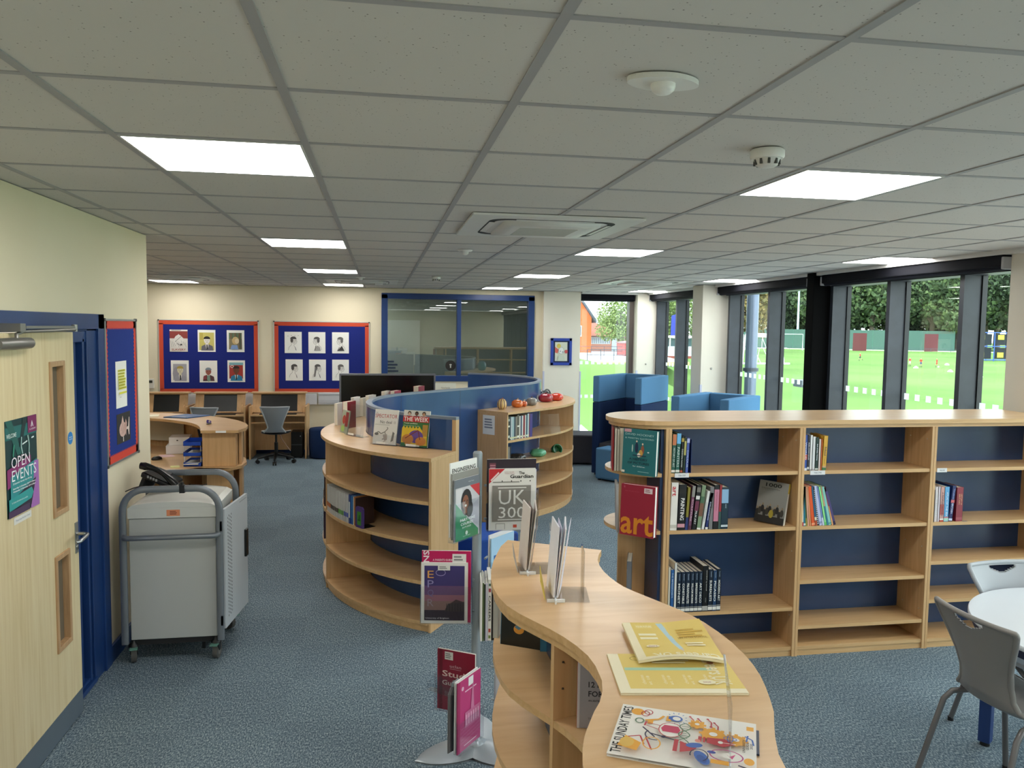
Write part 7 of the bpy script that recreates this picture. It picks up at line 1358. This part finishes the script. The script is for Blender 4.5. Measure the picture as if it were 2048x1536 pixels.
m = MB(); m.hexa([(100, 255, GZ+.03), (190, 212, GZ+.03), (200, 232, GZ+.03), (108, 276, GZ+.03), (100, 255, GZ+.06), (190, 212, GZ+.06), (200, 232, GZ+.06), (108, 276, GZ+.06)], C('cfe8b4', .9)); tag(m.build('pale_pitch'), 'pale artificial strip in front of the green mesh fence', 'pitch')
fenceline('barrier_rail', 'low dark rail between the grass and the pale strip', [(108, 235, GZ), (152, 232, GZ), (178, 212, GZ)], 1.1, .06, None, 5, C('50606a', .6), rails=(.6, 1.05))
for r_, y, lab in ((.663, 225, 'dark red shelter panel left of the mullion on the far fence'), (.775, 222, 'dark red shelter panel right of the children on the far fence')):
    m = MB(); m.box(-2.2, -.2, 0, 2.2, .4, 5.6, C('6a3438', .8)); tag(m.build('shelter_panel', loc=(r_*y, y, GZ)), lab, 'panel')
t = thing('floodlight_mast', 'tall pale floodlight mast left of the black column', 'mast', (.568*250, 250, GZ)); m = MB(); m.tube([(0, 0, 0), (0, 0, 11), (0, 0, 27)], [.42, .34, .22], C('b4c6dc', .4), 12); m.build('pole', t); m = MB(); m.box(-1.1, -.6, 0, .7, .6, 3, C('b4c8e8', .5)); m.build('base_cabinet', t)
t = thing('football_goal', 'white football goal frame in front of the far fence', 'goal', (.545*225, 225, GZ)); m = MB(); m.tube([(0, 0, 0), (0, 0, 5), (7, 0, 5), (7, 0, 0)], .12, C('dfe6ea', .5), 8); m.build('frame', t)
# stacked white goal frames
t = thing('stacked_goals', 'stacked white goal frames with diagonal bars, seen behind the dark mullion', 'goal', (.488*130, 130, GZ)); WG = C('e4e9ee', .5)
for k in range(4):
    m = MB(); y_ = k*1.2; x0 = .5*k; m.tube([(x0, y_, 0), (x0+.6, y_, 5.6-.2*k), (x0+7.4, y_, 5.3-.2*k), (x0+8, y_, 0)], .10, WG, 6); m.build('goal_frame', t)
m = MB()
for k in range(9): m.tube([(.9*k, 0, 0), (.9*k+(1 if k % 2 else -1), 1.0, 2.9)], .06, WG, 5); m.tube([(.9*k, 0, 2.9), (.9*k+(-.6 if k % 2 else .6), 1.0, 5.3)], .05, WG, 5)
m.tube([(0, -.1, 2.9), (8.4, -.1, 2.9)], .09, WG, 6); m.tube([(0, -.1, .1), (9, -.1, .1)], .22, WG, 6); m.build('diagonal_bar', t)
t = thing('outside_column', 'round grey metal column just outside the window, right of the middle pier', 'column', (5.28, 10.55, -4)); m = MB(); m.tube([(0, 0, 0), (0, 0, 8)], .085, C('6f7c93', .35, .4), 20); m.build('shaft', t); m = MB(); m.tube([(0, 0, 5.45), (0, 0, 5.50)], .11, C('39424f', .5), 20); m.build('collar', t)
# blue rig with boards
t = thing('blue_rig', 'blue scaffold frame with dark screens and yellow boards at the right of the field', 'rig', (.845*150, 150, GZ)); RB = C('3c62b8', .5); w_, hh = 9.5, 6.2
m = MB()
for x_ in (0, w_/2, w_): m.tube([(x_, 0, 0), (x_, 0, hh)], .10, RB, 8); m.tube([(x_, 2.2, 0), (x_, 2.2, hh)], .08, RB, 8)
for z_ in (.25, hh/2+.1, hh): m.tube([(0, 0, z_), (w_, 0, z_)], .10, RB, 8); m.tube([(0, 2.2, z_), (w_, 2.2, z_)], .08, RB, 8)
m.build('scaffold', t)
for x_ in (.4, w_/2+.4):
    for z_ in (.5, hh/2+.4):
        m = MB(); m.box(x_, .2, z_, x_+w_/2-.9, .3, z_+hh/2-.7, C('20242e', .8)); f = m.build('dark_screen', t)
        m = MB(); m.box(x_+.5, .05, z_+(1.2 if z_ > 1 else .3), x_+2.0, .15, z_+(2.2 if z_ > 1 else 1.4), C('e3d84a', .7)); m.build('yellow_board', f)
# small field markers and training post
t = thing('target_post', 'white training post with a target at the left of the middle right pane', 'post', (.7305*117.6, 117.6, GZ)); m = MB(); m.box(-.25, 0, 0, .25, .12, 2.9, WHITE); m.build('board', t); m = MB(); m.tube([(-.08, -.02, 1.7), (-.08, 0, 1.7)], .38, C('5a6470', .6), 16); m.build('target', t)
for k, (x, y) in enumerate(((105, 131), (109.3, 127.8), (81.8, 95.6), (87.2, 108), (89.5, 119))):
    m = MB(); m.lathe([(.42, 0), (.36, .12), (.12, .34), (.05, .36)], WHITE, n=12); tag(m.build('marker_cone', loc=(x, y, GZ)), ('white marker right of the child in the striped kit', 'upper white marker in the pane before the right pier', 'lower white marker in the pane before the right pier', 'white marker in front of the training post', 'white marker beside the training post')[k], 'marker', 'white markers on the grass')
def child(x, y, rz, label, shirt, shorts, pose=0, s=1.0):
    t = thing('person', label, 'person', (x, y, GZ), rz); t.scale = (s, s, s); K = pose
    V = [(0, 0, .86), (0, 0, 1.02), (0, .01, 1.22), (0, .01, 1.36), (0, .02, 1.46), (0, .03, 1.58), (-.17, 0, 1.33), (-.23-.05*K, .05+.1*K, 1.10), (-.22-.05*K, .16+.1*K, .92), (.17, 0, 1.33), (.23+.05*K, -.03-.12*K, 1.10), (.22+.08*K, .02-.2*K, .92),
         (-.09, 0, .82), (-.10, .05+.20*K, .46), (-.10, .02+.12*K, .06), (-.10, .12+.14*K, .03), (.09, 0, .82), (.10, .02-.22*K, .46), (.11, -.04-.50*K, .10+.12*K), (.11, .06-.52*K, .04+.06*K)]
    E_ = [(0, 1), (1, 2), (2, 3), (3, 4), (4, 5), (3, 6), (6, 7), (7, 8), (3, 9), (9, 10), (10, 11), (0, 12), (12, 13), (13, 14), (14, 15), (0, 16), (16, 17), (17, 18), (18, 19)]
    rr = [.115, .11, .13, .075, .05, .10, .055, .042, .03, .055, .042, .03, .085, .055, .038, .03, .085, .055, .038, .03]
    me = bpy.data.meshes.new('body'); me.from_pydata(V, E_, []); o = bpy.data.objects.new('body', me); COL.objects.link(o)
    md = o.modifiers.new('skin', 'SKIN'); sv = me.skin_vertices[0].data
    for i, r_ in enumerate(rr): sv[i].radius = (r_, r_*(.75 if i in (0, 1, 2) else 1))
    sv[0].use_root = True; sb = o.modifiers.new('sub', 'SUBSURF'); sb.levels = 1; sb.render_levels = 1
    bpy.context.view_layer.update(); m2 = bpy.data.meshes.new_from_object(o.evaluated_get(bpy.context.evaluated_depsgraph_get())); o.modifiers.clear(); o.data = m2
    for mt in ('c99f84', shirt, shorts, '2c2f3a', '5a3f2c'): m2.materials.append(C(mt, .8))
    for p in m2.polygons:
        z_ = sum(m2.vertices[i].co.z for i in p.vertices)/len(p.vertices); x_ = abs(sum(m2.vertices[i].co.x for i in p.vertices)/len(p.vertices)); p.use_smooth = True
        p.material_index = 4 if z_ > 1.60 else 0 if z_ > 1.41 else 1 if z_ > .93 and not (x_ > .16 and z_ < 1.08) else 2 if z_ > .56 and x_ < .18 else 0 if z_ > .34 else 3
    o.parent = t
child(97.8, 147.2, 1.2, 'child in a red shirt running across the grass', 'c0323c', '2a2f44', 1.0, 1.05); child(92.5, 124.6, .2, 'child in a red and white shirt and white shorts beside the training post', 'd04a4c', 'e9e6e4', .15); child(92.1, 121.2, -.1, 'child in a red shirt and blue shorts in the middle of the three', 'cc2f28', '4a4f8a', .1); child(95.4, 121.5, .9, 'child in a red shirt with a ball at the feet, rightmost of the three', 'c43a34', 'c43a34', .5)
m = MB(); m.lathe([(.04, 0), (.12, .05), (.15, .15), (.12, .25), (.04, .30)], WHITE, n=14); tag(m.build('football', loc=(95.1, 120.7, GZ)), 'white football at the feet of the rightmost child', 'ball')
# brick houses, railings, canopy through the end window
BRK = C('d9703f', .85); BR2 = C('c98a7c', .85); RF = C('5c6470', .8); LG = C('c7d4e6', .6)
t = thing('brick_house', 'orange brick gable house at the left of the end window', 'house', (21.0, 90, -1.0)); x1 = 3.65
m = MB(); m.add([(-6, 0, 0), (x1, 0, 0), (x1, 0, 4.3), (0.1, 0, 9.3), (-3.5, 0, 4.3), (-6, 0, 4.3)], [(0, 1, 2, 3, 4, 5)], BRK); m.add([(x1, 0, 0), (x1, 9, 0), (x1, 9, 4.3), (x1, 0, 4.3)], [(0, 1, 2, 3)], C('b85a34', .85)); m.box(-6, .02, 0, x1-.02, 9, 4.2, BRK); m.build('walls', t)
m = MB(); m.hexa([(0.1, -.4, 9.35), (x1+.5, -.4, 3.7), (x1+.5, 9, 3.7), (0.1, 9, 9.35), (0.1, -.4, 9.7), (x1+.5, -.4, 4.05), (x1+.5, 9, 4.05), (0.1, 9, 9.7)], RF); m.build('roof', t)
m = MB(); m.box(1.55, -.06, 2.05, 2.45, 0.02, 3.35, WHITE); f = m.build('window', t); m = MB(); m.box(1.62, -.09, 2.15, 1.88, -.05, 3.28, C('4c6076', .2)); m.box(2.12, -.09, 2.15, 2.36, -.05, 3.28, C('4c6076', .2)); m.build('window_pane', f)
t = thing('brick_house', 'pinkish low brick house with a grey roof in the middle of the end window', 'house', (25.2, 97, -1.0)); m = MB(); m.box(0, 0, 0, 4.9, 8, 2.6, BR2); m.add([(0, 0, 2.6), (4.9, 0, 2.6), (1.0, 0, 4.1), (0, 0, 4.1)], [(0, 1, 2, 3)], BR2); m.build('walls', t)
m = MB(); m.hexa([(-1, 3, 3.6), (3.2, 3, 3.6), (3.2, 9, 3.6), (-1, 9, 3.6), (-1, 6, 6.2), (2.0, 6, 6.2), (2.0, 6.2, 6.2), (-1, 6.2, 6.2)], C('9fb0c8', .7)); m.hexa([(-.2, -.3, 3.9), (1.2, -.3, 3.9), (1.2, 8, 3.9), (-.2, 8, 3.9), (-.2, -.3, 4.25), (1.0, -.3, 4.25), (1.0, 8, 4.25), (-.2, 8, 4.25)], RF); m.build('roof', t)
m = MB(); m.box(.2, -.06, 1.05, 3.9, .02, 1.9, C('e3e9f2', .6)); [m.box(.35+.24*k, -.1, 1.12, .45+.24*k, -.05, 1.8, C('6f7c94', .5)) for k in range(15)]; m.box(0.1, -.7, 1.95, 4.2, 0, 2.08, C('5a4a48', .7)); m.build('window_band', t)
m = MB(); m.box(4.1, -.08, 0, 4.75, .02, 1.9, LG); m.build('white_door', t)
t = thing('lilac_house', 'lilac red end of a building behind the green tree in the end window', 'house', (30.3, 96, -1.0)); m = MB(); m.box(0, 0, 0, 2.2, 6, 3.0, C('a06a80', .85)); m.build('walls', t); m = MB(); m.box(-.1, -.1, 3.0, 2.3, 6, 3.2, RF); m.build('roof', t)
t = thing('brick_shed', 'dark red brick shed at the right side of the end window', 'shed', (25.35, 79, -1.25)); m = MB(); m.box(0, 0, 0, 2.2, 3, 1.75, C('9c4a48', .85)); m.build('walls', t); m = MB(); m.hexa([(-.1, -.1, 1.75), (2.3, -.1, 2.05), (2.3, 3, 2.05), (-.1, 3, 1.75), (-.1, -.1, 1.85), (2.3, -.1, 2.15), (2.3, 3, 2.15), (-.1, 3, 1.85)], C('8a6f74', .7)); m.build('roof', t)
m = MB(); m.prism([(18.6, 66), (27, 66), (33, 95), (20, 95)], -1.30, -.84, C('d5d6df', .9)); tag(m.build('pavement'), 'pale paved yard in front of the brick houses', 'pavement')
m = MB(); m.prism([(18.2, 64.6), (26.6, 64.6), (27, 66), (18.6, 66)], -1.1, -.82, C('d9cf8a', .9)); tag(m.build('kerb'), 'yellowish kerb between the grass and the paved yard', 'kerb')
fenceline('railing', 'nearer dark railing along the paved yard', [(18.3, 68, -.84), (24.5, 68, -.84)], 1.0, .035, None, 1.1, C('3e4450', .6), rails=(.5, .98)); fenceline('railing', 'farther dark railing in front of the orange house', [(20.5, 80, -.84), (26.2, 80, -.84)], 1.0, .035, None, 1.3, C('54444a', .6), rails=(.5, .98))
t = thing('white_canopy', 'white pavilion canopy with dark windows seen through the narrow panes', 'pavilion', (.355*92, 92, -1.35)); m = MB(); m.box(-.5, 0, 0, 5.5, 3, 1.3, C('d4dde8', .7)); m.build('walls', t); m = MB(); m.box(-.8, -.4, 2.35, 5.8, 3.4, 2.6, WHITE); [m.box(-.5+1.5*k, -.1, 1.3, -.35+1.5*k, .05, 2.35, WHITE) for k in range(5)]; m.build('roof', t); m = MB(); m.box(-.4, .1, 1.3, 5.4, .15, 2.3, C('49606a', .4)); m.build('window_band', t); m = MB(); m.box(-.5, -.5, -.2, 5.7, -.1, .1, C('a3564a', .8)); m.build('brick_plinth', t)
t = thing('brick_house', 'red brick house with a grey roof behind the white pavilion', 'house', (.352*108, 108, -1.2)); m = MB(); m.box(0, 0, 0, 3.2, 5, 5.6, C('b4604c', .85)); m.build('walls', t); m = MB(); m.box(-.2, -.3, 3.2, 5.5, 0, 4.0, RF); m.build('roof', t)
t = thing('flag', 'blue and purple feather flag on a white pole in the narrow pane', 'flag', (.3935*80, 80, -1.2)); m = MB(); m.tube([(0, 0, 0), (0, 0, 5.3)], .05, WHITE, 8); m.build('pole', t); m = MB(); m.hexa([(-.75, 0, 2.6), (-.06, 0, 2.6), (-.06, .04, 2.6), (-.75, .04, 2.6), (-.7, 0, 4.7), (-.06, 0, 4.9), (-.06, .04, 4.9), (-.7, .04, 4.7)], C('3a46c0', .7)); m.build('banner', t)
t = thing('road_sign', 'small red and white barrier sign on the path below the end window', 'sign', (6.05, 22, -3.9)); m = MB(); m.tube([(0, 0, 0), (0, 0, 1.0)], .03, WHITE, 8); m.build('post', t); m = MB(); m.tube([(0, -.03, .9), (0, .0, .9)], .12, C('c43a30', .5), 16); m.tube([(0.02, -.03, .55), (0.02, .0, .55)], .12, C('c43a30', .5), 16); m.build('red_disc', t)
m = MB(); m.prism([(12.35, 47.1), (11.9, 43), (11.0, 38), (10.2, 33), (9, 26), (8, 22.2), (5.2, 22.2), (6, 25), (10.5, 42)], GZ-.02, GZ+.03, C('d9dadd', .9)); tag(m.build('path'), 'pale path on the ground below the end window', 'path')
t = thing('parked_car', 'dark car roof corner just below the end window', 'car', (4.9, 17.2, GZ+.045)); m = MB(); m.box(-.9, -2, .3, .9, 2, .8, C('3c4450', .3)); m.hexa([(-.8, -1.2, .8), (.8, -1.2, .8), (.8, 1.4, .8), (-.8, 1.4, .8), (-.65, -.6, 1.4), (.65, -.6, 1.4), (.65, 1.0, 1.4), (-.65, 1.0, 1.4)], C('3c4450', .3)); m.build('body', t, bevel=.06); m = MB(); [m.tube([(x_, y_, .32), (x_+.2, y_, .32)], .32, BLACKM, 18) for x_ in (-.95, .75) for y_ in (-1.3, 1.3)]; m.build('wheels', t)
m = MB(); m.box(-.25, -.12, 0, .25, .12, .1, C('6a6e75', .6)); m.box(-.02, -.02, -5.2, .02, .02, 0, C('6a6e75', .6)); tag(m.build('outside_lamp', loc=(6.3, 10.6, 1.22)), 'small grey lamp head just above the bookcase top outside the window', 'lamp')
for ob in bpy.data.objects:
    if ob.type == 'MESH' and ob.data.users == 0: bpy.data.meshes.remove(ob.data)
